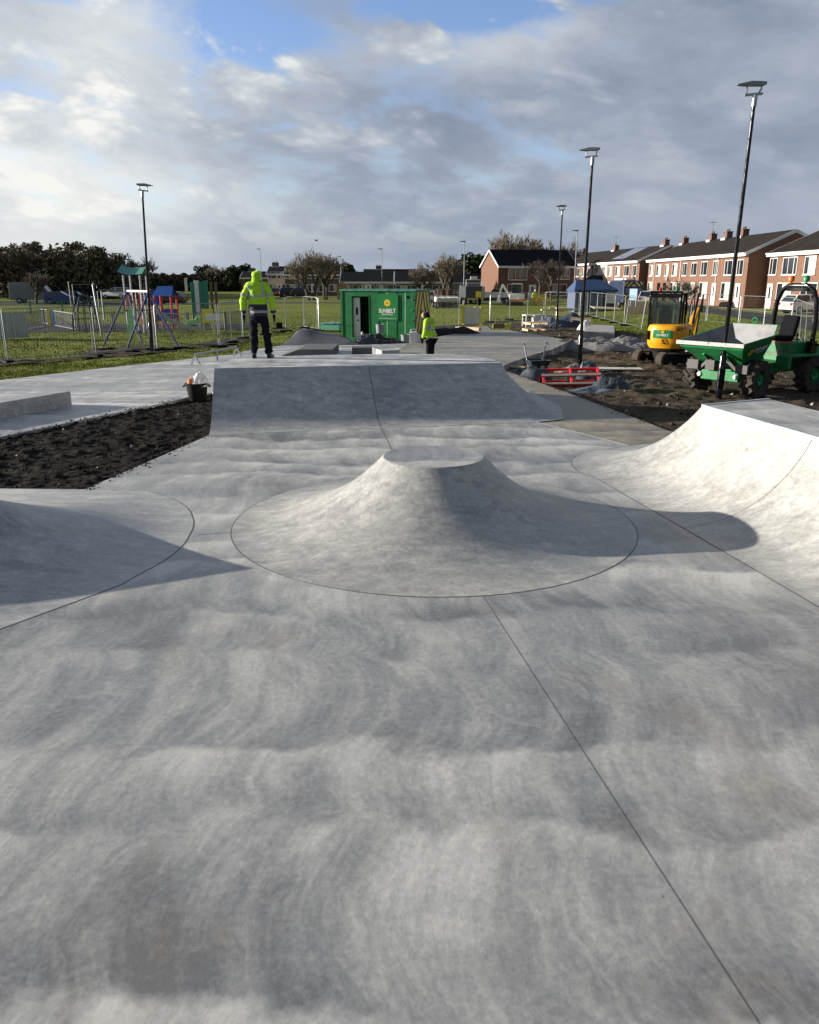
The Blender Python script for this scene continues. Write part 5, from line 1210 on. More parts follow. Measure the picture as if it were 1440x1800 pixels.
p = P(800, 588, 0); heap('spoil_bank', (p.x, p.y + .8, G + .2), 3.4, 1.3, .42, mat('black_spoil', (.018, .017, .017), .95, var=.5, scale=5, bmp=.5), 'long black spoil heap right of the second worker', 'rubble heap', 15, n=30, rough=1.2)
p = P(823, 580, 0); simple('timber_baulk', MB().obox((0, 0, .08), (1.6, .22, .16), (0, 0, 0)), M_timber, (p.x, p.y, .0), 'pale timber baulk lying at the edge of the path', 'timber', rz=R(-40), bevel=.01)
p = P(637, 600, 0); b = MB(); b.tube([(0, 0, -.2), (0, 0, .42)], .05, 8); b.tube([(.16, .1, -.2), (.18, .1, .25)], .03, 8)
simple('white_post', b, M_white, (p.x, p.y, 0), 'short white post in front of the cabin doorway', 'post')
p = P(727, 601, 0); b = MB(); b.box(-.18, .18, -.15, .15, 0, .42); b.box(-.1, .1, -.1, .1, .421, .46); b.tube([(-.12, 0, .46), (-.12, 0, .55), (.12, 0, .55), (.12, 0, .46)], .02, 6); b.tube([(.22, 0, .0), (.22, 0, .36)], .1, 10)
simple('water_container', b, M_whitebag, (p.x, p.y, .002), 'white plastic water container in front of the cabin corner', 'container', bevel=.03)
p = P(716, 597, 0); b = MB(); b.lathe([(.17, 0), (.20, .45), (.215, .45), (.215, .48), (.19, .48), (.16, .03)], 18)
simple('bucket', b, mat('grey_bucket', (.22, .24, .27), .6), (p.x - .1, p.y + .5, G + .02), 'grey bucket left of the white water container', 'bucket', smooth=True)
p = P(667, 596, 0); b = MB(); b.lathe([(.17, 0), (.20, .40), (.215, .40), (.215, .43), (.19, .43), (.16, .03)], 18)
simple('bucket', b, mat('grey_bucket', (.22, .24, .27)), (p.x, p.y + 1.0, G + .50), 'grey bucket on top of the dark spoil heap', 'bucket', smooth=True)
# yellow framed barrier
p = Pg(830, 572); t = thing('site_barrier', 'yellow framed barrier with pale mesh sheet at the end of the path', 'barrier', (p.x, p.y, G), R(-4))
b = MB(); b.box(-.66, -.56, -.05, .05, 0, 1.32); b.box(.56, .66, -.05, .05, 0, 1.32); b.build('post', M_signyellow, t)
b = MB(); b.grid([[(-.56 + 1.12 * i / 12, .03 * math.sin(i * 1.3) + .02 * math.sin(j * 2 + i), .12 + 1.1 * j / 8 - .03 * math.sin(i * .8) * (j > 6)) for j in range(9)] for i in range(13)]); b.build('sheet', M_cream, t, smooth=True)
for s_ in (-1, 1): b = MB(); b.box(s_ * .61 - .1, s_ * .61 + .1, -.28, .28, 0, .06); b.build('foot', M_signyellow, t)
# small things in the path corner
p = P(875, 577, 0); b = MB(); b.box(-.28, .28, -.2, .2, 0, .26); b.tube([(-.15, 0, .26), (-.1, 0, .5), (.1, 0, .5), (.15, 0, .26)], .03, 6); b.lathe([(.12, -.05), (.12, .05)], 12, (.3, 0, .12), axis='Y')
simple('small_machine', b, mat('rusty_machine', (.16, .11, .07), .8, var=.4), (p.x, p.y, 0), 'small rusty machine standing at the far corner of the path', 'machine', bevel=.02)
p = Pg(491, 586); t = thing('power_trowel', 'small black engine machine with round guard on the grass right of the hooded worker', 'machine', (p.x, p.y, G), R(20))
b = MB(); b.lathe([(.42, .05), (.44, .07), (.42, .09)], 24, cap=False); b.lathe([(.42, .28), (.44, .30), (.42, .32)], 24, cap=False)
for i in range(8): a = i * math.pi / 4; b.bar((.43 * math.cos(a), .43 * math.sin(a), .06), (.43 * math.cos(a), .43 * math.sin(a), .31), .02)
b.build('guard_ring', M_black, t)
b = MB(); b.box(-.18, .18, -.16, .16, .3, .62); b.lathe([(.14, 0), (.14, .1)], 14, (.0, .18, .48), axis='Y'); b.build('engine', M_dark, t, bevel=.03)
b = MB(); b.tube([(0, 0, .35), (-.5, -.1, .62), (-.9, -.15, .85)], .02, 6); b.build('handle', M_galv, t)
# black bucket with white bag
p = P(348, 704, -.05); t = thing('builders_bucket', 'black builder\'s bucket full of rubbish against the left side of the bank', 'bucket', (p.x, p.y, p.z))
b = MB(); b.lathe([(.18, 0), (.20, .02), (.25, .38), (.275, .38), (.275, .42), (.243, .42), (.19, .05)], 24); b.build('tub', M_dark, t, smooth=True)
for s_ in (-1, 1): b = MB(); b.tube([(s_ * .26, -.07, .38), (s_ * .31, -.05, .33), (s_ * .31, .05, .33), (s_ * .26, .07, .38)], .015, 6); b.build('handle', M_dark, t)
b = crumple(.40, .38, .33, 21, 16, 1.3); simple('white_bag', b, M_whitebag, (p.x + .06, p.y, p.z + .37), 'white plastic sack stuffed in the black bucket', 'bag', smooth=False)
b = crumple(.22, .2, .20, 25, 10, 1.3); simple('orange_bag', b, mat('orange_paper', (.55, .20, .08), .8), (p.x - .12, p.y - .03, p.z + .40), 'orange wrapper beside the white sack in the black bucket', 'wrapper')

# ---- right-hand clutter in the mud
def gz(x, y): return float(mud_z(np.array([x]), np.array([y]))[0])
p = Pg(1003, 682); t = thing('plastic_barrier', 'red plastic barrier frame laid flat beside the path', 'barrier', (p.x, p.y, gz(p.x, p.y) + .0), R(-6))
b = MB(); L_, D_, h_ = 1.62, 1.25, .24; t.rotation_euler = (R(15), R(-2), R(-8))
for x in (-L_ / 2, -.03, L_ / 2 - .06): 
    b.box(x, x + .07, -D_ / 2, D_ / 2, h_ - .08, h_); b.box(x, x + .07, -D_ / 2, -D_ / 2 + .07, 0, h_ - .081); b.box(x, x + .07, D_ / 2 - .07, D_ / 2, 0, h_ - .081); b.bar((x + .035, -D_ / 2 + .07, .04), (x + .035, D_ / 2 - .07, .04), .06)
for y in (-D_ / 2 + .002, D_ / 2 - .062):
    b.box(-L_ / 2 + .071, L_ / 2 - .061, y, y + .06, .02, .10); b.box(-L_ / 2 + .071, L_ / 2 - .061, y, y + .06, h_ - .072, h_ - .004)
for k_ in (-.42, .42): b.box(k_ - .30, k_ + .26, -D_ / 2 + .015, -D_ / 2 + .05, .101, .155); b.box(k_ - .30, k_ + .26, -.14, -.06, .02, .14)
b.build('frame', M_red, t, bevel=.012)
b = MB(); b.obox((0, 0, h_ + .02), (L_ + .05, .16, .035)); b.obox((-.02, -.62, h_ + .015), (L_, .12, .03)); b.build('timber_strip', mat('grey_timber', (.20, .17, .14), .85, var=.25), t)
p = Pg(1050, 655); simple('white_board', MB().box(-1.15, 1.15, -.3, .3, 0, .03), mat('dirty_white_board', (.60, .57, .52), .8, var=.12, dirt=(.2, .16, .12, .6)), (p.x + .3, p.y, gz(p.x, p.y) + .10), 'long pale board lying in the mud behind the tarpaulin', 'board', rz=R(-6))
p = Pg(1082, 692); heap('tarpaulin', (p.x - .1, p.y, gz(p.x, p.y)), 1.15, .9, .42, M_tarp, 'crumpled dark tarpaulin in the mud at the right end of the clutter', 'tarpaulin', 31, n=26, rough=1.0)
p = Pg(1045, 676); heap('tarpaulin', (p.x, p.y + .5, gz(p.x, p.y)), 1.0, .9, .62, M_tarp, 'heaped dark tarpaulin against the red plastic frame', 'tarpaulin', 33, n=26, rough=1.0)
p = Pg(1040, 695); heap('tarpaulin', (p.x, p.y, gz(p.x, p.y)), 1.9, .6, .16, mat('grey_sheet', (.14, .16, .19), .5, var=.3, scale=5), 'flat grey plastic sheet in front of the red plastic frame', 'plastic sheet', 35, n=26, rough=1.2)
p = Pg(940, 678); heap('black_bag', (p.x, p.y, gz(p.x, p.y) + .04), 1.0, .7, .50, M_tarp, 'bulging dark rubbish sack left of the red plastic frame', 'bag', 37, n=20, rough=.8, smooth=True)
p = Pg(915, 664); heap('black_bag', (p.x, p.y, gz(p.x, p.y) + .06), .7, .5, .26, M_tarp, 'small crumpled dark sheet at the path edge by the bank', 'bag', 39, n=16, rough=1.4)
p = Pg(948, 672); t = thing('wheelbarrow', 'upended dark wheelbarrow with raised handles left of the red plastic frame', 'wheelbarrow', (p.x, p.y + .9, gz(p.x, p.y)), R(15))
b = MB(); 
for s_ in (-1, 1): b.tube([(s_ * .22, 0, .25), (s_ * .28, .05, .55), (s_ * .36, .08, .95), (s_ * .40, .09, 1.02), (s_ * .44, .08, .94)], .022, 8)
b.tube([(-.26, .02, .45), (.26, .02, .45)], .02, 6); b.build('handles', M_galv, t)
b = MB(); o4 = [(-.34, -.45), (.34, -.45), (.30, .30), (-.30, .30)]; 
b.grid([[(x * k_, y * k_, z) for x, y in o4 + o4[:1]] for k_, z in ((.55, .18), (1.0, .50), (1.04, .50), (.60, .20))]); b.add([(x * .58, y * .58, .19) for x, y in o4], [(0, 1, 2, 3)]); b.build('tray', M_tarp, t)
b = MB(); b.lathe([(.08, -.04), (.17, -.04), (.19, 0), (.17, .04), (.08, .04)], 18, (0, -.62, .19), axis='X'); b.build('wheel', M_dark, t, smooth=True)
b = MB(); b.bar((-.06, -.62, .19), (-.2, -.1, .2), .03); b.bar((.06, -.62, .19), (.2, -.1, .2), .03); b.bar((-.22, .25, .3), (-.25, .3, 0), .03); b.bar((.22, .25, .3), (.25, .3, 0), .03); b.build('frame', M_galv, t)
p = Pg(1022, 668); heap('rubble_heap', (p.x, p.y + 1.0, gz(p.x, p.y + 1.0)), 1.8, .8, .34, M_rubble, 'small grey rubble heap behind the red plastic frame', 'rubble heap', 47, n=30, rough=1.5)
p = Pg(905, 656); simple('loose_plank', MB().obox((0, 0, .07), (1.5, .16, .05), (0, .04, 0)), M_timber, (p.x + .5, p.y, gz(p.x, p.y)), 'short pale plank lying by the dark sheet at the path edge', 'plank', rz=R(-25))
# far pile of pallets and sheets
p0 = Pg(975, 583)
def pallet(loc, rz, label, rot=None, m=M_timber):
    b = MB()
    for i in range(5): b.box(-.6, .6, -.5 + i * .225, -.4 + i * .225, .12, .14)
    for i in range(3): b.box(-.6 + i * .55, -.5 + i * .55, -.5, .5, .02, .119); b.box(-.6 + i * .55, -.5 + i * .55, -.5, .5, 0, .019)
    o = b.build('pallet', m, loc=loc, rz=rz); 
    if rot: o.rotation_euler = rot
    return tag(o, label, 'pallet', 'timber pallets in the mud pile')
pallet((p0.x - 1.2, p0.y, G + .05), .2, 'lowest timber pallet at the left of the far pile')
pallet((p0.x - 1.1, p0.y + .1, G + .42), .3, 'upper timber pallet at the left of the far pile')
pallet((p0.x + 1.7, p0.y + .8, G + .55), -.2, 'tilted timber pallet on the right of the far pile', rot=(.1, .08, -.2))
b = MB(); 
for x in (-.5, .46): b.box(x, x + .06, -.4, -.34, 0, .75); b.box(x, x + .06, .3, .36, 0, .75)
b.box(-.52, .54, -.42, .38, .751, .80); b.box(-.439, .459, -.40, -.34, 0, .06)
p = Pg(935, 577); simple('white_crate', b, M_white, (p.x, p.y + .3, G + .03), 'open white crate frame at the left end of the far pile', 'crate', rz=.2)
p = Pg(941, 577); simple('white_tub', MB().lathe([(.22, 0), (.26, .75), (.28, .75), (.28, .8), (.24, .8)], 18), M_whitebag, (p.x, p.y, G + .03), 'white plastic tub in front of the white crate', 'tub', smooth=True)
p = Pg(1003, 577); heap('tarpaulin', (p.x, p.y + .5, G), 2.6, 1.3, .9, mat('blue_black_sheet', (.03, .04, .07), .5, var=.35), 'dark blue tarpaulin covering the middle of the far pile', 'tarpaulin', 41, n=24, rough=.8)
p = Pg(970, 574); heap('tarpaulin', (p.x - .2, p.y + .6, G), 1.7, 1.2, .85, mat('grey_sheet', (.14, .16, .19)), 'grey plastic sheeting left of the lamp post on the far pile', 'plastic sheet', 43, n=24, rough=1.0)
p = Pg(962, 563); b = MB()
for i, (dx, a, z) in enumerate(((-.5, .2, .85), (0, -.15, .9), (.5, .4, .95), (.1, .05, 1.0))): b.obox((dx, 0, z), (1.7, .22, .10), (.05 * i, .06, a))
simple('timber_offcuts', b, mat('fresh_timber', (.66, .55, .36), .8, var=.15), (p.x + .3, p.y - 3.2, G), 'pale timber offcuts on top of the far pile', 'timber')
p = Pg(1026, 583); heap('bulk_bag', (p.x, p.y, G + .02), .95, .85, .85, M_whitebag, 'white bulk bag at the right end of the far pile', 'bag', 45, n=18, rough=.5, smooth=True)
p = Pg(1015, 560); simple('plywood_sheet', MB().obox((0, 0, .9), (2.2, .9, .04), (.15, .05, .2)), M_ply, (p.x + 1.6, p.y - 2.5, G), 'plywood sheet lying on the right end of the far pile', 'board')

# ================================================================== BLUE GAZEBO, SIGNS
dg = 75.0
gx0, gx1 = Xat(1010, dg), Xat(1082, dg); t = thing('gazebo', 'blue fabric gazebo with pitched roof and pale blue side walls', 'gazebo', (gx0, dg, G), R(2))
LG = gx1 - gx0; DG = 3.0
b = MB(); e_, r_ = 2.05, 2.95
b.grid([[(-.1, -.1, e_), (LG * .72, -.1, e_)], [(LG * .10, DG / 2, r_), (LG * .70, DG / 2, r_)], [(-.1, DG + .1, e_), (LG * .72, DG + .1, e_)]])
b.add([(LG * .72, -.1, e_), (LG * .70, DG / 2, r_), (LG + .15, -.1, e_ - .0)], [(0, 1, 2)]); b.add([(LG + .15, -.1, e_), (LG * .70, DG / 2, r_), (LG + .15, DG + .1, e_)], [(0, 1, 2)])
b.add([(-.1, -.1, e_), (LG * .10, DG / 2, r_), (-.1, DG + .1, e_)], [(0, 1, 2)])
for q0, q1 in (((-.1, -.1), (LG + .15, -.1)), ((-.1, DG + .1), (-.1, -.1))): b.grid([[(*q0, e_ - .18), (*q1, e_ - .18)], [(*q0, e_), (*q1, e_)]])
b.build('roof', mat('blue_roof_cloth', (.030, .065, .15), .65, var=.12, scale=2, bmp=.2), t)
b = MB(); n = 40; b.grid([[(LG * .66 * i / n, .03 * math.sin(i * 1.1), z) for i in range(n + 1)] for z in (0, e_ - .1)]); b.grid([[(0, DG * i / 20, z) for i in range(21)] for z in (0, e_ - .1)]); b.build('side_wall', M_bluecloth, t, smooth=True)
b = MB(); b.box(LG * .66, LG, .1, .14, 0, e_ - .2); b.build('front_wall', M_navy, t)
for x, y in ((0, 0), (LG, 0), (0, DG), (LG, DG), (LG * .66, -.02)): b = MB(); b.tube([(x, y, 0), (x, y, e_)], .03, 6); b.build('pole', M_galv, t)
zb = 1.0; b = MB(); b.box(LG * .78, LG * .99, .02, .06, .85, 2.0); o = b.build('notice_board', M_white, t)
text_mesh('lettering', 'HUS', .34, M_blackcloth, t, Matrix.Translation((LG * .885, .012, 1.72)) @ FRONT, bold=.01)
b = MB()
for i in range(3): b.box(LG * .81, LG * (.95 - .03 * i), .014, .019, 1.32 - .14 * i, 1.35 - .14 * i)
b.build('printed_lines', mat('print_grey', (.3, .3, .32), .7), t)
p = Pg(1104, 571); simple('blue_board', MB().box(-.35, .35, -.02, .02, 0, .75).bar((-.25, .04, -.4), (-.25, .04, .5), .04).bar((.25, .04, -.4), (.25, .04, .5), .04), mat('pale_blue_board', (.20, .30, .42), .6), (p.x + .3, p.y + .3, G + 1.62), 'pale blue square board fixed high on the fence', 'sign', rz=R(-60))
p = Pg(1118, 556); simple('plywood_sheet', MB().box(-1.0, 1.0, -.02, .02, 0, 1.1).bar((-.7, .03, 0), (-.7, .6, 0), .05).bar((.7, .03, 0), (.7, .6, 0), .05), M_ply, (p.x, p.y, G + .1), 'tan plywood sheet standing on edge left of the excavator', 'board', rz=R(2))
# bird
b = MB(); b.tube([(-.28, 0, 0), (-.15, 0, .02), (.1, 0, .04), (.26, 0, .03), (.34, 0, .03)], [.01, .07, .09, .06, .015], 8)
b.grid([[(.12, 0, .06), (-.08, 0, .05)], [(.14, .28, .20), (-.10, .26, .18)], [(.02, .62, .12), (-.04, .60, .11)]]); b.grid([[(.12, 0, .06), (-.08, 0, .05)], [(.14, -.28, .20), (-.10, -.26, .18)], [(.02, -.62, .12), (-.04, -.60, .11)]])
b.add([(-.25, -.05, 0), (-.25, .05, 0), (-.42, .08, 0), (-.42, -.08, 0)], [(0, 1, 2, 3)])
simple('bird', b, M_blackcloth, (Xat(559, 150), 150, Zat(423, 150)), 'dark bird flying above the large bare tree', 'bird', rz=.6)

# ================================================================== CARS AND VANS
def paint(name, c): return mat(name, c, .28, .0, .05, 2, coat=.6)
M_pwhite = paint('white_car_paint', (.72, .73, .74)); M_pblue = paint('blue_car_paint', (.012, .03, .22)); M_pblack = paint('black_car_paint', (.012, .012, .014)); M_psilver = paint('silver_car_paint', (.42, .44, .46)); M_pred = paint('red_car_paint', (.22, .012, .014))
M_lampred = mat('red_lamp', (.45, .01, .01), .25); M_lampclear = mat('clear_lamp', (.65, .66, .66), .2); M_plate = mat('number_plate_yellow', (.72, .55, .05), .5)
def wheel(par, x, y, r, w, side, m=M_steel):
    b = MB(); b.lathe([(r * .62, -w / 2), (r * .93, -w / 2), (r, -w / 2 + .03), (r, w / 2 - .03), (r * .93, w / 2), (r * .62, w / 2)], 22, (x, y, r), axis='Y', cap=False); b.build('tyre', M_dark, par, smooth=True)
    b = MB(); yo = y + side * (w / 2 - .02); b.lathe([(.02, 0), (r * .3, 0), (r * .62, side * -.02)], 14, (x, yo, r), axis='Y', cap=False)
    for k_ in range(5): a = 2 * math.pi * k_ / 5; b.bar((x + r * .1 * math.cos(a), yo + side * .008, r + r * .1 * math.sin(a)), (x + r * .6 * math.cos(a), yo + side * .008, r + r * .6 * math.sin(a)), .04)
    b.build('rim', m, par)
CARS = {
 'hatch': dict(low=[(-1.95, .35), (-2.0, .62), (-1.92, .98), (1.0, .98), (1.75, .84), (1.98, .70), (2.0, .35)], gh=[(-1.88, .97), (-1.45, 1.46), (.05, 1.49), (.95, .97)], wb=(-1.25, 1.28), w=.86, r=.32),
 'estate': dict(low=[(-2.15, .38), (-2.2, .66), (-2.12, 1.0), (1.15, 1.0), (1.95, .88), (2.18, .72), (2.2, .38)], gh=[(-2.1, .99), (-1.85, 1.50), (.15, 1.55), (1.05, .99)], wb=(-1.35, 1.38), w=.9, r=.34),
 'suv': dict(low=[(-2.15, .45), (-2.2, .75), (-2.15, 1.1), (1.05, 1.1), (1.95, 1.0), (2.15, .85), (2.18, .45)], gh=[(-2.13, 1.09), (-1.95, 1.70), (.15, 1.74), (1.0, 1.09)], wb=(-1.3, 1.35), w=.93, r=.37),
}
def car(kind, label, loc, rz, m, group='parked cars'):
    s = CARS[kind]; t = thing('parked_car', label, 'car', loc, rz, group); W = s['w']; low = s['low']; gh = s['gh']
    b = MB(); rows = []
    n = len(low); b.prism(low, -W, W, axis='Y')
    bd = b.build('body', m, t, bevel=.07)
    gw0, gw1 = W * .93, W * .74; belt = gh[0][1]; top = max(z for _, z in gh)
    def hw(z): return gw0 + (gw1 - gw0) * (z - belt) / (top - belt)
    b = MB(); v = []
    for sgn in (-1, 1): v += [(x, sgn * hw(z), z) for x, z in gh]
    k = len(gh); b.add(v, [tuple(range(k)), tuple(range(2 * k - 1, k - 1, -1))] + [(i, k + i, k + (i + 1) % k, (i + 1) % k) for i in range(k)])
    b.build('window', M_glass, t)
    b = MB()
    x1, z1 = gh[1]; x2, z2 = gh[2]
    b.add([(x1 - .03, -hw(z1) - .01, z1 - .03), (x2 + .03, -hw(z2) - .01, z2 - .03), (x2 + .03, hw(z2) + .01, z2 - .03), (x1 - .03, hw(z1) + .01, z1 - .03), (x1 + .05, -hw(z1) + .06, z1 + .035), (x2 - .05, -hw(z2) + .06, z2 + .035), (x2 - .05, hw(z2) - .06, z2 + .035), (x1 + .05, hw(z1) - .06, z1 + .035)],
          [(0, 1, 2, 3), (4, 5, 6, 7), (0, 1, 5, 4), (1, 2, 6, 5), (2, 3, 7, 6), (3, 0, 4, 7)])
    for sgn in (-1, 1):
        for (xa, za), (xb, zb_) in ((gh[0], gh[1]), (gh[2], gh[3]), ((-.35, belt), (-.40, top - .03))):
            b.bar((xa, sgn * (hw(za) + .0), za), (xb, sgn * (hw(zb_) + .0), zb_), .07, .05)
    b.build('roof', m, t)
    for x in s['wb']:
        for sgn in (-1, 1):
            w_ = bpy.data.objects.new('wheel', None); COL.objects.link(w_); w_.parent = t; wheel(w_, x, sgn * (W - .09), s['r'], .2, sgn)
    zf = low[-2][1]
    for sgn in (-1, 1):
        b = MB(); b.box(low[-2][0] - .14, low[-2][0] + .012, sgn * W * .62 - .17, sgn * W * .62 + .17, zf - .09, zf + .05); b.build('headlight', M_lampclear, t, bevel=.03)
        b = MB(); b.box(low[1][0] - .005, low[1][0] + .10, sgn * W * .84 - .1, sgn * W * .84 + .11, low[1][1] + .05, low[1][1] + .28); b.build('tail_light', M_lampred, t, bevel=.02)
        b = MB(); b.sphere((.78, sgn * (W + .08), belt + .07), .09, 8, 6, sc=(.6, 1, .8)); b.build('mirror', m, t, smooth=True)
    b = MB(); b.box(low[1][0] - .012, low[1][0] - .004, -.27, .27, low[1][1] - .02, low[1][1] + .10); b.build('number_plate', M_plate, t)
    b = MB(); b.box(low[0][0] + .2, low[-1][0] - .2, -W + .1, W - .1, .2, .36); b.build('underside', M_black, t)
    return t
def ground_at(px, d): return (Xat(px, d, G), d, G)
car('hatch', 'white hatchback with red tail lights parked before the terrace behind the dumper', (Xat(1418, 64, 0), 64, .03), R(10), M_pwhite)
car('hatch', 'bright blue car parked right of the pale grey van by the wood', ground_at(110, 101), R(8), M_pblue)
car('estate', 'black car parked behind the bright blue car', ground_at(132, 105), R(5), M_pblack)
car('suv', 'white off-roader with dark windows behind the climbing dome', ground_at(206, 125), R(165), M_pwhite)
car('hatch', 'dark red car parked below the pale gabled house', ground_at(486, 140), R(95), M_pred)
car('estate', 'dark car parked under the large bare tree', ground_at(512, 139), R(20), M_pblack)
car('hatch', 'second dark car under the large bare tree, right of the first', ground_at(531, 138), R(15), M_pblack)
car('estate', 'silver car parked between the cabin and the caged machines', ground_at(757, 104), R(80), M_psilver)
car('estate', 'pale silver car parked by the blue gazebo behind the fence', (Xat(1140, 80, 0), 80, gh(24, 80)), R(70), M_psilver)
car('hatch', 'small dark blue car parked behind the play house', ground_at(300, 100), R(170), M_pblack)
def van(label, loc, rz, m, chevron=False, group='parked vans'):
    t = thing('parked_van', label, 'van', loc, rz, group); W = 1.0
    side = [(-2.7, .45), (-2.7, 2.45), (-2.55, 2.55), (.9, 2.55), (1.25, 2.4), (1.95, 1.35), (2.55, 1.15), (2.7, .8), (2.7, .45)]
    b = MB(); b.prism(side, -W, W, axis='Y'); b.build('body', m, t, bevel=.08)
    for sgn in (-1, 1): b = MB(); b.prism([(1.0, 1.4), (1.0, 2.1), (1.28, 2.1), (1.75, 1.4)], sgn * (W + .002), sgn * (W + .014), axis='Y'); b.build('window', M_glass, t)
    b = MB(); b.add([(1.30, -.85, 2.33), (1.30, .85, 2.33), (1.96, .9, 1.38), (1.96, -.9, 1.38)], [(0, 1, 2, 3)]); b.v = [(x + .04, y, z + .03) for x, y, z in b.v]; b.build('windscreen', M_glass, t)
    for x in (-1.6, 1.75):
        for sgn in (-1, 1): w_ = bpy.data.objects.new('wheel', None); COL.objects.link(w_); w_.parent = t; wheel(w_, x, sgn * (W - .1), .36, .22, sgn)
    for sgn in (-1, 1): b = MB(); b.box(2.6, 2.72, sgn * .75 - .15, sgn * .75 + .15, .85, 1.1); b.build('headlight', M_lampclear, t, bevel=.03)
    if chevron:
        m2, t2, bs2 = new_mat('rear_chevron'); xx, yy, zz = t2.sep(obj_coord(t2))[:3]
        q = t2.math('FRACT', t2.math('MULTIPLY', t2.math('ADD', t2.math('ABSOLUTE', yy), zz), 2.2)); t2.put(bs2.inputs['Base Color'], t2.mix(t2.math('GREATER_THAN', q, .5), (.02, .02, .02), (.60, .50, .25)))
        for z0, z1 in ((.62, 1.25), (2.0, 2.45)): b = MB(); b.box(-2.72, -2.704, -.9, .9, z0, z1); b.build('chevron_panel', m2, t)
        b = MB(); b.box(-2.72, -2.704, -.8, .8, 1.4, 1.85); b.build('rear_window', mat('grey_rear_glass', (.16, .20, .28), .3), t)
        b = MB(); b.box(-2.722, -2.705, -.3, .3, .48, .6); b.build('number_plate', M_plate, t)
    return t
van('shaded pale grey panel van parked at the edge of the dark wood', ground_at(62, 104), R(8), paint('shade_grey_van_paint', (.16, .17, .18)))  # grey paint puts the shade on the body into its colour
van('dark blue van with striped rear doors parked behind the blue gazebo', (Xat(1093, 82, 0), 82, gh(22, 82)), R(97), mat('dark_van_paint', (.02, .03, .07), .35), chevron=True)
# white tipper truck
d = 101; t = thing('tipper_truck', 'white tipper truck parked beyond the field behind the fence', 'truck', ground_at(862, d), R(183))
b = MB(); b.prism([(1.0, .5), (1.0, 2.15), (2.0, 2.2), (2.45, 1.5), (3.05, 1.25), (3.1, .5)], -.98, .98, axis='Y'); b.build('cab', M_pwhite, t, bevel=.08)
for sgn in (-1, 1): b = MB(); b.prism([(1.25, 1.4), (1.25, 2.0), (1.95, 2.0), (2.25, 1.4)], sgn * .982, sgn * .995, axis='Y'); b.build('window', M_glass, t)
b = MB(); b.add([(2.07, -.85, 2.12), (2.07, .85, 2.12), (2.48, .85, 1.54), (2.48, -.85, 1.54)], [(0, 1, 2, 3)]); b.v = [(x + .03, y, z + .02) for x, y, z in b.v]; b.build('windscreen', M_glass, t)
b = MB(); b.box(-2.9, .9, -1.02, 1.02, .8, .92); b.box(-2.9, .9, -1.02, -.97, .921, 1.45); b.box(-2.9, .9, .97, 1.02, .921, 1.45); b.box(-2.9, -2.85, -.969, .969, .921, 1.45); b.box(.85, .9, -.969, .969, .921, 2.1); b.build('tipper_body', M_pwhite, t)
b = MB(); b.box(-2.8, 1.0, -.45, .45, .45, .79); b.build('chassis', M_black, t)
for x in (-1.9, 2.2):
    for sgn in (-1, 1): w_ = bpy.data.objects.new('wheel', None); COL.objects.link(w_); w_.parent = t; wheel(w_, x, sgn * .85, .38, .24, sgn)
b = crumple(2.4, 1.6, 1.0, 51, 16, 1.0); simple('rubble_load', b, M_mud, (Xat(876, d), d, G + .95), 'dark load heaped in the white tipper truck', 'load')
# caged machines: a fenced pen with four little white dumpers
d = 86.0
cxs = [Xat(769, d), Xat(805, d)]
for (p, q, lb) in (((cxs[0], d), (cxs[1], d), 'front mesh panel of the machine pen behind the second worker'), ((cxs[0], d + 3), (cxs[0] + .01, d), 'left side mesh panel of the machine pen behind the second worker')):
    place_fence([p, q], [lb])
for i, px in enumerate((773, 784, 795)):
    t = thing('small_dumper', ('small white site dumper at the left of the machine pen', 'small white site dumper in the middle of the machine pen', 'small white site dumper at the right of the machine pen')[i], 'dumper', ground_at(px, d + 2.2), R(100), 'small white dumpers in the pen')
    b = MB(); b.prism([(-.9, 1.05), (-.6, .6), (.1, .6), (.3, 1.25)], -.55, .55, axis='Y'); b.build('skip', M_whitebag, t, bevel=.03)
    b = MB(); b.box(.2, 1.2, -.4, .4, .45, 1.0); b.box(.5, .9, -.3, .3, 1.0, 1.1); b.bar((.9, -.4, 1.0), (.9, -.4, 1.9), .06); b.bar((.9, .4, 1.0), (.9, .4, 1.9), .06); b.bar((.9, -.4, 1.9), (.9, .4, 1.9), .06); b.build('body', mat('faded_orange', (.35, .10, .04), .6), t)
    for x in (-.5, .9):
        for sgn in (-1, 1): w_ = bpy.data.objects.new('wheel', None); COL.objects.link(w_); w_.parent = t; wheel(w_, x, sgn * .5, .34, .22, sgn)
# site skip with yellow roller, tracked digger on trailer
d = 95.0; t = thing('site_digger', 'white and red mini digger with folded arm parked behind the field fence', 'digger', ground_at(905, d), R(170))
b = MB(); b.box(-1.0, 1.0, -.8, -.5, 0, .45); b.box(-1.0, 1.0, .5, .8, 0, .45); b.build('track', M_dark, t, bevel=.12)
b = MB(); b.prism([(-1.1, .6), (-1.1, 1.3), (-.2, 1.4), (.6, 1.3), (.6, .6)], -.75, .75, axis='Y'); b.build('body', M_whitebag, t, bevel=.06)
b = MB(); b.box(-1.12, .62, -.76, .76, .56, .72); b.build('skirt', M_red, t)
b = MB(); b.box(-.7, .4, -.55, .55, 1.35, 2.4); b.build('cab', M_glass, t, bevel=.08); b = MB(); b.box(-.75, .45, -.6, .6, 2.4, 2.5); b.build('cab_roof', M_whitebag, t)
b = MB(); b.bar((.6, 0, 1.0), (1.5, 0, 2.4), .2, .24); b.bar((1.5, 0, 2.4), (1.9, 0, 1.0), .16, .2); b.prism([(1.7, .4), (2.1, .5), (2.05, 1.0), (1.75, 1.05)], -.3, .3, axis='Y'); b.build('boom', M_whitebag, t)
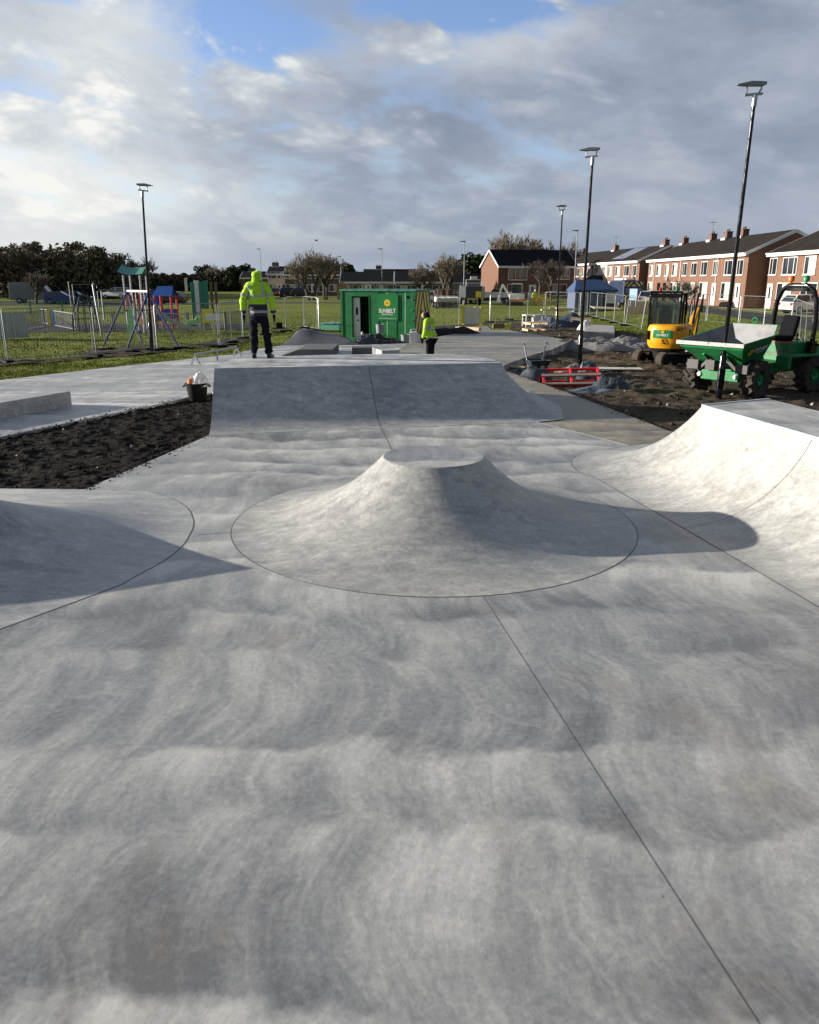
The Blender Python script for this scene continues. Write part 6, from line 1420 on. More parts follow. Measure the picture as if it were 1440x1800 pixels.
d = 99.0; t = thing('works_lorry', 'dark works lorry with yellow beacon frame left of the white tipper truck', 'lorry', ground_at(826, d), R(95))
b = MB(); b.prism([(1.0, .5), (1.0, 2.3), (2.2, 2.3), (2.6, 1.5), (2.7, .5)], -1, 1, axis='Y'); b.build('cab', mat('dark_lorry', (.05, .055, .06), .45), t, bevel=.07)
b = MB(); b.box(-2.9, .95, -1.0, 1.0, .85, 2.2); b.build('body', mat('dark_lorry', (.05, .055, .06)), t, bevel=.03)
b = MB(); b.box(-2.95, -2.901, -.9, -.2, .9, 1.6); b.build('tail_panel', M_signyellow, t)
b = MB(); b.tube([(-2.6, -.9, 2.2), (-2.6, -.9, 2.9), (-2.6, .9, 2.9), (-2.6, .9, 2.2)], .05, 6); b.box(-2.7, -2.5, -.4, .4, 2.95, 3.3); b.build('lamp_frame', M_whitebag, t)
for x in (-1.9, 1.8):
    for sgn in (-1, 1): w_ = bpy.data.objects.new('wheel', None); COL.objects.link(w_); w_.parent = t; wheel(w_, x, sgn * .85, .42, .25, sgn)
# far barriers, ramp boards by the far worker
for i, (px, dz, dd) in enumerate(((944, 0, 96), (950, .35, 96.4), (956, 0, 95.6), (948, .7, 96.2))):
    b = MB(); b.box(-.9, .9, -.05, .05, .0, .3); b.box(-.9, .9, -.05, .05, .4, .55)
    for x in (-.85, 0, .8): b.box(x, x + .08, -.049, .049, .3, .4)
    o = simple('plastic_barrier', b, M_signyellow, (Xat(px, dd), dd, G + dz), ('yellow plastic barrier at the left foot of the far stack', 'yellow plastic barrier in the middle of the far stack', 'yellow plastic barrier at the right foot of the far stack', 'yellow plastic barrier on top of the far stack')[i], 'barrier', rz=R(4 * i - 6), group='yellow plastic barriers by the far worker')
b = MB(); b.obox((0, 0, .35), (1.9, .5, .07), (0, R(32), 0)); simple('loose_plank', b, M_timber, (Xat(923, 94), 94, G), 'tilted plank left of the yellow plastic barriers', 'plank')

# ================================================================== PLAYGROUND
def Pz(px, py, d): return Vector((Xat(px, d, Zat(py, d)), d, Zat(py, d)))
# swing frame
fa = [Pg(181, 608), Pg(250, 604)]; fb = [Pg(223, 612.5), Pg(315, 610)]
ma = fa[0].lerp(fa[1], .5); mb_ = fb[0].lerp(fb[1], .5); zt_ = 2.15
ta = Vector((Xat(224, 39.6, zt_), 39.6, zt_)); tb_ = Vector((Xat(261, 37.8, zt_), 37.8, zt_))
o0 = Vector((ma.x, ma.y, 0)); t = thing('swing_frame', 'play swing with blue slanted legs and white top bar behind the left fence', 'swing')
for ends, top_ in ((fa, ta), (fb, tb_)):
    for e in ends: b = MB(); b.tube([tuple(e - Vector((0, 0, .05))), tuple(top_)], .048, 8); b.build('leg', mat('navy_tube', (.03, .045, .14), .4), t, smooth=True)
b = MB(); b.tube([tuple(ta), tuple(tb_)], .055, 8); b.build('top_bar', M_white, t, smooth=True)
for u_ in (.3, .7):
    q = ta.lerp(tb_, u_); dd = (tb_ - ta).normalized() * .2
    b = MB()
    for s_ in (-1, 1): b.tube([tuple(q + dd * s_), tuple(Vector((q.x, q.y, .25)) + dd * s_)], .012, 4)
    b.build('chain', M_galv, t); b = MB(); c_ = Vector((q.x, q.y, .25)); b.bar(tuple(c_ - dd * 1.1), tuple(c_ + dd * 1.1), .2, .04); b.build('seat', M_dark, t)
# tower with green roof and slide
d = 46.0; x0, x1 = Xat(222, d), Xat(258, d); t = thing('play_tower', 'climbing tower with curved green roof, red posts and green climbing board', 'play tower', ((x0 + x1) / 2, d, G)); hw_ = (x1 - x0) / 2
for sx in (-1, 1):
    for yy in (0, 1.1): b = MB(); b.tube([(sx * (hw_ - .12), yy, -.05), (sx * (hw_ - .12), yy, 3.2)], .06, 8); b.build('post', M_galv, t, smooth=True)
b = MB(); rows = []
for i in range(9): u_ = i / 8; rows.append([(-hw_ - .12 + (2 * hw_ + .2) * u_, -.25 + .9 * k_ , Zat(483 - 13 * (k_ == 1) , d) - G + .18 * (2 * u_ - 1) ** 2 * (1 if u_ < .5 else .3)) for k_ in (0, 1)] + [(-hw_ - .12 + (2 * hw_ + .2) * u_, 1.45, Zat(483, d) - G + .05)])
b.grid(rows); b.build('roof', M_greenroof, t)
b = MB(); b.box(-hw_, hw_, -.1, 1.2, 1.25, 1.33); b.build('deck', M_postwood, t)
for i in range(6): b = MB(); b.box(-hw_ + .02 + i * hw_ * .36, -hw_ + .10 + i * hw_ * .36, -.12, -.06, 1.34, 2.15); b.build('rail_board', M_red if i % 2 == 0 else mat('salmon_board', (.55, .22, .14), .6), t)
b = MB(); b.add([(-.28, -.9, 0), (.1, -.9, 0), (.1, -.12, 1.5), (-.28, -.12, 1.5), (-.28, -.95, 0), (.1, -.95, 0), (.1, -.17, 1.5), (-.28, -.17, 1.5)], [(0, 1, 2, 3), (4, 5, 6, 7), (0, 1, 5, 4), (1, 2, 6, 5), (2, 3, 7, 6), (3, 0, 4, 7)]); b.build('climbing_board', mat('lime_board', (.30, .55, .22), .6, var=.3, scale=5), t)
for sx in (-1, 1): b = MB(); b.bar((sx * .3 + .35, -.15, 1.3), (sx * .3 + .35, -.7, 0), .05); b.build('ladder_rail', M_galv, t)
t = thing('slide', 'long curved grey slide leading right from the play tower', 'slide'); ds = 44.5
pts = [Pz(272, 547, ds), Pz(285, 556, ds), Pz(300, 566, ds), Pz(318, 574, ds), Pz(338, 580, ds), Pz(357, 581, ds)]
rows = [[(p.x, p.y + yy, p.z + zz) for yy, zz in ((-.24, .18), (-.22, 0), (.22, 0), (.24, .18))] for p in pts]
b = MB(); b.grid(rows); b.build('chute', M_steel, t, smooth=True)
for k_ in (0, 1, 3, 5):
    p = pts[k_]; b = MB(); b.bar((p.x, p.y, p.z - .02), (p.x, p.y, G - .05), .06); b.build('leg', M_galv, t)
# play house with blue roof and red posts
d = 50.0; x0, x1 = Xat(274, d), Xat(306, d); w_ = x1 - x0; t = thing('play_house', 'play house with blue pitched roof on red posts', 'play house', (x0, d, G)); e_ = Zat(520, d) - G; r_ = Zat(503, d) - G
b = MB(); b.grid([[(-.05, -.1, e_), (w_ + .05, -.1, e_)], [(.12, .6, r_), (w_ - .05, .6, r_)], [(-.05, 1.3, e_), (w_ + .05, 1.3, e_)]]); b.build('roof', M_roofblue, t)
for x in (.06, w_ - .06):
    for yy in (0, 1.2): b = MB(); b.tube([(x, yy, 0), (x, yy, e_ + .05)], .07, 8); b.build('post', M_red, t, smooth=True)
b = MB(); b.box(.13, w_ - .13, -.03, .03, .6, .95); b.box(.13, w_ - .13, 1.17, 1.23, .6, 1.2); b.build('panel', M_roofblue, t)
b = MB(); b.box(0, w_, -.1, 1.3, .52, .59); b.build('deck', M_postwood, t)
d = 54; x0 = Xat(262, d); t = thing('play_wall', 'blue play panels on the left of the play house', 'play panel', (x0 - .5, d, G))
for k_ in range(2): b = MB(); b.box(k_ * .75, k_ * .75 + .7, 0, .05, 1.3, 2.3); b.build('panel', M_roofblue, t)
for k_ in range(3): b = MB(); b.tube([(k_ * .73, .03, 0), (k_ * .73, .03, 2.35)], .05, 6); b.build('post', M_red, t)
# climbing dome
d = 48.0; c_ = ground_at(152, d); t = thing('climbing_dome', 'round climbing frame of bent black and galvanised tubes', 'climbing frame', c_); Rr = (Xat(174, d) - Xat(130, d)) / 2
for i in range(5):
    a = math.pi * i / 5; b = MB(); b.tube([(Rr * math.cos(u_) * math.cos(a), Rr * math.cos(u_) * math.sin(a), 2.15 * math.sin(u_)) for u_ in np.linspace(0, math.pi, 17)], .028, 6); b.build('hoop', M_black if i != 2 else M_wire, t, smooth=True)
for zf_ in (.35, .7, .92): 
    rr_ = Rr * math.sqrt(1 - zf_ ** 2); b = MB(); b.tube([(rr_ * math.cos(u_), rr_ * math.sin(u_), 2.15 * zf_) for u_ in np.linspace(0, 2 * math.pi, 20)[:-1]], .02, 5, closed=True); b.build('rope_ring', M_black, t)
b = MB(); q = Pg(179, 591); b.tube([(0, 0, 0), (-.18, 0, 2.7), (-.2, 0, 2.75)], [.06, .055, .02], 8); simple('leaning_post', b, M_wire, (q.x, q.y, G), 'thick pale post leaning beside the climbing frame', 'post', smooth=True)
# goal frame
d = 88; x0, x1 = Xat(125, d), Xat(168, d); b = MB(); hh = Zat(495, d) - G; b.tube([(0, 0, 0), (0, 0, hh), (x1 - x0, 0, hh), (x1 - x0, 0, 0)], .045, 6); b.tube([(0, .9, 0), (0, .9, hh - .3), (x1 - x0, .9, hh - .3), (x1 - x0, .9, 0)], .05, 6)
simple('goal_frame', b, M_wire, (x0, d, G), 'plain grey goal frame in front of the dark wood', 'goal')
b = MB(); 
for k_ in range(3): b.box(k_ * 1.3, k_ * 1.3 + .14, 0, .14, 0, 2.1)
b.box(-.2, 2.9, -.02, -.001, 1.8, 2.1); simple('shelter_frame', b, M_blackcloth, (Xat(135, 84), 84, G), 'dark shelter frame beneath the goal bar', 'shelter')
b = MB(); b.tube([(0, 0, 2.2), (3.6, 0, 2.15)], .06, 6); 
for k_ in (0.2, 3.4): b.tube([(k_, 0, 0), (k_, 0, 2.2)], .06, 6)
simple('overhead_bar', b, M_wire, (Xat(178, 62), 62, G), 'long pale horizontal bar between two posts left of the tower', 'play bar')
# green sculpture posts and boards
d = 52
for i, (px, top, w_, m) in enumerate(((344, 496, .26, M_signgreen), (351, 493, .30, M_white), (358, 495, .26, M_signgreen), (366, 493, .30, M_signgreen), (376, 495, .16, M_postwood), (384, 496, .16, M_postwood))):
    b = MB(); b.box(-w_ / 2, w_ / 2, -.06, .06, 0, Zat(top, d) - G) if i != 1 else b.box(-w_ / 2, w_ / 2, -.06, .06, .95, Zat(top, d) - G).box(-.05, .05, -.05, .05, 0, .949)
    simple('play_post', b, m, ground_at(px, d), ('leftmost tall green play post', 'white board on a post among the green play posts', 'narrow green play post right of the white board', 'rightmost tall green play post', 'left brown play post beside the green ones', 'right brown play post beside the green ones')[i], 'post', group='tall play posts right of the play house', bevel=.01)
d = 47; p = ground_at(367, d); b = MB(); b.box(-.32, .32, -.03, .03, .55, 1.35); b.box(-.28, -.2, -.02, .02, 0, .549); b.box(.2, .28, -.02, .02, 0, .549)
simple('play_sign', b, M_signyellow, p, 'small yellow board behind the railings left of the hooded worker', 'sign')
p = ground_at(377, 46); b = MB(); b.box(-.42, .42, -.03, .03, .75, 1.1); b.bar((0, .02, 0), (0, .02, .75), .06); simple('play_sign', b, M_white, p, 'small white board beside the yellow board behind the railings', 'sign')
t = thing('spring_rider', 'small green spring rider on the play surface', 'play toy', ground_at(340, 47))
b = MB(); b.tube([(.1 * math.cos(a), .1 * math.sin(a), .03 + .4 * a / 25) for a in np.linspace(0, 25, 60)], .018, 5); b.build('spring', M_black, t)
b = MB(); b.prism([(-.4, .45), (.35, .45), (.45, .75), (.3, 1.0), (.15, .75), (-.3, .7)], -.1, .1, axis='Y'); b.build('body', mat('lime_board', (.3, .55, .22)), t, bevel=.03)
# railings
def railing(p, q, label, h=1.05, gap=.13, m=M_galv, base_z=G):
    p = Vector((p[0], p[1], 0)); q = Vector((q[0], q[1], 0)); L = (q - p).length; t = thing('railing', label, 'railing', (p.x, p.y, base_z), math.atan2((q - p).y, (q - p).x), 'steel bar railings round the playground')
    b = MB(); b.bar((0, 0, h), (L, 0, h), .04); b.bar((0, 0, .14), (L, 0, .14), .04); b.build('rail', m, t)
    b = MB(); n = int(L / gap)
    for i in range(1, n): b.bar((L * i / n, 0, .141), (L * i / n, 0, h), .016)
    b.build('bars', m, t)
    for x in (0, L): b = MB(); b.box(x - .03, x + .03, -.03, .03, -.05, h + .08); b.build('post', m, t)
M_rail = mat('grey_rail', (.17, .185, .20), .6, .1)
rl = [Pg(30, 582), Pg(75, 580), Pg(134, 583)]
railing(Pg(-30, 590), rl[0], 'steel bar railing at the left edge beyond the temporary fence', m=M_rail); railing(Pg(33, 582), Pg(80, 573), 'steel bar railing left of the yellow and blue boards', m=M_rail); railing(Pg(76, 571), Pg(134, 583), 'steel bar railing carrying the yellow and blue boards', m=M_rail)
railing(Pg(137, 583), Pg(200, 582), 'steel bar railing below the climbing frame', m=M_rail); railing(Pg(203, 582), Pg(265, 582), 'steel bar railing behind the swing', m=M_rail); railing(Pg(268, 582), Pg(330, 583), 'steel bar railing behind the slide', m=M_rail); railing(Pg(333, 583), Pg(396, 581), 'steel bar railing left of the hooded worker', m=M_rail); railing(Pg(398, 581), Pg(440, 574), 'steel bar railing behind the hooded worker', m=M_rail)
b = MB(); n = 14; b.grid([[(2.0 * i / n, .03 * (i % 2), z) for i in range(n + 1)] for z in (.05, 1.35)]); p = Pg(-8, 598)
simple('metal_sheet', b, M_galv, (p.x - .4, p.y, G), 'upright corrugated metal sheet at the left edge behind the fence', 'metal sheet', rz=R(40))
for px, m, lb in ((91, M_signyellow, 'narrow yellow board fixed to the railing'), (97, mat('sky_board', (.25, .45, .6), .6), 'narrow pale blue board fixed to the railing')):
    q = Pg(px, 575.0); b = MB(); b.box(-.12, .12, -.09, -.05, .12, 1.12); simple('play_board', b, m, (q.x, q.y - .12, G), lb, 'board')
# green low fence behind the playground
for i in range(5):
    px0, px1 = 0 + 56 * i, 54 + 56 * i; railing(ground_at(px0, 72), ground_at(px1, 72), ('green railing furthest left behind the playground', 'green railing below the blue car', 'green railing behind the climbing frame', 'green railing left of the tower', 'green railing behind the play house')[i], h=1.1, gap=.2, m=M_signgreen)
b = MB(); b.box(-.3, .3, -.15, .15, 0, 3.2); simple('white_pillar', b, M_whitebag, ground_at(328, 190), 'tall white pillar far across the field', 'pillar')

# ================================================================== MINI EXCAVATOR
ex = Vector((9.36, 28.9, 0)); ze = gz(ex.x, ex.y) - .02; t = thing('mini_excavator', 'yellow mini excavator with black cab seen from behind', 'excavator', (ex.x, ex.y, ze), R(-27)); t.scale = (.95, .95, .93)
UR = Matrix.Rotation(R(48), 4, 'Z')                     # tracks are turned against the cab
for s_ in (-1, 1):
    b = MB(); b.M = UR; L_ = .95; y0, y1 = s_ * .70 - .17, s_ * .70 + .17
    pr_ = [(L_ * math.cos(a) * 0 + (1 if math.cos(a) > 0 else -1) * (L_ - .26) + .26 * math.cos(a), .26 + .26 * math.sin(a)) for a in np.linspace(-math.pi / 2, 1.5 * math.pi, 25)[:-1]]
    inn = [(x * .9, .26 + (z - .26) * .74) for x, z in pr_]
    n = len(pr_); vs = [(x, y, z) for y in (y0, y1) for x, z in pr_] + [(x, y, z) for y in (y0, y1) for x, z in inn]; fs = []
    for i in range(n): j = (i + 1) % n; fs += [(i, j, n + j, n + i), (2 * n + i, 3 * n + i, 3 * n + j, 2 * n + j), (i, 2 * n + i, 2 * n + j, j), (n + i, n + j, 3 * n + j, 3 * n + i)]
    b.add(vs, fs)
    for i in range(n): x, z = pr_[i]; d_ = Vector((x - (L_ - .26) * (1 if x > 0 else -1) * (abs(x) > L_ - .26), 0, z - .26)); d_ = d_.normalized() if abs(x) > L_ - .27 else Vector((0, 0, 1 if z > .26 else -1)); b.obox((x + d_.x * .012, s_ * .70, z + d_.z * .012), (.05, .33, .05), (0, math.atan2(d_.x, d_.z), 0))
    tk = b.build('track', mat('muddy_rubber', (.055, .042, .03), .9, var=.4, scale=9, bmp=.4), t)
    b = MB(); b.M = UR
    for x in (-.66, -.25, .2, .66): b.lathe([(.02, -.13), (.17 if abs(x) > .5 else .10, -.13), (.17 if abs(x) > .5 else .10, .13), (.02, .13)], 14, (x, s_ * .70, .26 if abs(x) > .5 else .17), axis='Y')
    b.box(-.6, .6, s_ * .70 - .08, s_ * .70 + .08, .20, .34); b.build('roller', M_dark, tk)
b = MB(); b.M = UR; b.box(-.45, .45, -.55, .55, .25, .5); b.lathe([(.40, .5), (.42, .64)], 20); b.obox((1.18, 0, .25), (.06, 1.7, .34)); b.bar((.4, -.3, .3), (1.16, -.3, .26), .1); b.bar((.4, .3, .3), (1.16, .3, .26), .1); b.build('undercarriage', M_dark, t, bevel=.015)
# rear counterweight, rounded plan
def plan(scale=1.0, z=0.0, y_off=0.0): 
    pts = [(.74, .45), (.76, -.2), (.70, -.62), (.48, -.84), (.18, -.91), (-.18, -.91), (-.48, -.84), (-.70, -.62), (-.76, -.2), (-.74, .45)]
    return [(x * scale, y * scale + y_off, z) for x, y in pts]
b = MB(); b.grid([plan(.86, .66), plan(.86, .665), plan(.97, .80), plan(1.0, .98), plan(1.0, 1.26), plan(.985, 1.42), plan(.93, 1.52), plan(.80, 1.56)], wrap=True); k = len(b.v)
b.f += [tuple(range(k - 10, k)), tuple(range(9, -1, -1))]; b.mi += [0, 0]; b.build('counterweight', M_yellow, t, smooth=True)
b = MB(); b.grid([plan(.82, .56), plan(.87, .68), plan(.872, .80)], wrap=True); b.build('belly_guard', M_dark, t, smooth=True)
b = MB(); b.box(-.74, .74, .40, 1.0, .62, 1.15); b.build('deck', M_dark, t, bevel=.03)
# cab (left of centre)
cx0, cx1, cy0, cy1, cz0, cz1 = -.72, .38, -.50, .85, 1.52, 2.72
b = MB(); r_ = .045
for x in (cx0, cx1):
    b.tube([(x, cy0, cz0 - .1), (x, cy0 + .02, cz1 - .12), (x, cy0 + .10, cz1 - .02), (x, cy1 - .22, cz1 - .02), (x, cy1 - .1, cz1 - .12), (x, cy1, 1.15)], r_, 8); b.tube([(x, .22, 1.1), (x, .2, cz1 - .04)], r_ * .8, 8); b.bar((x, cy0, cz0 + .05), (x, cy1, cz0 + .0), .05)
b.bar((cx0, cy0, cz0), (cx1, cy0, cz0), .09); b.bar((cx0, cy0 + .03, cz1 - .12), (cx1, cy0 + .03, cz1 - .12), .10, .14); b.bar((cx0, cy1 - .1, cz1 - .1), (cx1, cy1 - .1, cz1 - .1), .07)
b.box(cx0 - .04, cx1 + .04, cy0 + .03, cy1 - .08, cz1 - .03, cz1 + .05); b.build('cab_frame', M_black, t, bevel=.015)
gl, tg, bg_ = new_mat('cab_glass'); bg_.inputs['Base Color'].default_value = (.25, .31, .30, 1); bg_.inputs['Transmission Weight'].default_value = .92; bg_.inputs['Roughness'].default_value = .03; bg_.inputs['IOR'].default_value = 1.08
b = MB(); b.box(cx0 + .05, cx1 - .05, cy0 - .004, cy0 + .004, cz0 + .05, cz1 - .18); b.build('rear_glass', gl, t)
for x in (cx0, cx1): b = MB(); b.box(x - .004, x + .004, cy0 + .06, .17, cz0 + .06, cz1 - .12); b.box(x - .004, x + .004, .27, cy1 - .16, 1.35, cz1 - .14); b.build('side_glass', gl, t)
b = MB(); b.obox((-.17, -.02, 1.50), (.48, .46, .14)); b.obox((-.17, -.27, 1.80), (.46, .13, .58), (R(-8), 0, 0)); b.obox((-.17, -.31, 2.14), (.26, .09, .18)); b.build('seat', M_dark, t, bevel=.05)
for x in (-.42, .1): b = MB(); b.tube([(x, .35, 1.15), (x, .32, 1.75), (x, .30, 1.85)], [.02, .02, .035], 6); b.build('lever', M_black, t)
b = MB(); b.lathe([(.05, 0), (.055, .10), (.03, .13)], 12, (-.42, -.28, cz1 + .05)); b.build('red_beacon', M_lampred, t, smooth=True)
b = MB(); b.lathe([(.05, 0), (.055, .12), (.03, .15)], 12, (.16, -.25, cz1 + .05)); b.build('green_beacon', mat('green_lens', (.01, .22, .09), .3), t, smooth=True)
# exhaust slots, access door, sticker
b = MB()
for i in range(4): b.obox((.40 + .075 * i, -.905 + .045 * i + .012 * i * i, 1.40), (.03, .02, .13), (0, .3, R(14)))
b.obox((-.63, -.715, 1.15), (.03, .22, .34), (0, 0, R(-40))); b.obox((.765, -.1, 1.22), (.02, .34, .30)); b.build('vent', M_black, t)
b = MB(); b.grid([[(x, -.935 + .0 * x * x + max(0, abs(x) - .18) * .25, z) for x in (-.46, -.3, -.18, 0, .18, .24)] for z in (1.06, 1.36)]); b.build('sign_panel', mat('sign_green', (.012, .2, .05)), t)
emblem(t, Matrix.Translation((-.10, -.945, 1.29)) @ FRONT, .065)
text_mesh('lettering', 'SUNBELT', .105, M_white, t, Matrix.Translation((-.10, -.945, 1.17)) @ FRONT, bold=.003)
b = MB(); b.box(-.11, -.085, -.93, -.915, .86, 1.02); b.box(-.11, .05, -.93, -.915, 1.0, 1.02); b.box(.03, .05, -.93, -.915, .86, 1.02); b.box(-.11, .05, -.93, -.915, .86, .88); b.build('tow_eye', M_dark, t)
# boom at the front right, arm hanging down
b = MB(); b.bar((.55, .95, .9), (.60, 1.75, 1.75), .2, .26); b.bar((.60, 1.75, 1.75), (.62, 2.35, 2.0), .18, .24); b.build('boom', M_yellow, t, bevel=.02)
b = MB(); b.bar((.62, 2.30, 2.1), (.64, 2.1, .95), .16, .2); b.build('arm', M_yellow, t, bevel=.02)
b = MB(); b.tube([(.62, 1.3, 1.5), (.64, 2.1, 2.65)], .045, 8); b.tube([(.8, 1.0, 1.0), (.82, 1.6, 2.2), (.8, 2.2, 2.6), (.78, 2.3, 1.9)], .03, 6); b.tube([(.45, 1.0, 1.0), (.46, 1.5, 2.3), (.48, 2.2, 2.7), (.5, 2.2, 1.8)], .025, 6); b.build('hydraulic_hose', M_black, t)
b = MB(); b.prism([(1.75, .25), (2.15, .18), (2.35, .6), (2.25, .98), (2.0, .98)], .4, .88, axis='X'); b.build('bucket', M_steel, t, bevel=.015)
b = MB(); b.box(.42, .5, .35, .40, 1.9, 2.35); b.bar((.38, .38, 2.1), (.46, .38, 2.12), .02); b.build('mirror', M_black, t)

# ================================================================== DUMPER
dp = Vector((8.32, 20.75, 0)); zd = gz(dp.x, dp.y) + .0; t = thing('site_dumper', 'green site dumper with open skip, roll bar and big muddy tyres', 'dumper', (dp.x, dp.y, zd), R(-53)); t.scale = (1.07, 1.07, 1.07)
def agri_wheel(par, c, r, w, M=None, steer=1):
    h_ = bpy.data.objects.new('wheel', None); COL.objects.link(h_); h_.parent = par; b = MB()
    if M: b.M = M
    b.lathe([(r * .5, -w / 2 + .02), (r * .86, -w / 2), (r * .95, -w / 2 + .03), (r * .95, w / 2 - .03), (r * .86, w / 2), (r * .5, w / 2 - .02)], 28, c, axis='X', cap=False)
    n = 13                                   # chevron lugs
    for i in range(n):
        for s_ in (-1, 1):
            a0 = 2 * math.pi * (i + .5 * (s_ > 0)) / n; pts = []
            for u_ in range(5):
                a = a0 + .30 * u_ / 4 ; xx = s_ * (.02 + (w / 2 - .01) * (1 - u_ / 4)); pts.append((c[0] + xx, c[1] + math.cos(a) * r * .965, c[2] + math.sin(a) * r * .965))
            for p, q in zip(pts[:-1], pts[1:]): b.bar(p, q, .05, .075)
    b.build('tyre', mat('muddy_tyre', (.045, .035, .026), .92, var=.45, scale=8, bmp=.4), h_)
    b = MB(); 
    if M: b.M = M
    b.lathe([(.03, 0), (r * .28, .02), (r * .30, -.04), (r * .5, -.07), (r * .52, w * .42 - .1)], 18, (c[0] + (w * .30) * (1 if c[0] > 0 else -1), c[1], c[2]), axis='X', cap=False); b.build('rim', M_greenmud, h_)
Rw, Wt = .44, .31
for s_ in (-1, 1): agri_wheel(t, (s_ * .76, 0, Rw), Rw, Wt)
RM = Matrix.Translation((0, .95, 0)) @ Matrix.Rotation(R(-11), 4, 'Z')        # articulated rear half
for s_ in (-1, 1): agri_wheel(t, (s_ * .76, 1.35, Rw), Rw, Wt, RM)
b = MB(); b.box(-.58, .58, -.12, .12, .34, .54); b.box(-.32, .32, -.35, .95, .42, .66); b.box(-.45, .55, -.42, -.34, .38, .62); b.build('front_chassis', M_greenmud, t, bevel=.02)
b = MB(); b.box(-.30, -.06, -.50, -.42, .62, .86); b.box(.5, .8, -.50, -.42, .60, .80); b.box(-.80, -.5, -.50, -.42, .62, .84); b.bar((-.55, -.4, .6), (-.2, -.42, .9), .07); b.bar((.55, -.4, .6), (.15, -.42, .95), .07); b.build('front_bracket', mat('grey_steelwork', (.085, .082, .078), .6, .3, .3, 8), t)
for s_ in (-1, 1): b = MB(); b.lathe([(.05, 0), (.07, .05)], 12, (s_ * .48, -.46, .50), axis='Y'); b.build('headlight', M_lampclear, t)
# skip: outer and inner shells
topo = [(-.88, -.88, 1.30), (.88, -.88, 1.30), (.93, .35, 1.46), (.62, 1.02, 1.66), (-.62, 1.02, 1.66), (-.93, .35, 1.46)]
boto = [(-.50, -.22, .74), (.50, -.22, .74), (.52, .42, .70), (.40, .72, .74), (-.40, .72, .74), (-.52, .42, .70)]
mid = [(a[0] * .93, a[1] * .93, a[2] - .14) for a in topo]
b = MB(); b.grid([boto, mid, topo], wrap=True); b.add(boto, [tuple(range(6))])
for s_ in (-1, 1): b.bar((s_ * .3, -.62, 1.02), (s_ * .26, -.2, .72), .06, .08)
sk = b.build('skip', M_greenmud, t, fix=False)
ti = [(a[0] * .955, a[1] * .955 + .0, a[2] - .0) for a in topo]; bi = [(a[0] * .9, a[1] * .9, a[2] + .06) for a in boto]
b = MB(); b.grid([bi, ti], wrap=True); b.add(bi, [tuple(range(6))]); b.build('skip_lining', mat('scoured_steel', (.20, .20, .205), .55, .3, .3, 4, dirt=(.27, .25, .20, .8)), sk)
b = MB(); b.grid([ti, [(p[0], p[1], p[2] + .012) for p in ti], [(p[0], p[1], p[2] + .012) for p in topo], topo], wrap=True); b.build('rim_edge', M_greenmud, sk)
b = MB(); b.bar((-.89, -.90, 1.27), (.89, -.90, 1.27), .03, .09); b.build('lip', mat('bare_lip', (.30, .30, .28), .55, .3, .3, 12, dirt=(.08, .07, .06, .8)), sk)
b = MB(); b.tube([(.0 + .07 * math.cos(a), .98, 1.75 + .07 * math.sin(a)) for a in np.linspace(0, 6.28, 13)[:-1]], .02, 6, closed=True); b.build('lifting_eye', M_greenmud, sk)
# logo on the right flank of the skip
ea = Vector((.905, -.1, 1.20)); nrm = (Vector(mid[2]) - Vector(mid[1])).cross(Vector(boto[1]) - Vector(mid[1])).normalized()
if nrm.x < 0: nrm = -nrm
xa = (Vector(mid[2]) - Vector(mid[1])).normalized(); ya = nrm.cross(xa); cen = Vector(mid[1]).lerp(Vector(mid[2]), .62).lerp(Vector(boto[1]).lerp(Vector(boto[2]), .62), .20) + nrm * .012
LM = Matrix((xa, ya, nrm)).transposed().to_4x4(); LM.translation = cen
text_mesh('lettering', 'SUNBELT', .15, M_white, t, LM @ Matrix.Translation((.10, .03, 0)), bold=.004); text_mesh('lettering', 'RENTALS', .07, M_white, t, LM @ Matrix.Translation((.10, -.075, 0)), sx=1.2)
emblem(t, LM @ Matrix.Translation((-.34, .0, .0)), .105)
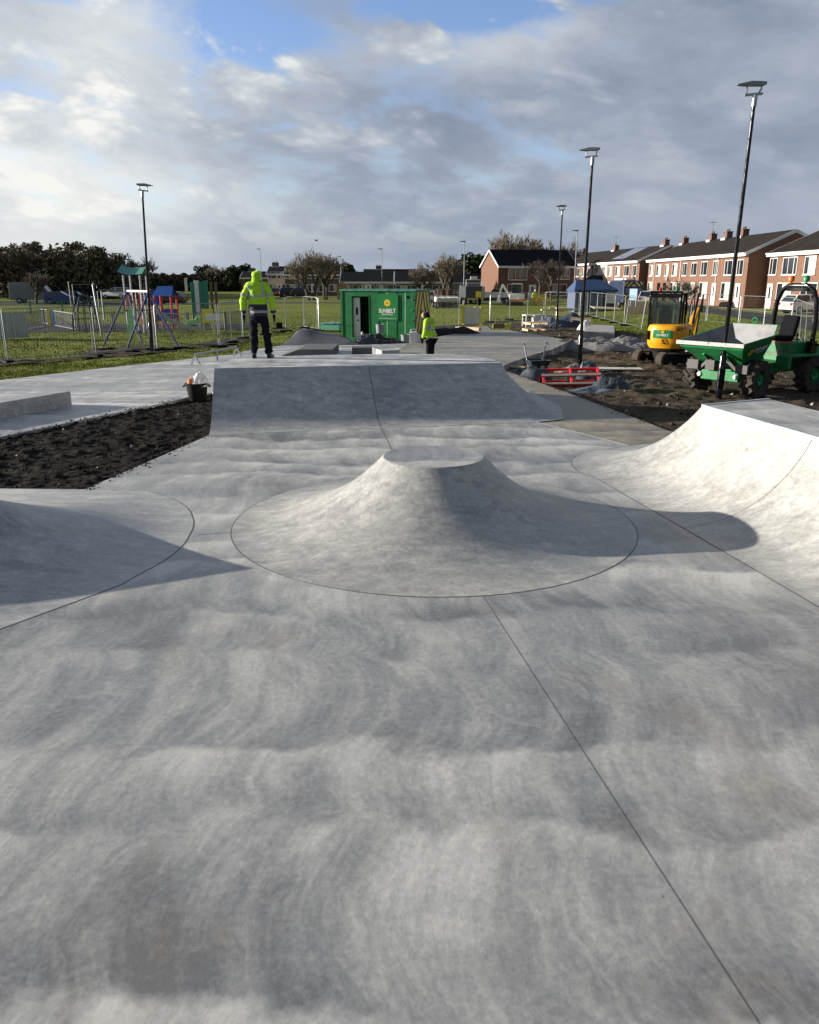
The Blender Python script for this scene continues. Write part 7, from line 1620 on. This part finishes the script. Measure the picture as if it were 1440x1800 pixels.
# rear body
b = MB(); b.M = RM; b.box(-.42, .42, .10, 2.0, .50, .74); b.prism([(.75, .741), (.75, 1.22), (1.75, 1.22), (2.05, 1.0), (2.05, .741)], -.46, .46, axis='X'); b.build('rear_body', M_greenmud, t, bevel=.03)
b = MB(); b.M = RM; b.box(-.86, -.47, .45, 2.1, .90, .95); b.box(.47, .86, .45, 2.1, .90, .95); b.box(-.86, -.47, .36, .449, .62, .92); b.box(.47, .86, .36, .449, .62, .92); b.build('mudguard', M_greenmud, t, bevel=.01)
b = MB(); b.M = RM; b.box(-.6, -.1, .28, .5, .55, .62); b.build('step', M_signyellow, t)
b = MB(); b.M = RM; b.obox((0, 1.0, 1.30), (.5, .48, .13)); b.obox((0, 1.27, 1.58), (.48, .13, .56), (R(-14), 0, 0)); b.build('seat', M_blackcloth, t, bevel=.06)
b = MB(); b.M = RM; b.box(-.30, .30, .76, 1.24, 1.2, 1.235); b.build('seat_base', M_red, t)
b = MB(); b.M = RM; b.tube([(0, .30, .74), (0, .48, 1.42)], .03, 8); b.tube([(.19 * math.cos(a), .50 + .05 * math.sin(a), 1.44 + .18 * math.sin(a)) for a in np.linspace(0, 6.28, 19)[:-1]], .016, 6, closed=True); b.bar((-.18, .5, 1.44), (.18, .5, 1.44), .02); b.build('steering_wheel', M_black, t)
b = MB(); b.M = RM; pr_ = [(-.60, 1.42, .95), (-.62, 1.42, 1.75), (-.58, 1.42, 2.2), (-.46, 1.42, 2.46), (-.28, 1.42, 2.58), (.28, 1.42, 2.58), (.46, 1.42, 2.46), (.58, 1.42, 2.2), (.62, 1.42, 1.75), (.60, 1.42, .95)]
b.tube(pr_, .062, 10); b.box(-.68, -.52, 1.32, 1.52, .95, 1.25); b.box(.52, .68, 1.32, 1.52, .95, 1.25); b.box(-.30, .30, 1.37, 1.47, 2.44, 2.53); b.build('roll_bar', M_black, t, smooth=True)
for x, m, nm in ((-.24, M_orange, 'orange_beacon'), (.20, mat('green_lens', (.01, .22, .09)), 'green_beacon')):
    b = MB(); b.M = RM; b.lathe([(.03, 0), (.035, .05), (.075, .055), (.08, .15), (.05, .19)], 14, (x, 1.42, 2.63)); b.build(nm, m, t, smooth=True)
b = MB(); b.M = RM; b.tube([(.35, 1.2, 1.22), (.37, 1.15, 1.38), (.37, 1.13, 1.43)], [.015, .015, .03], 6); b.bar((.72, 1.42, 1.15), (.85, 1.38, 1.18), .05); b.build('lever', M_black, t)
